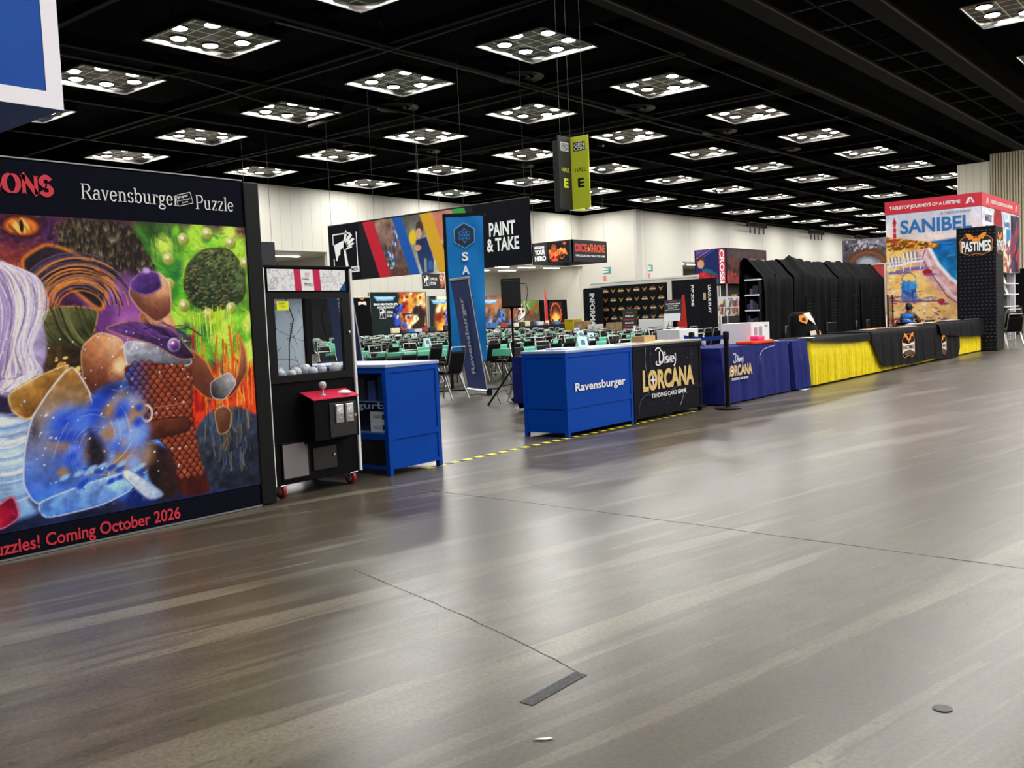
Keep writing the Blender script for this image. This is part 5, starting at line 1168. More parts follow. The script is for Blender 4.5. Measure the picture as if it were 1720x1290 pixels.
# ---------------------------------------------------------------- black slatwall tower
t = thing('display_tower', 'tall black pegged tower with an orange winged logo near its top', 'display tower', (26.55, 5.60, 0))
MB().bbox(0, .85, 0, .92, .01, 3.16, .01).build('tower_body', mat('tower_black', (8, 9, 13), .5, 0, 0, .3), t)
p = Pic(.9, 3.1, 100, (9, 10, 16), 2)
for r_i in range(34):
    for c_i in range(9):
        p.line([(.06 + c_i * .1 + (.02 if r_i % 2 else 0), .05 + r_i * .09), (.095 + c_i * .1 + (.02 if r_i % 2 else 0), .052 + r_i * .09)], .011, (104, 108, 120))
art('front_print', t, (-.004, .91, .04), (0, -1, 0), UZ, .90, 3.1, p.a)
p = Pic(.83, 3.1, 60, (16, 17, 20), 2)
for r_i in range(52): p.line([(0, .03 + r_i * .06), (.83, .03 + r_i * .06)], .014, (66, 66, 70)); 
art('side_slats', t, (.01, -.004, .04), UX, UZ, .83, 3.1, p.a)
def tower_logo(o, u, w, h):
    o = Vector(o); u = Vector(u); nn = u.cross(Vector(UZ))
    shapes('logo_shield', t, (o + nn * .004)[:], u, UZ, w, h, [[(.02, .15), (0, .65), (.12, .8), (.3, .86), (.5, .80), (.7, .86), (.88, .8), (1, .65), (.98, .15), (.7, .0), (.5, .06), (.3, 0)]], M_print_k)
    shapes('logo_outline', t, (o + nn * .005)[:], u, UZ, w, h, ribbon([(.02, .15), (0, .65), (.12, .8), (.3, .86), (.5, .80), (.7, .86), (.88, .8), (1, .65), (.98, .15), (.7, .0), (.5, .06), (.3, 0), (.02, .15)], lambda a, c: .02), M_orange)
    wg = [(.5, .52), (.45, .62), (.40, .58), (.36, .70), (.28, .68), (.16, .96), (.3, .94), (.4, .84), (.45, .72), (.5, .78)]
    shapes('logo_wings', t, (o + nn * .007)[:], u, UZ, w, h, [wg, [(1 - x, y) for x, y in wg][::-1]], M_orange)
    letters('PASTIMES', t, (o + nn * .009 + u * (w * .05) + Vector((0, 0, h * .18)))[:], u, UZ, w * .9, h * .40, M_print_w, .03, warp=lambda q: np.stack([q[:, 0], q[:, 1] * (1 + .3 * np.abs(2 * q[:, 0] - 1)) - .15 * np.abs(2 * q[:, 0] - 1), q[:, 2]], 1))
tower_logo((-.005, .83, 2.45), (0, -1, 0), .76, .58); tower_logo((.08, -.006, 2.45), UX, .7, .58)

# ---------------------------------------------------------------- beach game booth
def beach(w, h, res):
    p = Pic(w, h, res, (232, 222, 226), 21); F = lambda q: [(x * w, y * h) for x, y in q]
    p.poly(F([(0, .74), (0, 1), (1, 1), (1, .74)]), (240, 214, 204), (214, 218, 238), 90, .02, .14, .5)
    p.poly(F([(0, 0), (0, .76), (.5, .77), (1, .6), (1, 0)]), (238, 186, 140), (246, 200, 110), 70, .02, .22, .2)
    p.poly(F([(.36, .77), (1.02, .79), (1.02, .24), (.85, .27), (.62, .36), (.40, .52), (.30, .62), (.32, .70)]), (214, 160, 160), (226, 186, 190), 60, .12, .25, .15)
    p.poly(F([(.44, .772), (1.02, .80), (1.02, .34), (.86, .40), (.68, .50), (.56, .60), (.50, .68)]), (40, 142, 196), (20, 80, 150), 75, .03, .3, .2)
    for k in range(60):
        x, y = .5 + .5 * p.rng.random(), .4 + .36 * p.rng.random()
        if y > .74 - .55 * (x - .44): p.line(F([(x, y), (x + .09, y + .004)]), .012, [(90, 186, 220), (20, 96, 170), (150, 206, 226)][k % 3], op=.6)
    p.line(F([(.44, .765), (.50, .68), (.56, .60), (.68, .50), (.86, .40), (1.02, .34)]), .10, (240, 234, 238), .05); p.line(F([(.40, .70), (.46, .63), (.48, .56), (.62, .44), (.70, .37), (.86, .30), (1.02, .25)]), .07, (232, 220, 228), .05, .8)
    p.line(F([(.42, .72), (.39, .66), (.44, .58), (.56, .46), (.64, .37), (.80, .29), (1.02, .22)]), .022, (84, 66, 104), .02)
    for k in range(420):
        x = .55 * p.rng.random(); y = .735 + .085 * p.rng.random() * (1.1 - x * 1.6); p.ell(x * w, y * h, .05, .028, [(196, 104, 36), (118, 60, 34), (230, 172, 56), (88, 84, 46), (236, 196, 84), (150, 70, 36)][k % 6], soft=.8, rot=60 * (p.rng.random() - .5))
    p.poly(F([(.075, .79), (.115, .79), (.107, .93), (.083, .93)]), (200, 44, 58)); p.poly(F([(.07, .93), (.12, .93), (.095, .97)]), (176, 30, 46))
    for z in (.82, .86, .90): p.line(F([(.065, z), (.125, z)]), .012, (240, 226, 226))
    for k in range(260):
        x, y = .9 * p.rng.random(), .66 * p.rng.random()
        if y < .66 - .62 * x: p.ell(x * w, y * h, .035 + .03 * p.rng.random(), .012 + .014 * p.rng.random(), [(150, 116, 156), (238, 228, 220), (190, 84, 66), (122, 92, 132), (252, 240, 220), (206, 150, 100)][k % 6], soft=.6, rot=30 * (p.rng.random() - .5))
    for cx, cy, s in ((.10, .62, .95), (.27, .64, 1.1)):
        p.ell((cx + .04) * w, (cy - .055) * h, .34 * s, .05, (128, 106, 170), soft=.7)
        for k in range(8): p.line([(w * cx - .16 * s + .045 * s * k, h * cy - .02), (w * cx - .21 * s + .05 * s * k, h * cy + .26 * s - .01 * abs(k - 4))], .032, [(236, 238, 246), (122, 122, 170)][k % 2])
        p.line([(w * cx - .22, h * cy - .04), (w * cx + .3 * s, h * cy + .0)], .05, (240, 240, 248)); p.line([(w * cx - .24, h * cy + .07), (w * cx + .28 * s, h * cy + .09)], .03, (214, 214, 234))
        for q in (-.18, .0, .26): p.line([(w * cx + q * s, h * cy), (w * cx + q * s - .03, h * cy - .2 * s)], .03, (226, 226, 240))
    p.ell(.27 * w, .345 * h, .36, .05, (110, 88, 150), soft=.7); p.poly(F([(.15, .36), (.33, .355), (.31, .485), (.17, .49)]), (90, 110, 170), (50, 120, 206), 90, .02, .6, .06); p.poly(F([(.15, .44), (.33, .44), (.32, .50), (.26, .48), (.18, .505)]), (40, 120, 206), (90, 170, 230), 0, .02, .3, .06); p.line([(x + .24 * w, y + .50 * h) for x, y in arc(0, 0, .2, .22, 0, 180)], .018, (70, 66, 100))
    for cx, cy, rx, ry, c in ((.44, .555, .13, .08, (206, 52, 48)), (.58, .335, .10, .07, (216, 56, 50)), (.10, .20, .17, .09, (226, 112, 104)), (.80, .25, .12, .04, (190, 120, 146)), (.05, .37, .1, .06, (216, 150, 140)), (.46, .36, .2, .05, (206, 190, 180)), (.62, .20, .12, .04, (150, 116, 156))):
        p.ell((cx + .03) * w, (cy - .02) * h, rx * 1.3, ry * .5, (120, 92, 150), soft=.7); p.ell(cx * w, cy * h, rx, ry, c, tuple(int(q * .65) for q in c), 60, .3, .5, .05)
    p.brush(1800, .07, .014, .25, 4, .4)
    return np.clip((p.a - 10) * 1.08, 0, 255)
SX, SY0, SY1 = 29.0, 6.46, 9.04
t = thing('game_booth', 'tall booth wall with a beach game poster and a red banner along the top', 'exhibition booth', (SX, SY0, 0))
W_ = SY1 - SY0; LN = 4.85
b = MB(); b.box(.0, .12, 0, W_, .02, 3.9); b.box(.12, LN, 0, .12, 2.1, 3.9); b.box(.12, LN, W_ - .12, W_, .02, 3.9); b.box(LN - .12, LN, .12, W_ - .12, .02, 3.9)
b.build('wall_panel', mat('panel_lilac_white', (214, 210, 220), .6), t)
M_hdr = mat('header_crimson', (212, 34, 60), .5)
b = MB(); b.box(-.02, LN, -.02, W_ + .02, 3.9, 4.27); b.build('header', M_hdr, t)
art('beach_poster', t, (-.006, W_, .02), (0, -1, 0), UZ, W_, 3.88, beach(W_, 3.88, 105))
letters('SANIBEL', t, (-.012, 2.17, 3.30), (0, -1, 0), UZ, 1.92, .40, mat('poster_blue', (24, 112, 186), .6), .03)
letters('ELIZABETH HARGRAVE', t, (-.012, 1.05, 3.76), (0, -1, 0), UZ, .78, .075, mat('poster_grey', (90, 86, 100), .6), .0)
letters('TABLETOP JOURNEYS OF A LIFETIME', t, (-.026, 2.46, 4.0), (0, -1, 0), UZ, 1.92, .125, M_print_w, .03)
lam = [[(.0, 0), (.3, 1), (.55, 1), (.32, 0)], [(.55, 1), (.85, 0), (1.05, 0), (.72, 1)], [(.45, .35), (.6, .35), (.56, .15), (.48, .15)]]
shapes('publisher_mark', t, (-.026, .40, 4.0), (0, -1, 0), UZ, .22, .16, lam, M_print_w)
letters('TABLETOP JOURNEYS OF A LIFETIME', t, (.95, -.026, 4.0), UX, UZ, 2.85, .13, M_print_w, .03)
shapes('publisher_mark', t, (.45, -.026, 3.99), UX, UZ, .3, .17, lam, M_print_w); shapes('publisher_mark', t, (4.2, -.026, 3.99), UX, UZ, .3, .17, lam, M_print_w)
q = Pic(4.85, 1.8, 50, (216, 214, 226), 31)
q.poly([(.1, .9), (1.3, .9), (1.3, 1.75), (.1, 1.75)], (226, 214, 226), (206, 222, 240), 60, .02, .3, .2); q.ell(.7, 1.3, .5, .42, (236, 236, 244), soft=.2); q.spots(40, .1, 1.3, .0, 1.0, .1, [(220, 90, 100), (110, 160, 90), (240, 200, 120)], .6)
q.ell(1.95, 1.45, .55, .5, (196, 40, 54), (140, 24, 40), 90, .1, .3); q.poly([(2.55, 0), (3.6, 0), (3.6, 1.75), (2.55, 1.75)], (246, 206, 160), (196, 216, 240), 90, .02, .3, .15); q.poly([(3.0, .9), (3.6, 1.0), (3.6, 1.3), (3.05, 1.3)], (50, 130, 196), soft=.03); q.spots(70, 2.55, 3.6, 0, .9, .05, [(90, 70, 110), (240, 230, 220), (200, 80, 60)], .5)
q.poly([(3.65, 0), (4.8, 0), (4.8, 1.75), (3.65, 1.75)], (34, 26, 34), (60, 36, 44), 90, .02, .4, .1); q.spots(50, 3.7, 4.75, .2, 1.6, .14, [(196, 50, 66), (30, 26, 40), (120, 60, 80), (40, 50, 90)], .6)
art('side_poster', t, (0, -.006, 2.1), UX, UZ, 4.84, 1.79, q.a)
letters('MARKET', t, (.35, -.012, 3.5), UX, UZ, .85, .2, mat('plum_print', (70, 50, 100), .6), .02); letters('FRESH', t, (.45, -.012, 3.2), UX, UZ, .7, .2, mat('plum_print'), .02); letters('SANIBEL', t, (2.75, -.012, 3.45), UX, UZ, .75, .16, mat('poster_blue'), .02)
b = MB(); b.box(.3, LN, .3, .36, .02, 2.1); b.build('slat_panel', ribbed('dark_slatwall', (48, 48, 50), (20, 20, 22), .09, .02, 'Z'), t)
for z in (1.05, 1.42, 1.75): MB().box(2.6, 4.5, -.05, .3, z, z + .03).build('shelf', M_white, t)
for x in (2.62, 4.5): MB().box(x, x + .04, .2, .3, .02, 2.1).build('upright', mat('pale_steel'), t)
for k, (x, z) in enumerate(((3.3, 1.785), (3.6, 1.455))):
    o = MB().prism([(x, 6.6, z), (x + .3, 6.6, z), (x + .3, 6.7, z + .3), (x, 6.7, z + .3)], (0, .012, 0)).build('sign_card', M_white); o.location = (29.0, -.02, 0); tag(o, 'small white sign card on the %s shelf at the side of the beach booth' % ('top', 'middle')[k], 'sign')
# ---------------------------------------------------------------- banquet chairs and green-clothed game tables
M_pad = noisy('charcoal_vinyl', (15, 15, 17), (21, 21, 23), 30, .55)
M_gcloth = noisy('sea_green_cloth', (78, 168, 134), (92, 182, 148), 5, .7)
def chair_parts(t, fine=True):
    """stacking chair facing local +y"""
    r = .0125; n = 8 if fine else 5
    def frame_bits():
        bits = {}
        bits['leg'] = [[(s * .205, .20, .43), (s * .22, .27, .0)] for s in (-1, 1)] + [[(s * .20, -.12, .43), (s * .225, -.30, .0)] for s in (-1, 1)]
        bits['back'] = [(-.205, -.10, .41), (-.205, -.20, .50), (-.19, -.285, .84), (-.18, -.295, .90), (.18, -.295, .90), (.19, -.285, .84), (.205, -.20, .50), (.205, -.10, .41)]
        bits['rail'] = [[(s * .205, -.12, .425), (s * .205, .21, .43)] for s in (-1, 1)]
        return bits
    f = frame_bits()
    def pad(name, secs, th):
        vs = []; fs = []
        for (c, w, d) in secs: c = Vector(c); d = Vector(d); vs += [(c + Vector((-w, 0, 0)) - d)[:], (c + Vector((w, 0, 0)) - d)[:], (c + Vector((w, 0, 0)) + d)[:], (c + Vector((-w, 0, 0)) + d)[:]]
        for i in range(len(secs) - 1): fs += [(i * 4 + k, i * 4 + (k + 1) % 4, i * 4 + 4 + (k + 1) % 4, i * 4 + 4 + k) for k in range(4)]
        fs += [(3, 2, 1, 0), tuple((len(secs) - 1) * 4 + k for k in range(4))]
        return MB().add(vs, fs).build(name, M_pad, t)
    e = Vector((0, .018, .004))
    pad('backrest', [((0, -.175, .47), .175, e * .4), ((0, -.19, .50), .19, e), ((0, -.235, .66), .185, e), ((0, -.272, .80), .176, e), ((0, -.278, .825), .17, e * .4)], .02)
    pad('seat', [((0, -.17, .455), .19, Vector((0, 0, .022))), ((0, .05, .462), .205, Vector((0, 0, .03))), ((0, .24, .46), .205, Vector((0, 0, .026))), ((0, .26, .45), .19, Vector((0, 0, .012)))], .02)
    if fine:
        for p in f['leg']: MB().tube(p, r, n).build('leg', M_silver, t)
        MB().tube(f['back'], r, n).build('back_frame', M_silver, t, True)
        b = MB()
        for p in f['rail']: b.tube(p, r * .9, n)
        b.tube([(-.212, .235, .21), (.212, .235, .21)], r * .7, n); b.build('seat_frame', M_silver, t)
    else:
        b = MB()
        for p in f['leg'] + f['rail']: b.tube(p, r, n)
        b.tube(f['back'], r * 1.05, n); b.build('metal_frame', M_silver, t)
    return t
LAB_C = 'black padded banquet chair with bare metal frame among the rows of game tables'
ch_f = chair_parts(thing('banquet_chair', 'black padded metal chair in front of the light blue tall banner, back to the aisle', 'chair', (12.2, 11.28, 0), .05))
ch_s = None
rr = random.Random(31)
def put(x, y, rz, fine, label=None, group='banquet chairs among the game tables'):
    global ch_s
    if fine: return dup(ch_f, (x, y, 0), rz, label or LAB_C, group if not label else None)
    if ch_s is None:
        ch_s = chair_parts(thing('banquet_chair', LAB_C, 'chair', (x, y, 0), rz, group), False); return ch_s
    return dup(ch_s, (x, y, 0), rz, LAB_C, group)
c = put(15.95, 13.0, .1, True, 'black padded metal chair between the dark blue roll-up banner and the loudspeaker stand')
if 'group' in c: del c['group']
# black-clothed table by the first chair
table('folding_table', 'folding table under a plain black cloth behind the blue display case', 'table', 10.6, 12.4, 11.95, 12.7, .745)
o = cloth_cover('tablecloth', M_blk_fab, 10.57, 12.43, 11.92, 12.73, .755, .08, .02, .4, 41); tag(o, 'black tablecloth on the table behind the blue display case', 'tablecloth')
for k, (x, y, rz, lab) in enumerate(((11.2, 11.46, .06, 'black padded metal chair second along the black-clothed table behind the display case'), (10.4, 11.35, -.1, 'black padded metal chair at the end of the black-clothed table nearest the claw machine'), (11.3, 13.05, PI, 'black padded metal chair facing the aisle across the black-clothed table'))):
    c = put(x, y, rz, True, lab)
    if 'group' in c: del c['group']
tb0 = None; cl0 = {}
def game_table(x, y, w, near):
    global tb0
    lab = 'folding game table under a sea green cloth among the rows of chairs'; clab = 'sea green tablecloth draped over a folding game table among the rows'
    if tb0 is None or True:
        if 'k' not in cl0:
            cl0['t'] = table('folding_table', lab, 'table', 0, w, 0, .76, .735, 'game tables'); cl0['t'].location = (x, y, 0)
            cl0['c'] = cloth_cover('tablecloth', M_gcloth, -.02, w + .02, -.02, .78, .745, lambda a, b: .61, .02, .45, 51, rows=4, step=.09, flare=.02); cl0['c'].location = (x, y, 0); tag(cl0['c'], clab, 'tablecloth', 'green cloths on the game tables'); cl0['k'] = 1
        else:
            dup(cl0['t'], (x, y, 0)); dup(cl0['c'], (x, y, 0))
ROWS = [(9.3, 13.1, 17.8), (11.75, 15.0, 23.1), (14.1, 14.0, 25.6), (16.45, 14.6, 28.2), (18.8, 16.6, 29.5), (21.15, 18.4, 29.6), (23.5, 20.4, 33.0), (25.9, 22.3, 36.0), (28.3, 24.2, 38.0), (30.7, 26.2, 41.0), (33.1, 28.2, 43.5)]
nch = 0; spots = []
for ri, (y, xa, xb) in enumerate(ROWS):
    x = xa; near = ri < 4
    while x + 1.83 <= xb + .3:
        game_table(x, y, 1.83, near)
        for side in (0, 1):
            for cx in ((.33, .92, 1.5) if (ri in (1, 2, 3, 4) and not side) or ri == 0 else (.42, 1.40)):
                if rr.random() < .06: continue
                yy = (y - .22 - rr.random() * .12) if side == 0 else (y + .76 + .22 + rr.random() * .12)
                if math.hypot(x + cx - 15.95, yy - 13.0) < .75: continue
                put(x + cx + (rr.random() - .5) * .12, yy, (0 if side == 0 else PI) + (rr.random() - .5) * .25, ri < 3); nch += 1
        spots.append((x, y)); x += 2.0
print('chairs', nch, 'tables', len(spots))
# tent cards, cartons and little things on some tables
M_card = mat('pale_card', (196, 214, 222), .5)
for k, i in enumerate((0, 3, 5, 9, 13, 18, 24, 30, 37, 45)):
    if i >= len(spots): break
    x, y = spots[i]; t = thing('tent_card', 'pale blue folded table card standing on a green-clothed game table', 'table card', (x + .9, y + .35, .746), .2 * (k % 3 - 1), 'folded table cards')
    MB().prism([(-.12, -.06, 0), (-.12, .06, 0), (-.12, 0, .22)], (.24, 0, 0)).build('card', M_card, t)
    MB().quad((-.05, -.062 * .65 + .0, .08), (.05, -.062 * .65, .08), (.05, -.062 * .25, .17), (-.05, -.062 * .25, .17)).build('card_print', mat('card_print', (70, 110, 140), .6), t)
# merchandise tables in front of the far posters
M_dgc = noisy('dark_green_black_cloth', (22, 30, 30), (30, 38, 38), 5, .85)
k = 0
for (x, y, w, lab) in ((37.6, 38.4, 3.6, 'below the flame-painted poster'), (42.0, 38.6, 3.4, 'below the second flame poster'), (46.6, 38.8, 3.6, 'below the blue army poster'), (55.0, 42.0, 3.6, 'below the orange creature mural'), (59.2, 42.2, 3.2, 'before the flame emblem drape'), (51.2, 40.0, 3.2, 'between the army poster and the mural')):
    o = cloth_cover('draped_counter', M_dgc, x, x + w, y, y + .8, .92, .02, .03, .5, 60 + k, flare=.02); tag(o, 'dark cloth-draped sales table ' + lab, 'table')
    r = random.Random(k)
    for q in range(6):
        s = .1 + .22 * r.random(); cc = [(226, 214, 180), (40, 40, 44), (60, 110, 170), (200, 204, 210), (150, 60, 50), (30, 34, 40)][(q + k) % 6]
        bx = MB().bbox(-s, s, -.1, .1, 0, .1 + .25 * r.random(), .01).build('merchandise_box', mat('merch_%d' % ((q + k) % 6), cc, .5)); bx.location = (x + .3 + q * (w - .6) / 5, y + .4, .922)
        tag(bx, ['cream', 'black', 'blue', 'pale grey', 'brick red', 'charcoal'][(q + k) % 6] + ' box on the dark draped table ' + lab, 'box')
    k += 1
# more tables at the front of the step-and-repeat wall
for k, (x, y, w, lab) in enumerate(((29.6, 18.6, 2.6, 'before the winged logo wall'), (33.2, 23.4, 2.4, 'past the information panel'))):
    t_ = cloth_cover('draped_counter', M_blk_fab, x, x + .8 if k == 0 else x + w, y, y + (w if k == 0 else .8), .76, .02, .02, .5, 80 + k); tag(t_, 'black draped table ' + lab, 'table')
for (x, y, z, w, d, h, c_, nm, lab) in ((29.9, 20.7, .762, .45, .5, .42, (150, 116, 80), 'cardboard_box', 'brown cardboard box on the black draped table nearest the information panel'), (29.95, 19.3, .762, .4, .45, .32, (160, 124, 86), 'cardboard_box', 'smaller brown cardboard box before the winged logo wall'), (30.65, 18.0, .0, .5, 1.1, 1.15, (222, 224, 224), 'shipping_box', 'white appliance carton standing before the winged logo wall'), (29.9, 20.1, .762, .4, .45, .28, (212, 214, 216), 'shipping_box', 'white carton between the brown boxes before the winged logo wall')):
    o = thing(nm, lab, 'box', (x, y, z)); MB().bbox(0, w, -d / 2, d / 2, 0, h, .006).build('carton', mat('box_%d_%d' % (c_[0], c_[2]), c_, .7), o); MB().box(-.003, 0, -d * .2, d * .1, h * .4, h * .75).build('label', mat('grey_label'), o)
t = thing('storage_tub', 'yellow plastic tub standing on the table past the information panel', 'tub', (33.9, 23.8, .762)); b = MB(); b.prism([(-.28, -.2, 0), (.28, -.2, 0), (.36, -.24, .48), (-.36, -.24, .48)], (0, .42, 0)); b.build('tub_body', mat('tub_yellow', (236, 206, 20), .5), t); MB().bbox(-.38, .38, -.26, .2, .47, .5, .01).build('tub_rim', mat('tub_yellow'), t)
o = MB().bbox(-.25, .25, -.1, .1, 0, .46, .01).build('printed_bag', mat('pink_white_print', (236, 206, 222), .6)); o.location = (34.9, 23.8, .762); tag(o, 'pink and white printed bag beside the yellow tub', 'bag')
# banquet chairs near the beach booth and folded chairs by the tower
for k, (x, y, rz, lab) in enumerate(((23.9, 7.55, .2, 'black padded metal chair behind the skirted tables before the beach poster'), (24.75, 7.35, .1, 'black padded metal chair partly behind the seated person'), (27.2, 7.6, -.4, 'black padded metal chair turned beside the black tower'))):
    c = put(x, y, rz, True, lab)
    if 'group' in c: del c['group']
for k in range(2):
    c = put(27.75 + k * .16, 5.78, 1.35, True, ('black padded metal chair stacked against the black tower, outer of two', 'black padded metal chair stacked against the black tower, inner of two')[k]); c.rotation_euler = (0, 0, -.9); c.location.z = .0 + k * .12; c.location.x = 27.9 + .02 * k; c.location.y = 5.55 + .05 * k
    if 'group' in c: del c['group']
t_ = cloth_cover('draped_counter', M_navy_fab, 36.7, 39.0, 7.35, 8.1, 1.03, .01, .015, .5, 91, flare=.0); tag(t_, 'dark draped table at the aisle beyond the beach booth', 'table')
t = thing('rack_stand', 'bare metal wire rack beside the dark draped table beyond the beach booth', 'rack', (34.4, 7.2, 0))
for x in (0, .5):
    MB().tube([(x, 0, 0), (x, 0, .95)], .015, 8).build('upright', M_silver, t); MB().tube([(x, .4, 0), (x, .4, .95)], .015, 8).build('upright', M_silver, t)
for z in (.2, .4, .6, .8): MB().tube([(0, 0, z), (.5, 0, z), (.5, .4, z), (0, .4, z), (0, 0, z)], .01, 6).build('tier', M_silver, t)

# ---------------------------------------------------------------- seated person behind the skirted tables
def skin_body(name, verts, edges, radii, m, parent, sub=2, root=0):
    me = bpy.data.meshes.new(name); me.from_pydata(verts, edges, []); me.update()
    o = bpy.data.objects.new(name, me); COL.objects.link(o)
    o.modifiers.new('skin', 'SKIN'); s = o.modifiers.new('sub', 'SUBSURF'); s.levels = sub; s.render_levels = sub
    if not me.skin_vertices:
        bm = bmesh.new(); bm.from_mesh(me); bm.verts.layers.skin.verify(); bm.to_mesh(me); bm.free()
    for i, r in enumerate(radii): me.skin_vertices[0].data[i].radius = (r, r) if not isinstance(r, tuple) else r
    for i in range(len(verts)): me.skin_vertices[0].data[i].use_root = (i == root)
    me.materials.append(m)
    dg = bpy.context.evaluated_depsgraph_get(); dg.update()
    m2 = bpy.data.meshes.new_from_object(o.evaluated_get(dg)); bpy.data.objects.remove(o)
    m2.polygons.foreach_set('use_smooth', [True] * len(m2.polygons)); m2.name = name
    o = bpy.data.objects.new(name, m2); COL.objects.link(o); o.parent = parent
    if not m2.materials: m2.materials.append(m)
    return o
M_skin = mat('brown_skin', (112, 74, 56), .5)
P = thing('person', 'seated person in a bright blue vest with black sleeves, arms resting on the black cover', 'person', (25.35, 7.42, 0), -.25)
# local frame: facing +x with arms forward on the table, z up
V = [(0, 0, .56), (.02, 0, .72), (.05, 0, .88), (.07, 0, 1.0), (.09, 0, 1.07), (.12, 0, 1.15), (.13, 0, 1.22), (.125, 0, 1.27),
     (.06, .17, .98), (.16, .23, .83), (.34, .12, .845), (.42, .08, .85), (.06, -.17, .98), (.14, -.24, .83), (.34, -.15, .845), (.42, -.11, .85),
     (.06, .10, .53), (.42, .13, .52), (.42, .13, .10), (.52, .13, .05), (.06, -.10, .53), (.42, -.13, .52), (.42, -.13, .10), (.52, -.13, .05)]
E_ = [(0, 1), (1, 2), (2, 3), (3, 4), (4, 5), (5, 6), (6, 7), (3, 8), (8, 9), (9, 10), (10, 11), (3, 12), (12, 13), (13, 14), (14, 15), (0, 16), (16, 17), (17, 18), (18, 19), (0, 20), (20, 21), (21, 22), (22, 23)]
R_ = [(.15, .12), (.14, .11), (.16, .12), (.13, .1), .05, .075, .085, .06, .065, .052, .042, .032, .065, .052, .042, .032, .085, .065, .045, .035, .085, .065, .045, .035]
body = skin_body('body', V, E_, R_, M_skin, P)
# clothing and hair: close shells over the figure
vest = skin_body('vest', [(0, 0, .60), (.02, 0, .74), (.05, 0, .89), (.06, 0, .985), (.05, .13, .97), (.05, -.13, .97)], [(0, 1), (1, 2), (2, 3), (3, 4), (3, 5)], [(.165, .135), (.158, .128), (.178, .14), (.13, .1), .078, .078], mat('vest_blue', (16, 110, 206), .6), P)
for s in (1, -1):
    skin_body('sleeve', [(.05, .15 * s, .985), (.155, .235 * s, .83), (.33, .13 * s, .848)], [(0, 1), (1, 2)], [.078, .064, .052], mat('black_sleeve', (20, 20, 24), .8), P)
    skin_body('trouser_leg', [(.0, .09 * s, .545), (.42, .13 * s, .525), (.42, .13 * s, .12)], [(0, 1), (1, 2)], [.1, .078, .06], mat('black_sleeve'), P)
    skin_body('shoe', [(.40, .13 * s, .06), (.56, .13 * s, .045)], [(0, 1)], [.055, .045], mat('dark_rubber'), P, 1)
    for f in range(5):
        a = (-.5, -.2, 0, .2, .75)[f] * s * -1; L_ = (.06, .075, .08, .07, .05)[f]; b0 = Vector((.43, .09 * s if s > 0 else -.11, .85)); y0 = b0.y + (f - 2) * .015 * s
        skin_body('finger', [(.425, y0, .852), (.425 + L_ * .6 * math.cos(a), y0 + L_ * .6 * math.sin(a), .856), (.425 + L_ * math.cos(a), y0 + L_ * math.sin(a), .845)], [(0, 1), (1, 2)], [.011, .010, .008], M_skin, P, 1)
hair = skin_body('hair', [(.085, 0, 1.13), (.075, 0, 1.20), (.085, 0, 1.27), (.14, 0, 1.285)], [(0, 1), (1, 2), (2, 3)], [.07, .092, .082, .055], mat('black_hair', (16, 14, 14), .6), P)
skin_body('nose', [(.20, 0, 1.195), (.225, 0, 1.175)], [(0, 1)], [.014, .017], M_skin, P, 1)
for s in (1, -1):
    o = MB().lathe([(.002, -.011), (.011, -.004), (.011, .004), (.002, .011)], (.198, .033 * s, 1.205), 10).build('eye', mat('eye_white', (226, 222, 216), .3), P, True)
    o = MB().lathe([(.004, -.025), (.014, -.01), (.014, .012), (.004, .026)], (.12, .088 * s, 1.19), 10).build('ear', M_skin, P, True)
MB().bbox(.188, .206, -.024, .024, 1.138, 1.15, .004).build('mouth', mat('lip_brown', (96, 50, 44), .5), P)
c = put(25.42, 7.41, -PI / 2 - .25, True, 'black padded metal chair under the seated person in blue')
if 'group' in c: del c['group']
# ---------------------------------------------------------------- signs hanging from the ceiling
M_wire = mat('thin_wire', (22, 22, 24), .6)
def wires(t, pts, top=13.32):
    for x, y, z in pts: MB().tube([(x, y, z), (x, y, top)], .008, 4).build('hanging_wire', M_wire, t)
def hammer_mark(t, o, u, w, h, m):
    """square outline with a hammer and five fanned feathers"""
    P = []
    for a, b_ in (((0, 0), (1, 0)), ((1, 0), (1, 1)), ((0, 1), (.72, 1)), ((0, 0), (0, .3)), ((0, .72), (0, 1))): P += stroke([a, b_], .035)
    P += [[(.02, .70), (.42, .80), (.44, .62), (.30, .55), (.28, .42), (.20, .38), (.14, .24), (.10, .24), (.06, .5)], [(.42, .62), (.50, .60), (.62, .02), (.50, .0)]]
    for k in range(5): a = math.radians(72 - 24 * k); c, s = math.cos(a), math.sin(a); L_ = .66 - .06 * k; P.append([(.42, .74 - .03 * k), (.42 + L_ * c * .9 - .05 * s, .72 + L_ * s * .62), (.42 + L_ * c, .68 + L_ * s * .55), (.48, .64 - .03 * k)])
    shapes('hammer_emblem', t, o, u, UZ, w, h, P, m)
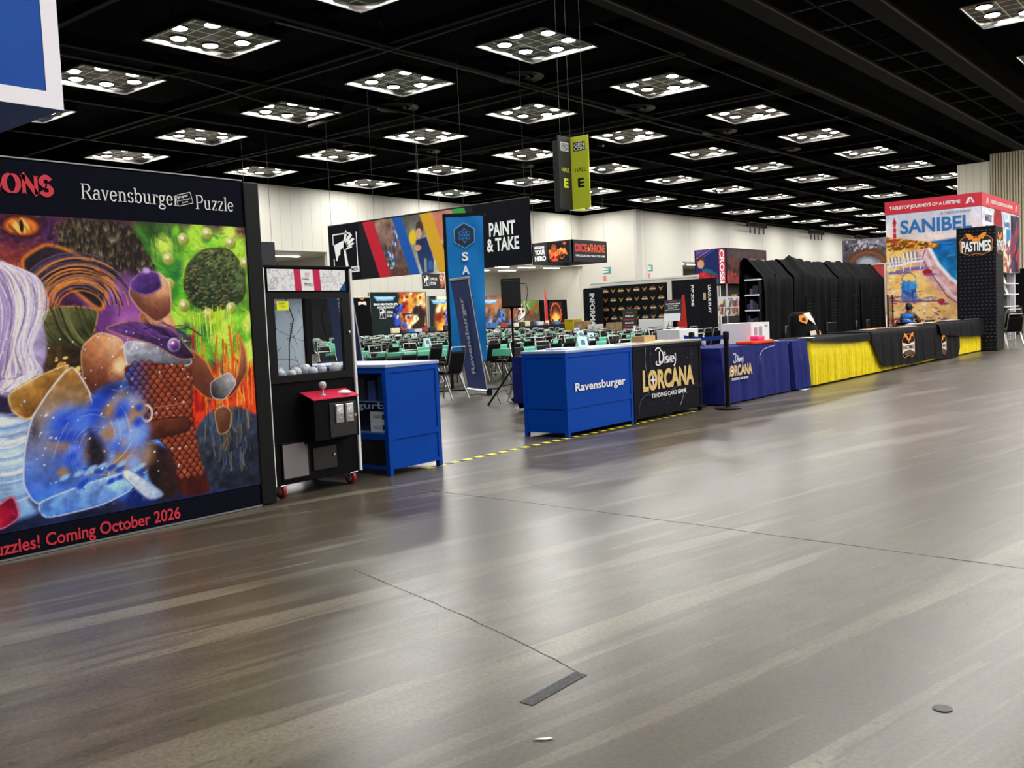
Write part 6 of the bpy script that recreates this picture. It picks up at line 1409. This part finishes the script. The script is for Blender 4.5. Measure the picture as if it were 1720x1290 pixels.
# paint and take banner
t = thing('hanging_banner', 'wide dark hanging banner with red, blue, yellow and green diagonal bands', 'banner', (28, 21.39, 3.36))
W_, H_ = 11.12, 2.39
MB().bbox(0, .05, 0, W_, 0, H_, .01).build('banner_panel', noisy('ink_fabric', (20, 20, 27), (24, 24, 31), 3, .8), t)
p = Pic(6.4, H_, 42, (22, 22, 29), 4); s0 = 2.0
def par(a, b2, c, **k): sl = .95; p.poly([(a - s0, H_ + .05), (b2 - s0, H_ + .05), (b2 - s0 + sl, -.05), (a - s0 + sl, -.05)], c, **k)
par(2.86, 4.0, (96, 76, 74), c2=(140, 110, 96), tex=.5, cell=.3); par(4.5, 5.6, (206, 204, 196), c2=(90, 84, 80), tex=.4, cell=.4); par(6.2, 7.3, (226, 206, 196), c2=(206, 130, 116), tex=.4, cell=.4)
for k in range(40): p.ell(1.55 + .55 * p.rng.random(), .25 + .95 * p.rng.random(), .06, .1, [(52, 80, 150), (190, 196, 206), (40, 50, 90), (80, 60, 50)][k % 4], soft=.5)
for k in range(18): p.ell(2.0 + .3 * p.rng.random(), 1.2 + .8 * p.rng.random(), .05, .09, [(52, 80, 150), (206, 210, 216), (40, 50, 90)][k % 3], soft=.5)
p.poly([(1.6, 0), (2.9, 0), (2.75, .35), (1.7, .3)], (96, 62, 50), tex=.4)
p.ell(3.55, 1.85, .2, .26, (70, 50, 42)); p.ell(3.5, 1.62, .16, .22, (206, 160, 130)); p.poly([(3.3, 1.35), (3.9, 1.45), (4.25, .5), (4.2, 0), (3.6, 0), (3.4, .6)], (40, 62, 120), (30, 44, 84)); p.ell(3.15, 1.5, .2, .3, (226, 190, 40), soft=.3); p.ell(3.4, 1.05, .2, .12, (206, 150, 120)); p.poly([(3.7, .05), (3.85, .05), (3.85, .6), (3.72, .6)], (140, 146, 150)); p.ell(4.05, .3, .14, .2, (50, 100, 160))
p.ell(4.7, 1.8, .35, .5, (206, 120, 90), soft=.6); p.ell(4.9, .7, .3, .4, (60, 40, 40), soft=.5)
par(2.2, 2.86, (190, 32, 50)); par(3.98, 4.52, (24, 84, 170)); par(5.56, 6.22, (214, 160, 40)); par(7.3, 7.95, (54, 150, 66))
art('banner_print', t, (-.006, W_ - s0, .01), (0, -1, 0), UZ, 6.4, H_ - .02, p.a)
letters('PAINT', t, (-.012, 23.33 - 21.39, 1.15), (0, -1, 0), UZ, 1.26, .52, M_print_w, .03); letters('& TAKE', t, (-.012, 23.47 - 21.39, .58), (0, -1, 0), UZ, 1.55, .50, M_print_w, .03)
hammer_mark(t, (-.012, W_ - .32, .52), (0, -1, 0), 1.5, 1.5, M_print_w)
MB().box(-.014, -.008, W_ - 1.9, W_ - .28, .34, .58).build('name_plate', M_print_w, t); letters('WARHAMMER', t, (-.018, W_ - .34, .385), (0, -1, 0), UZ, 1.5, .15, M_print_k, .01)
MB().tube([(.025, 0, H_ + .03), (.025, W_, H_ + .03)], .03, 8).build('top_pole', M_beam2, t)
wires(t, [(.025, .2, H_), (.025, 3.2, H_), (.025, 5.6, H_), (.025, 8.2, H_), (.025, 10.9, H_)], 9.94)
# small store sign
t = thing('hanging_banner', 'small black hanging sign of the official store below the wide banner', 'banner', (39.48, 38, 3.34))
MB().bbox(0, 1.85, 0, .04, 0, .9, .008).build('banner_panel', M_print_k, t); hammer_mark(t, (.12, -.005, .2), UX, .42, .55, M_print_w); letters('OFFICIAL', t, (.65, -.005, .5), UX, UZ, .6, .16, M_print_w, .02); letters('STORE', t, (.65, -.005, .24), UX, UZ, .46, .16, M_print_w, .02)
p = Pic(.45, .8, 60, (60, 40, 44), 8); p.spots(24, 0, .45, 0, .8, .09, [(190, 120, 90), (226, 200, 180), (120, 40, 40)], .5); art('figure_print', t, (1.38, -.005, .05), UX, UZ, .45, .8, p.a); wires(t, [(.1, .02, .9), (1.7, .02, .9)], 9.96)
# dark hanging panel behind the claw machine
t = thing('hanging_banner', 'plain dark hanging panel above the claw machine header', 'banner', (29.3, 40.2, 3.9)); MB().bbox(0, 1.75, 0, .06, 0, 1.93, .01).build('banner_panel', mat('ink_plain', (18, 18, 27), .8), t); MB().tube([(0, .03, 1.95), (1.75, .03, 1.95)], .03, 6).build('top_pole', M_beam2, t); wires(t, [(.1, .03, 1.9), (1.6, .03, 1.9)], 9.4)
# dice game sign
t = thing('hanging_sign', 'dark box sign with a fiery title and a crouching figure in red', 'hanging sign', (50, 34.9, 4.9))
b = MB(); b.box(0, .08, 0, 3.22, 0, 1.38); b.box(0, 3.95, 0, .08, 0, 1.38); b.box(0, 3.95, 3.14, 3.22, 0, 1.38); b.box(3.87, 3.95, 0, 3.22, 0, 1.38); b.build('sign_panel', mat('ink_black', (14, 13, 17), .7), t)
for s, z, h_, w_ in (('BECOME', .98, .17, .8), ('YOUR', .6, .32, .85), ('HERO', .2, .32, .9)): letters(s, t, (-.01, 3.0, z), (0, -1, 0), UZ, w_, h_, M_print_w, .05)
p = Pic(1.75, 1.3, 60, (14, 13, 17), 12)
p.ell(.55, .95, .2, .22, (206, 96, 50), (120, 40, 30)); p.poly([(.2, .2), (.1, .8), (.4, .85), (.8, .7), (1.1, .9), (1.5, .75), (1.62, .4), (1.2, .5), (.9, .4), (.85, .05), (.4, .05)], (190, 60, 40), (230, 140, 60), 60, .05, .6, .12); p.spots(26, .2, 1.5, .2, .9, .05, [(250, 170, 80), (110, 24, 24), (226, 96, 50)], .6); p.ell(1.4, 1.15, .14, .1, (200, 70, 40))
art('figure_print', t, (-.008, 2.0, .04), (0, -1, 0), UZ, 1.75, 1.3, p.a)
M_fire = mat('ember_print', (226, 84, 40), .6)
letters('DICE', t, (.3, -.01, .62), UX, UZ, 1.35, .52, mat('ember_deep_print', (206, 56, 44), .6), .03); letters('THRONE', t, (1.95, -.01, .62), UX, UZ, 1.75, .52, M_fire, .03); shapes('flame_mark', t, (1.68, -.01, .62), UX, UZ, .26, .5, [[(.5, 0), (.95, .3), (.85, .7), (.6, .6), (.5, 1), (.35, .6), (.1, .7), (.05, .3)]], M_orange)
letters('THE COLLECTIBLE TABLE-TOP GAME', t, (.3, -.01, .32), UX, UZ, 3.4, .12, M_print_w, .02); wires(t, [(.1, .1, 1.38), (3.8, .1, 1.38), (.1, 3.1, 1.38)], 8.4)
# hall sign: four fins back to back
t = thing('hall_sign', 'tall four-finned hall sign in black and yellow-green hanging from the ceiling', 'hanging sign', (19.15, 13.31, 3.91))
M_lime = mat('lime_print', (206, 212, 46), .6); M_sgk = mat('sign_black', (24, 24, 26), .6); H_ = 1.71
for (dx, dy, m, ml, u, o) in ((-1, 0, M_sgk, M_lime, (1, 0, 0), (-.50, -.016, 0)), (0, -1, M_lime, M_print_k, (0, -1, 0), (-.016, -.02, 0))):
    pass
def fin(dx, dy, m, nm):
    x0, x1 = sorted((.012 * dx if dx else -.012, .52 * dx if dx else .012)); y0, y1 = sorted((.012 * dy if dy else -.012, .52 * dy if dy else .012))
    MB().bbox(x0, x1, y0, y1, 0, H_, .003).build(nm, m, t)
fin(-1, 0, M_sgk, 'fin'); fin(0, -1, M_lime, 'fin'); fin(1, 0, M_lime, 'fin'); fin(0, 1, M_sgk, 'fin')
def fin_print(o, u, ink, plate, pt):
    o = Vector(o); u = Vector(u); q = lambda a, z: (o + u * a + Vector((0, 0, z)))[:]
    nn = u.cross(Vector(UZ)) * .003
    shapes('logo_plate', t, (o + nn + u * .08 + Vector((0, 0, 1.36)))[:], u, UZ, .33, .21, [[(0, 0), (1, 0), (1, 1), (0, 1)]], plate)
    for s, z in (('GEN', 1.465), ('CON', 1.375)): letters(s, t, (o + nn * 2 + u * .10 + Vector((0, 0, z)))[:], u, UZ, .29, .085, pt, .03)
    letters('HALL', t, (o + nn + u * .10 + Vector((0, 0, .87)))[:], u, UZ, .32, .10, ink, .005); letters('E', t, (o + nn + u * .17 + Vector((0, 0, .50)))[:], u, UZ, .18, .22, ink, .04)
fin_print((-.51, -.0125, 0), (1, 0, 0), M_lime, mat('grey_plate', (196, 196, 196), .6), M_print_k); fin_print((-.0125, -.02, 0), (0, -1, 0), M_print_k, M_print_k, M_print_w)
wires(t, [(0, 0, H_), (-.4, 0, H_), (0, -.4, H_)], 9.4)
# big blue sign box over the puzzle booth
t = thing('hanging_sign', 'big blue box sign with a white border hanging over the puzzle booth', 'hanging sign', (0, 14, 4.69))
MB().box(0, 7.14, 0, 6, 0, 2.6).build('sign_box', noisy('sign_blue', (6, 66, 150), (8, 70, 156), 1, .6), t)
b = MB(); bw = .24; b.box(0, 7.145, -.012, -.002, 0, bw); b.box(7.145 - bw, 7.145, -.012, -.002, bw, 2.6 - bw); b.box(0, 7.145, -.012, -.002, 2.6 - bw, 2.6); b.box(0, bw, -.012, -.002, bw, 2.6 - bw); b.build('border', mat('border_white', (226, 222, 228), .6), t)
wires(t, [(6.9, .2, 2.6), (6.9, 5.8, 2.6), (.3, .2, 2.6)], 8.6)

# ---------------------------------------------------------------- posters and booths at the far side
M_alu = mat('alu_frame', (170, 170, 172), .4, .8)
def poster(name, label, x, y, w, h, img, d=.12, cat='poster', legs=True):
    t = thing(name, label, cat, (x, y, 0))
    b = MB(); b.box(0, w, 0, d, .02, h); b.build('backing', M_black, t)
    art('poster_print', t, (.03, -.006, .05), UX, UZ, w - .06, h - .08, img)
    b = MB(); b.box(-.05, 0, -.02, d, 0, h); b.box(w, w + .05, -.02, d, 0, h); b.build('side_post', M_alu, t); return t
def flames(w, h, res, seed, x0, dark=(16, 34, 34)):
    p = Pic(w, h, res, dark, seed)
    p.poly([(x0, 0), (x0 + .3, h * .5), (x0 + .6, h), (w, h), (w, 0)], (226, 120, 40), (250, 190, 80), 60, .25, .8, .4)
    p.spots(60, x0 + .5, w, 0, h, .16, [(250, 220, 140), (214, 70, 26), (255, 246, 210), (140, 40, 20), (236, 150, 50)], .9)
    p.poly([(w * .62, h * .2), (w * .8, h * .75), (w * .95, h * .9), (w * .9, h * .4), (w * .75, h * .1)], (246, 236, 150), (255, 250, 220), 60, .15, .5, .2)
    p.spots(22, w * .78, w * .96, h * .2, h * .7, .16, [(40, 34, 30), (76, 84, 40), (60, 30, 24)], .6)
    for cx, cy, r in ((.50, .72, .3), (.46, .46, .28), (.58, .40, .2), (.42, .58, .18), (.53, .12, .26), (.40, .08, .2), (.60, .14, .16), (.66, .55, .12)):
        p.ell(w * cx, h * cy, r, r * .9, (36, 60, 170), (70, 96, 210), 70, .2, .5, .1)
    p.spots(24, w * .36, w * .66, h * .1, h * .8, .06, [(220, 220, 230), (24, 30, 80), (196, 50, 40), (90, 110, 220)], .5)
    p.line([(w * .55, h * .6), (w * .78, h * .62)], .09, (40, 40, 46)); p.line([(w * .57, h * .63), (w * .75, h * .66)], .04, (120, 110, 100))
    return np.clip(p.a, 0, 255)
M_plq = mat('plaque_blue', (96, 170, 214), .6)
def plaque(t, x, z, w):
    shapes('name_plaque', t, (x, -.012, z), UX, UZ, w, .27, [[(0, 1), (1, 1), (.86, 0), (.14, 0)]], M_plq); letters('WARHAMMER', t, (x + w * .12, -.016, z + .10), UX, UZ, w * .76, .12, M_print_w, .03); letters('40,000', t, (x + w * .38, -.016, z + .02), UX, UZ, w * .24, .055, M_print_w, .02)
t = poster('poster_wall', 'big flame-painted poster wall announcing new starter sets', 37.25, 40, 4.5, 3.28, flames(4.44, 3.2, 40, 5, 1.9))
plaque(t, .25, 2.78, 1.75); letters('BRAND NEW STARTER SETS', t, (.24, -.012, 2.52), UX, UZ, 1.88, .13, M_print_w, .04); letters('AVAILABLE NOW AT', t, (.5, -.012, 2.34), UX, UZ, 1.4, .13, M_print_w, .04); hammer_mark(t, (.68, -.012, 1.78), UX, .45, .52, M_print_w); letters('OFFICIAL', t, (1.22, -.012, 2.05), UX, UZ, .52, .15, M_print_w, .03); letters('STORE', t, (1.22, -.012, 1.84), UX, UZ, .44, .15, M_print_w, .03)
t = poster('poster_wall', 'second flame-painted poster wall partly hidden by the light blue tall banner', 42.35, 40.3, 3.6, 3.04, flames(3.54, 2.96, 36, 6, .2, (30, 40, 44))); plaque(t, .15, 2.55, 1.5)
p = Pic(3.8, 2.95, 40, (110, 74, 54), 9); p.poly([(0, 1.4), (0, 2.95), (3.8, 2.95), (3.8, 1.4)], (120, 84, 64), (170, 110, 76), 90, .3, .6, .4); p.spots(50, 0, 3.8, .8, 2.9, .18, [(150, 96, 66), (90, 60, 50), (190, 130, 80)], 1.2)
p.spots(150, .1, 3.7, .1, 1.5, .1, [(60, 96, 156), (84, 126, 190), (30, 44, 76), (150, 170, 196), (70, 60, 60)], .6); p.ell(2.1, 1.7, .3, .3, (60, 110, 180), soft=.4); p.spots(20, 1.8, 2.4, 1.3, 2.0, .09, [(90, 140, 206), (40, 60, 110)], .5)
t = poster('poster_wall', 'brown poster wall with a crowd of blue figures behind the loudspeaker', 46.7, 40, 3.85, 3.0, np.clip(p.a, 0, 255)); plaque(t, .1, 2.5, 1.75)
p = Pic(2.9, 2.75, 40, (150, 160, 96), 10); p.poly([(0, 1.6), (0, 2.75), (2.9, 2.75), (2.9, 1.4)], (170, 180, 120), (110, 150, 80), 30, .2, .5, .3); p.ell(2.1, 1.3, 1.1, .8, (120, 96, 66), (90, 70, 50), 90, .2, .5); p.ell(1.5, .7, 1.1, .45, (226, 110, 40), (190, 70, 30), 90, .15, .6, .2); p.ell(.6, 1.9, .62, .68, (236, 230, 220), soft=.06); p.spots(20, .2, 1.0, 1.5, 2.3, .06, [(40, 40, 40), (200, 60, 50)], .5); p.spots(26, 1.8, 2.8, 1.9, 2.7, .15, [(80, 140, 60), (196, 60, 40), (150, 110, 50)], .6); p.spots(20, .6, 2.4, .4, 1.0, .1, [(60, 34, 30), (240, 150, 60)], .6)
poster('poster_wall', 'painted poster wall with an orange creature on pale green', 55.3, 44, 2.95, 2.8, np.clip(p.a, 0, 255))
t = thing('drape_backdrop', 'black drape backdrop with a round flaming emblem', 'backdrop', (58.4, 44, 0))
cloth_cover('drape_cloth', M_blk_fab, 0, 3.55, 0, .08, 2.8, .02, .02, .4, 71, t, rows=3, step=.08, flare=0)
p = Pic(1.7, 2.0, 60, (22, 22, 24), 13); p.ell(.85, 1.0, .74, .92, (214, 84, 30), soft=.05, tex=.3); p.ell(.85, 1.0, .62, .80, (60, 24, 16), soft=.05); 
for k in range(9): x = .35 + .125 * k; p.poly([(x - .09, .35 + .1 * abs(k - 4)), (x + .09, .35 + .1 * abs(k - 4)), (x + .05 * math.sin(k), 1.65 - .12 * abs(k - 4))], (236, 110, 30), (255, 214, 90), -90, .04)
p.ell(.85, .75, .3, .36, (255, 200, 90), soft=.6)
for k in range(16): a = k * PI / 8; p.line([(.85 + .74 * math.cos(a), 1 + .92 * math.sin(a)), (.85 + .83 * math.cos(a), 1 + 1.0 * math.sin(a))], .07, (206, 96, 40))
art('flame_emblem', t, (1.1, -.06, .65), UX, UZ, 1.7, 2.0, np.clip(p.a, 0, 255))
t = thing('feather_flag', 'narrow red feather flag standing between the creature mural and the flame drape', 'flag', (58.2, 43.4, 0)); MB().tube([(0, 0, 0), (0, 0, 3.6)], .02, 6).build('pole', M_alu, t); MB().prism([(0, -.01, .9), (.36, -.01, .9), (.36, -.01, 2.4), (.24, -.01, 3.1), (.06, -.01, 3.65), (0, -.01, 3.65)], (0, .015, 0)).build('flag_cloth', noisy('flag_red', (190, 36, 40), (206, 60, 50), 3, .7), t); MB().bbox(-.2, .3, -.2, .2, 0, .04).build('base', M_black, t)
# pipe and drape run behind the claw machine
for k, x in enumerate((26.6, 29.6, 32.6, 35.6)):
    w = 2.95 if k < 3 else 1.45
    t = thing('drape_backdrop', ('pleated black drape panel on poles behind the claw machine, first of the run', 'pleated black drape panel on poles behind the claw machine, second of the run', 'pleated black drape panel on poles seen through the claw machine glass', 'short black drape panel with a small winged logo beside the flame poster')[k], 'backdrop', (x, 39.8, 0))
    cloth_cover('drape_cloth', M_blk_fab, 0, w, 0, .06, 2.95, .03, .04, .28, 75 + k, t, rows=2, step=.05, flare=0); MB().tube([(0, .03, 3.0), (w, .03, 3.0)], .03, 6).build('cross_bar', M_alu, t); MB().tube([(w, .03, 0), (w, .03, 3.05)], .03, 8).build('upright', M_alu, t)
    if k == 3:
        shapes('winged_logo', t, (.45, -.12, 2.5), UX, UZ, .6, .42, [[(0, .1), (0, .55), (.3, .62), (.5, .5), (.7, .62), (1, .55), (1, .1), (.7, .2), (.5, .25), (.3, .2)]], M_cream); wing_logo(t, (.45, -.125, 2.66), UX, .6, .34)
# ---------------------------------------------------------------- card game area: panels facing the tables
FX = (0, -1, 0)
def tall_panel(x, y1, w, h, label, text, tz, th, tw, off=.25):
    t = thing('banner_panel', label, 'banner', (x, y1 - w, 0))
    pr = [(0, 0), (w, 0), (w, h - .06), (w - .06, h), (.06, h), (0, h - .06)]
    MB().prism([(0, yy, zz) for yy, zz in pr], (.06, 0, 0)).build('fabric_panel', mat('ink_fabric2', (12, 13, 21), .8, 0, 0, .2), t); MB().bbox(-.12, .2, .02, w - .02, 0, .025).build('base_plate', M_black, t)
    letters(text, t, (-.006, w - off, tz), (0, 0, -1), FX, th, tw, M_print_w, .035); return t
tall_panel(32.0, 21.9, .92, 2.47, 'tall black panel reading information at the end of the winged logo wall', 'INFORMATION', 2.26, 2.0, .24, .30)
tall_panel(31.0, 16.80, .65, 2.50, 'tall black panel reading zone beside the easel sign', 'PVP ZONE', 2.30, .76, .11, .27)
t = tall_panel(31.0, 16.13, .60, 2.46, 'tall black panel reading league play with a small tan sticker', 'LEAGUE PLAY', 2.27, 1.0, .11, .27); MB().box(-.012, -.002, .42, .52, 1.75, 2.0).build('sticker', mat('tan_sticker', (206, 176, 130), .6), t)
t = thing('logo_wall', 'wide black backdrop wall patterned with small winged logos in rows', 'backdrop', (32.3, 18.3, 0))
MB().box(0, .12, 0, 2.95, .02, 2.52).build('wall_panel', M_black, t)
p = Pic(2.95, 2.5, 60, (9, 10, 13), 15)
p.poly([(.4, 1.5), (1.0, 1.2), (1.3, .4), (.8, .3), (.7, 1.0)], (26, 33, 41), soft=.05); p.poly([(2.75, 1.75), (2.3, 1.35), (1.8, 1.2), (2.0, .3), (2.3, .3), (2.4, 1.1)], (26, 33, 41), soft=.05)
for i in range(7):
    for j in range(8):
        x, y = .22 + j * .36, .12 + i * .36 + .02 * j * .0
        if (i + j) % 2: p.line([(x - .08, y + .07), (x, y - .06), (x + .08, y + .07)], .03, (216, 146, 50)); p.line([(x - .03, y + .02), (x + .03, y + .02)], .02, (206, 190, 170))
        else: p.line([(x - .11, y), (x + .11, y)], .06, (214, 190, 160)); p.line([(x - .08, y + .05), (x - .03, y + .08)], .03, (216, 146, 50)); p.line([(x + .08, y + .05), (x + .03, y + .08)], .03, (216, 146, 50)); p.line([(x - .1, y - .05), (x + .1, y - .05)], .014, (120, 80, 50))
art('logo_print', t, (-.006, 2.95, .02), FX, UZ, 2.95, 2.5, p.a)
t = thing('booth_wall', 'plain navy booth wall between the winged logo wall and the tall black panels', 'booth wall', (32.8, 16.45, 0)); MB().bbox(0, .1, 0, 1.87, 0, 2.56, .01).build('wall_panel', mat('ink_fabric2'), t); MB().box(-.01, .11, 0, 1.87, 2.54, 2.58).build('cap_rail', M_black, t)
t = thing('booth_wall', 'pale grey booth wall showing above the winged logo wall', 'booth wall', (35.5, 18.6, 0)); MB().bbox(0, .1, 0, 5.3, 0, 2.80, .01).build('wall_panel', mat('pale_booth_grey', (196, 194, 186), .6), t); MB().box(-.02, .12, 0, 5.3, 2.78, 2.86).build('cap_rail', mat('cap_white', (222, 220, 214), .5), t)
def easel(x, y, w, h, z, label, lines, low=None):
    t = thing('easel_sign', label, 'sign', (x, y, 0)); 
    for yy in (-.02, w + .02): MB().tube([(-.15, yy, 0), (.12, w / 2, z + h + .05)], .014, 6).build('leg', M_black, t)
    MB().tube([(.45, w / 2, 0), (.12, w / 2, z + h)], .014, 6).build('leg', M_black, t); lean = .10
    MB().prism([(-.06, 0, z), (-.06, w, z), (.06, w, z + h), (.06, 0, z + h)], (.015, 0, 0)).build('sign_board', M_print_k, t)
    v = Vector((.12, 0, h)).normalized(); L_ = math.hypot(.12, h)
    for k, (s, ww, m) in enumerate(lines): f = 1 - (k + 1.0) / (len(lines) + 1.2); letters(s, t, (Vector((-.066, w / 2 + w * ww / 2, z)) + v * (L_ * (f * (.6 if low else .9) + (.38 if low else .05))))[:], FX, v[:], w * ww, h * .055, m, .03)
    if low:
        o_ = Vector((-.068, 0, z)); b = MB(); q = v * (L_ * .36); b.add([(o_ + Vector((0, .02, 0)))[:], (o_ + Vector((0, w - .02, 0)))[:], (o_ + q + Vector((0, w - .02, 0)))[:], (o_ + q + Vector((0, .02, 0)))[:]], [(3, 2, 1, 0)]); b.build('pinned_sheet', M_pap, t)
    return t
easel(29.0, 15.85, .68, .72, 1.06, 'black easel sign with white sheets pinned on its lower half', [('MAGIC', .4, M_red), ('SCHEDULED EVENTS', .8, M_print_w), ('PLAY OPEN', .6, M_print_w), ('LEARN TO', .5, M_print_w), ('JOIN US TODAY', .8, M_print_w)], True)
easel(29.0, 17.62, .60, .95, .6, 'black easel sign with lines of lettering before the winged logo wall', [('MAGIC', .4, M_red), ('SIGN UP', .6, M_print_w), ('OPEN PLAY', .7, M_red), ('LEAGUES', .6, M_print_w), ('EVENTS', .6, M_red), ('INFORMATION', .8, M_print_w)])
t = thing('feather_flag', 'pointed red flag sign standing behind the easel with white sheets', 'flag', (29.9, 16.10, 0)); MB().prism([(0, 0, .05), (0, .62, .05), (0, .20, 1.95), (0, .12, 1.95)], (.02, 0, 0)).build('flag_cloth', noisy('flag_red2', (196, 40, 40), (206, 54, 46), 3, .7), t); MB().bbox(-.1, .14, .1, .5, 0, .05).build('base', M_black, t)
# booth with the vertical lettering
t = thing('game_booth', 'booth tower with a red vertical title over a blue poster', 'exhibition booth', (40, 19.5, 0))
b = MB(); b.box(0, 4.3, 0, .1, 2.55, 4.17); b.box(0, .1, .1, 1.5, 2.55, 4.17); b.box(0, 4.3, 1.5, 1.6, 2.55, 4.17); b.box(4.2, 4.3, .1, 1.5, 2.55, 4.17); b.build('sign_panel', M_black, t)
for x in (.03, 2.2, 4.22):
    for y in (.03, 1.5): MB().box(x, x + .05, y, y + .05, 0, 2.55).build('upright', M_alu, t)
p = Pic(1.5, 1.6, 70, (24, 34, 92), 17); p.poly([(0, 1.3), (.7, 1.6), (0, 1.6)], (110, 80, 150), soft=.1); p.line([(0, 1.2), (.8, 1.6)], .03, (226, 120, 150)); p.line([(0, 1.05), (1.0, 1.6)], .02, (90, 110, 200)); p.ell(.28, 1.1, .2, .22, (70, 44, 40)); p.ell(.26, .95, .17, .2, (206, 150, 126)); p.poly([(.3, .75), (.7, .7), (1.1, .45), (1.1, .2), (.4, .4)], (30, 90, 110), tex=.3); p.poly([(0, .0), (0, .5), (.4, .6), (.8, .45), (1.1, .4), (1.1, .0)], (190, 40, 56), (130, 20, 40), -60, .05, .5, .15); p.poly([(.6, 0), (1.1, 0), (1.1, .2), (.7, .2)], (40, 130, 140), soft=.05)
art('title_poster', t, (-.008, 1.55, 2.56), FX, UZ, 1.5, 1.6, np.clip(p.a, 0, 255)); MB().box(-.012, -.008, .08, .36, 2.56, 4.12).build('title_band', mat('title_red', (214, 40, 66), .6), t); letters('CROSSI', t, (-.016, .335, 4.10), (0, 0, -1), FX, 1.5, .22, M_print_w, .03)
p = Pic(4.3, 1.6, 46, (52, 36, 40), 18); p.spots(150, 0, 4.3, 0, 1.5, .13, [(70, 44, 44), (110, 60, 50), (40, 28, 34), (90, 70, 70), (130, 70, 60)], .7); p.spots(30, 0, 4.2, 0, .5, .08, [(196, 70, 50), (170, 50, 50)], .6); p.poly([(0, 1.2), (0, 1.6), (4.3, 1.6), (4.3, 1.2)], (90, 80, 86), soft=.3)
art('crowd_poster', t, (0, -.008, 2.56), UX, UZ, 4.3, 1.6, np.clip(p.a, 0, 255)); letters('MAGIC', t, (2.5, -.014, 3.55), UX, UZ, .6, .16, M_print_w, .03); letters('HOBBIT', t, (3.35, -.014, 3.52), UX, UZ, .75, .2, M_gold, .03)
t = thing('booth_wall', 'black panel with small gold and white lettering under the crowd poster', 'booth wall', (40.3, 19.9, 0)); MB().bbox(0, 3.9, 0, .08, 0, 2.5, .01).build('wall_panel', mat('olive_black', (18, 18, 14), .7), t); letters('MAGIC', t, (.3, -.006, 1.95), UX, UZ, .5, .12, M_red, .03); letters('HOBBIT', t, (.95, -.006, 1.95), UX, UZ, .6, .14, M_gold, .03)
p = Pic(2.8, .85, 60, (206, 206, 206), 19); p.spots(70, .08, 2.7, .08, .62, .09, [(150, 60, 60), (190, 150, 110), (90, 90, 110), (70, 50, 50), (226, 206, 150)], .4); p.poly([(1.5, .08), (2.7, .08), (2.7, .66), (1.5, .66)], (140, 90, 84), tex=.8, cell=.12, soft=.03)
for x in (.05, .7, 1.4, 2.1, 2.75): p.line([(x, 0), (x, .7)], .03, (240, 240, 240))
p.line([(0, .38), (2.8, .38)], .025, (240, 240, 240)); p.ell(1.2, .76, .08, .05, (40, 100, 180))
t = thing('product_display', 'white framed display of small pictures below the vertical red title', 'display', (37.7, 18.9, 0)); b = MB(); b.box(0, 2.8, 0, .05, 1.1, 1.95); b.build('board', M_white, t); art('picture_print', t, (0, -.006, 1.1), UX, UZ, 2.8, .85, p.a)
for x in (.1, 2.65): MB().box(x, x + .05, .05, .1, 0, 1.95).build('post', M_alu, t)
t_ = cloth_cover('draped_counter', noisy('red_cloth', (190, 40, 54), (206, 54, 64), 5, .8), 30.5, 32.4, 14.0, 14.7, .80, .02, .02, .5, 95); tag(t_, 'red draped table between the league panel and the black drapes', 'table')
# dragon mural booth
t = thing('mural_booth', 'booth wall with a grey and brown mural above red panels', 'exhibition booth', (40, 11.2, 0))
b = MB(); b.box(0, .12, 0, 3.05, 2.98, 4.02); b.box(0, .12, 0, .1, 0, 2.98); b.box(0, .12, 2.95, 3.05, 0, 2.98); b.build('wall_panel', M_black, t)
p = Pic(3.05, 1.04, 90, (110, 104, 116), 22); p.poly([(0, 0), (0, 1.04), (3.05, 1.04), (3.05, 0)], (92, 86, 98), (128, 120, 132), 40, .02, .6, .3); p.line(arc(1.0, -.1, .75, .62, 150, 20), .3, (96, 62, 46), .12); p.line(arc(1.0, -.12, .72, .6, 150, 20), .1, (140, 84, 54), .1); p.line(arc(.9, .1, 1.2, .8, 120, 40), .05, (196, 196, 204), .08, .6); p.spots(26, .1, 1.6, .6, 1.0, .04, [(190, 190, 200), (60, 54, 60)], .6); p.ell(1.0, .08, .35, .2, (176, 180, 190), soft=.8)
art('mural_print', t, (-.006, 3.05, 2.98), FX, UZ, 3.05, 1.04, np.clip(p.a, 0, 255))
for y0, y1, c_ in ((.1, 1.3, (150, 60, 40)), (1.4, 2.95, (176, 50, 52))): MB().box(.02, .1, y0, y1, .05, 2.94).build('red_panel', mat('mural_red_%d' % c_[0], c_, .6), t)
# wall signs
for (o, u, nm) in (((78.985, 51.6, 5.5), FX, 'return'), ((81.4, 47.985, 5.55), UX, 'side')):
    t = thing('wall_sign', 'green notice above a red one on the white wall, ' + ('nearer the dice sign' if nm == 'return' else 'past the grey column'), 'sign', o)
    shp = lambda n, z, h, w, m, d: shapes(n, t, (Vector(u).cross(Vector(UZ)) * d + Vector((0, 0, z)))[:], u, UZ, w, h, [[(0, 0), (1, 0), (1, 1), (0, 1)]], m)
    shp('plate', 0, .62, .9, mat('notice_teal', (60, 130, 120), .6), .01); shp('plate_print', .1, .16, .6, M_print_w, .014); shp('plate_print', .35, .16, .6, M_print_w, .014); shp('lower_plate', -.75, .55, .36, mat('notice_red', (196, 120, 120), .6), .01)
    letters('FIRE', t, (Vector(u) * .2 + Vector(u).cross(Vector(UZ)) * .018 + Vector((0, 0, .37)))[:], u, UZ, .4, .12, mat('notice_teal'), .02); letters('HOSE', t, (Vector(u) * .2 + Vector(u).cross(Vector(UZ)) * .018 + Vector((0, 0, .12)))[:], u, UZ, .4, .12, mat('notice_teal'), .02)
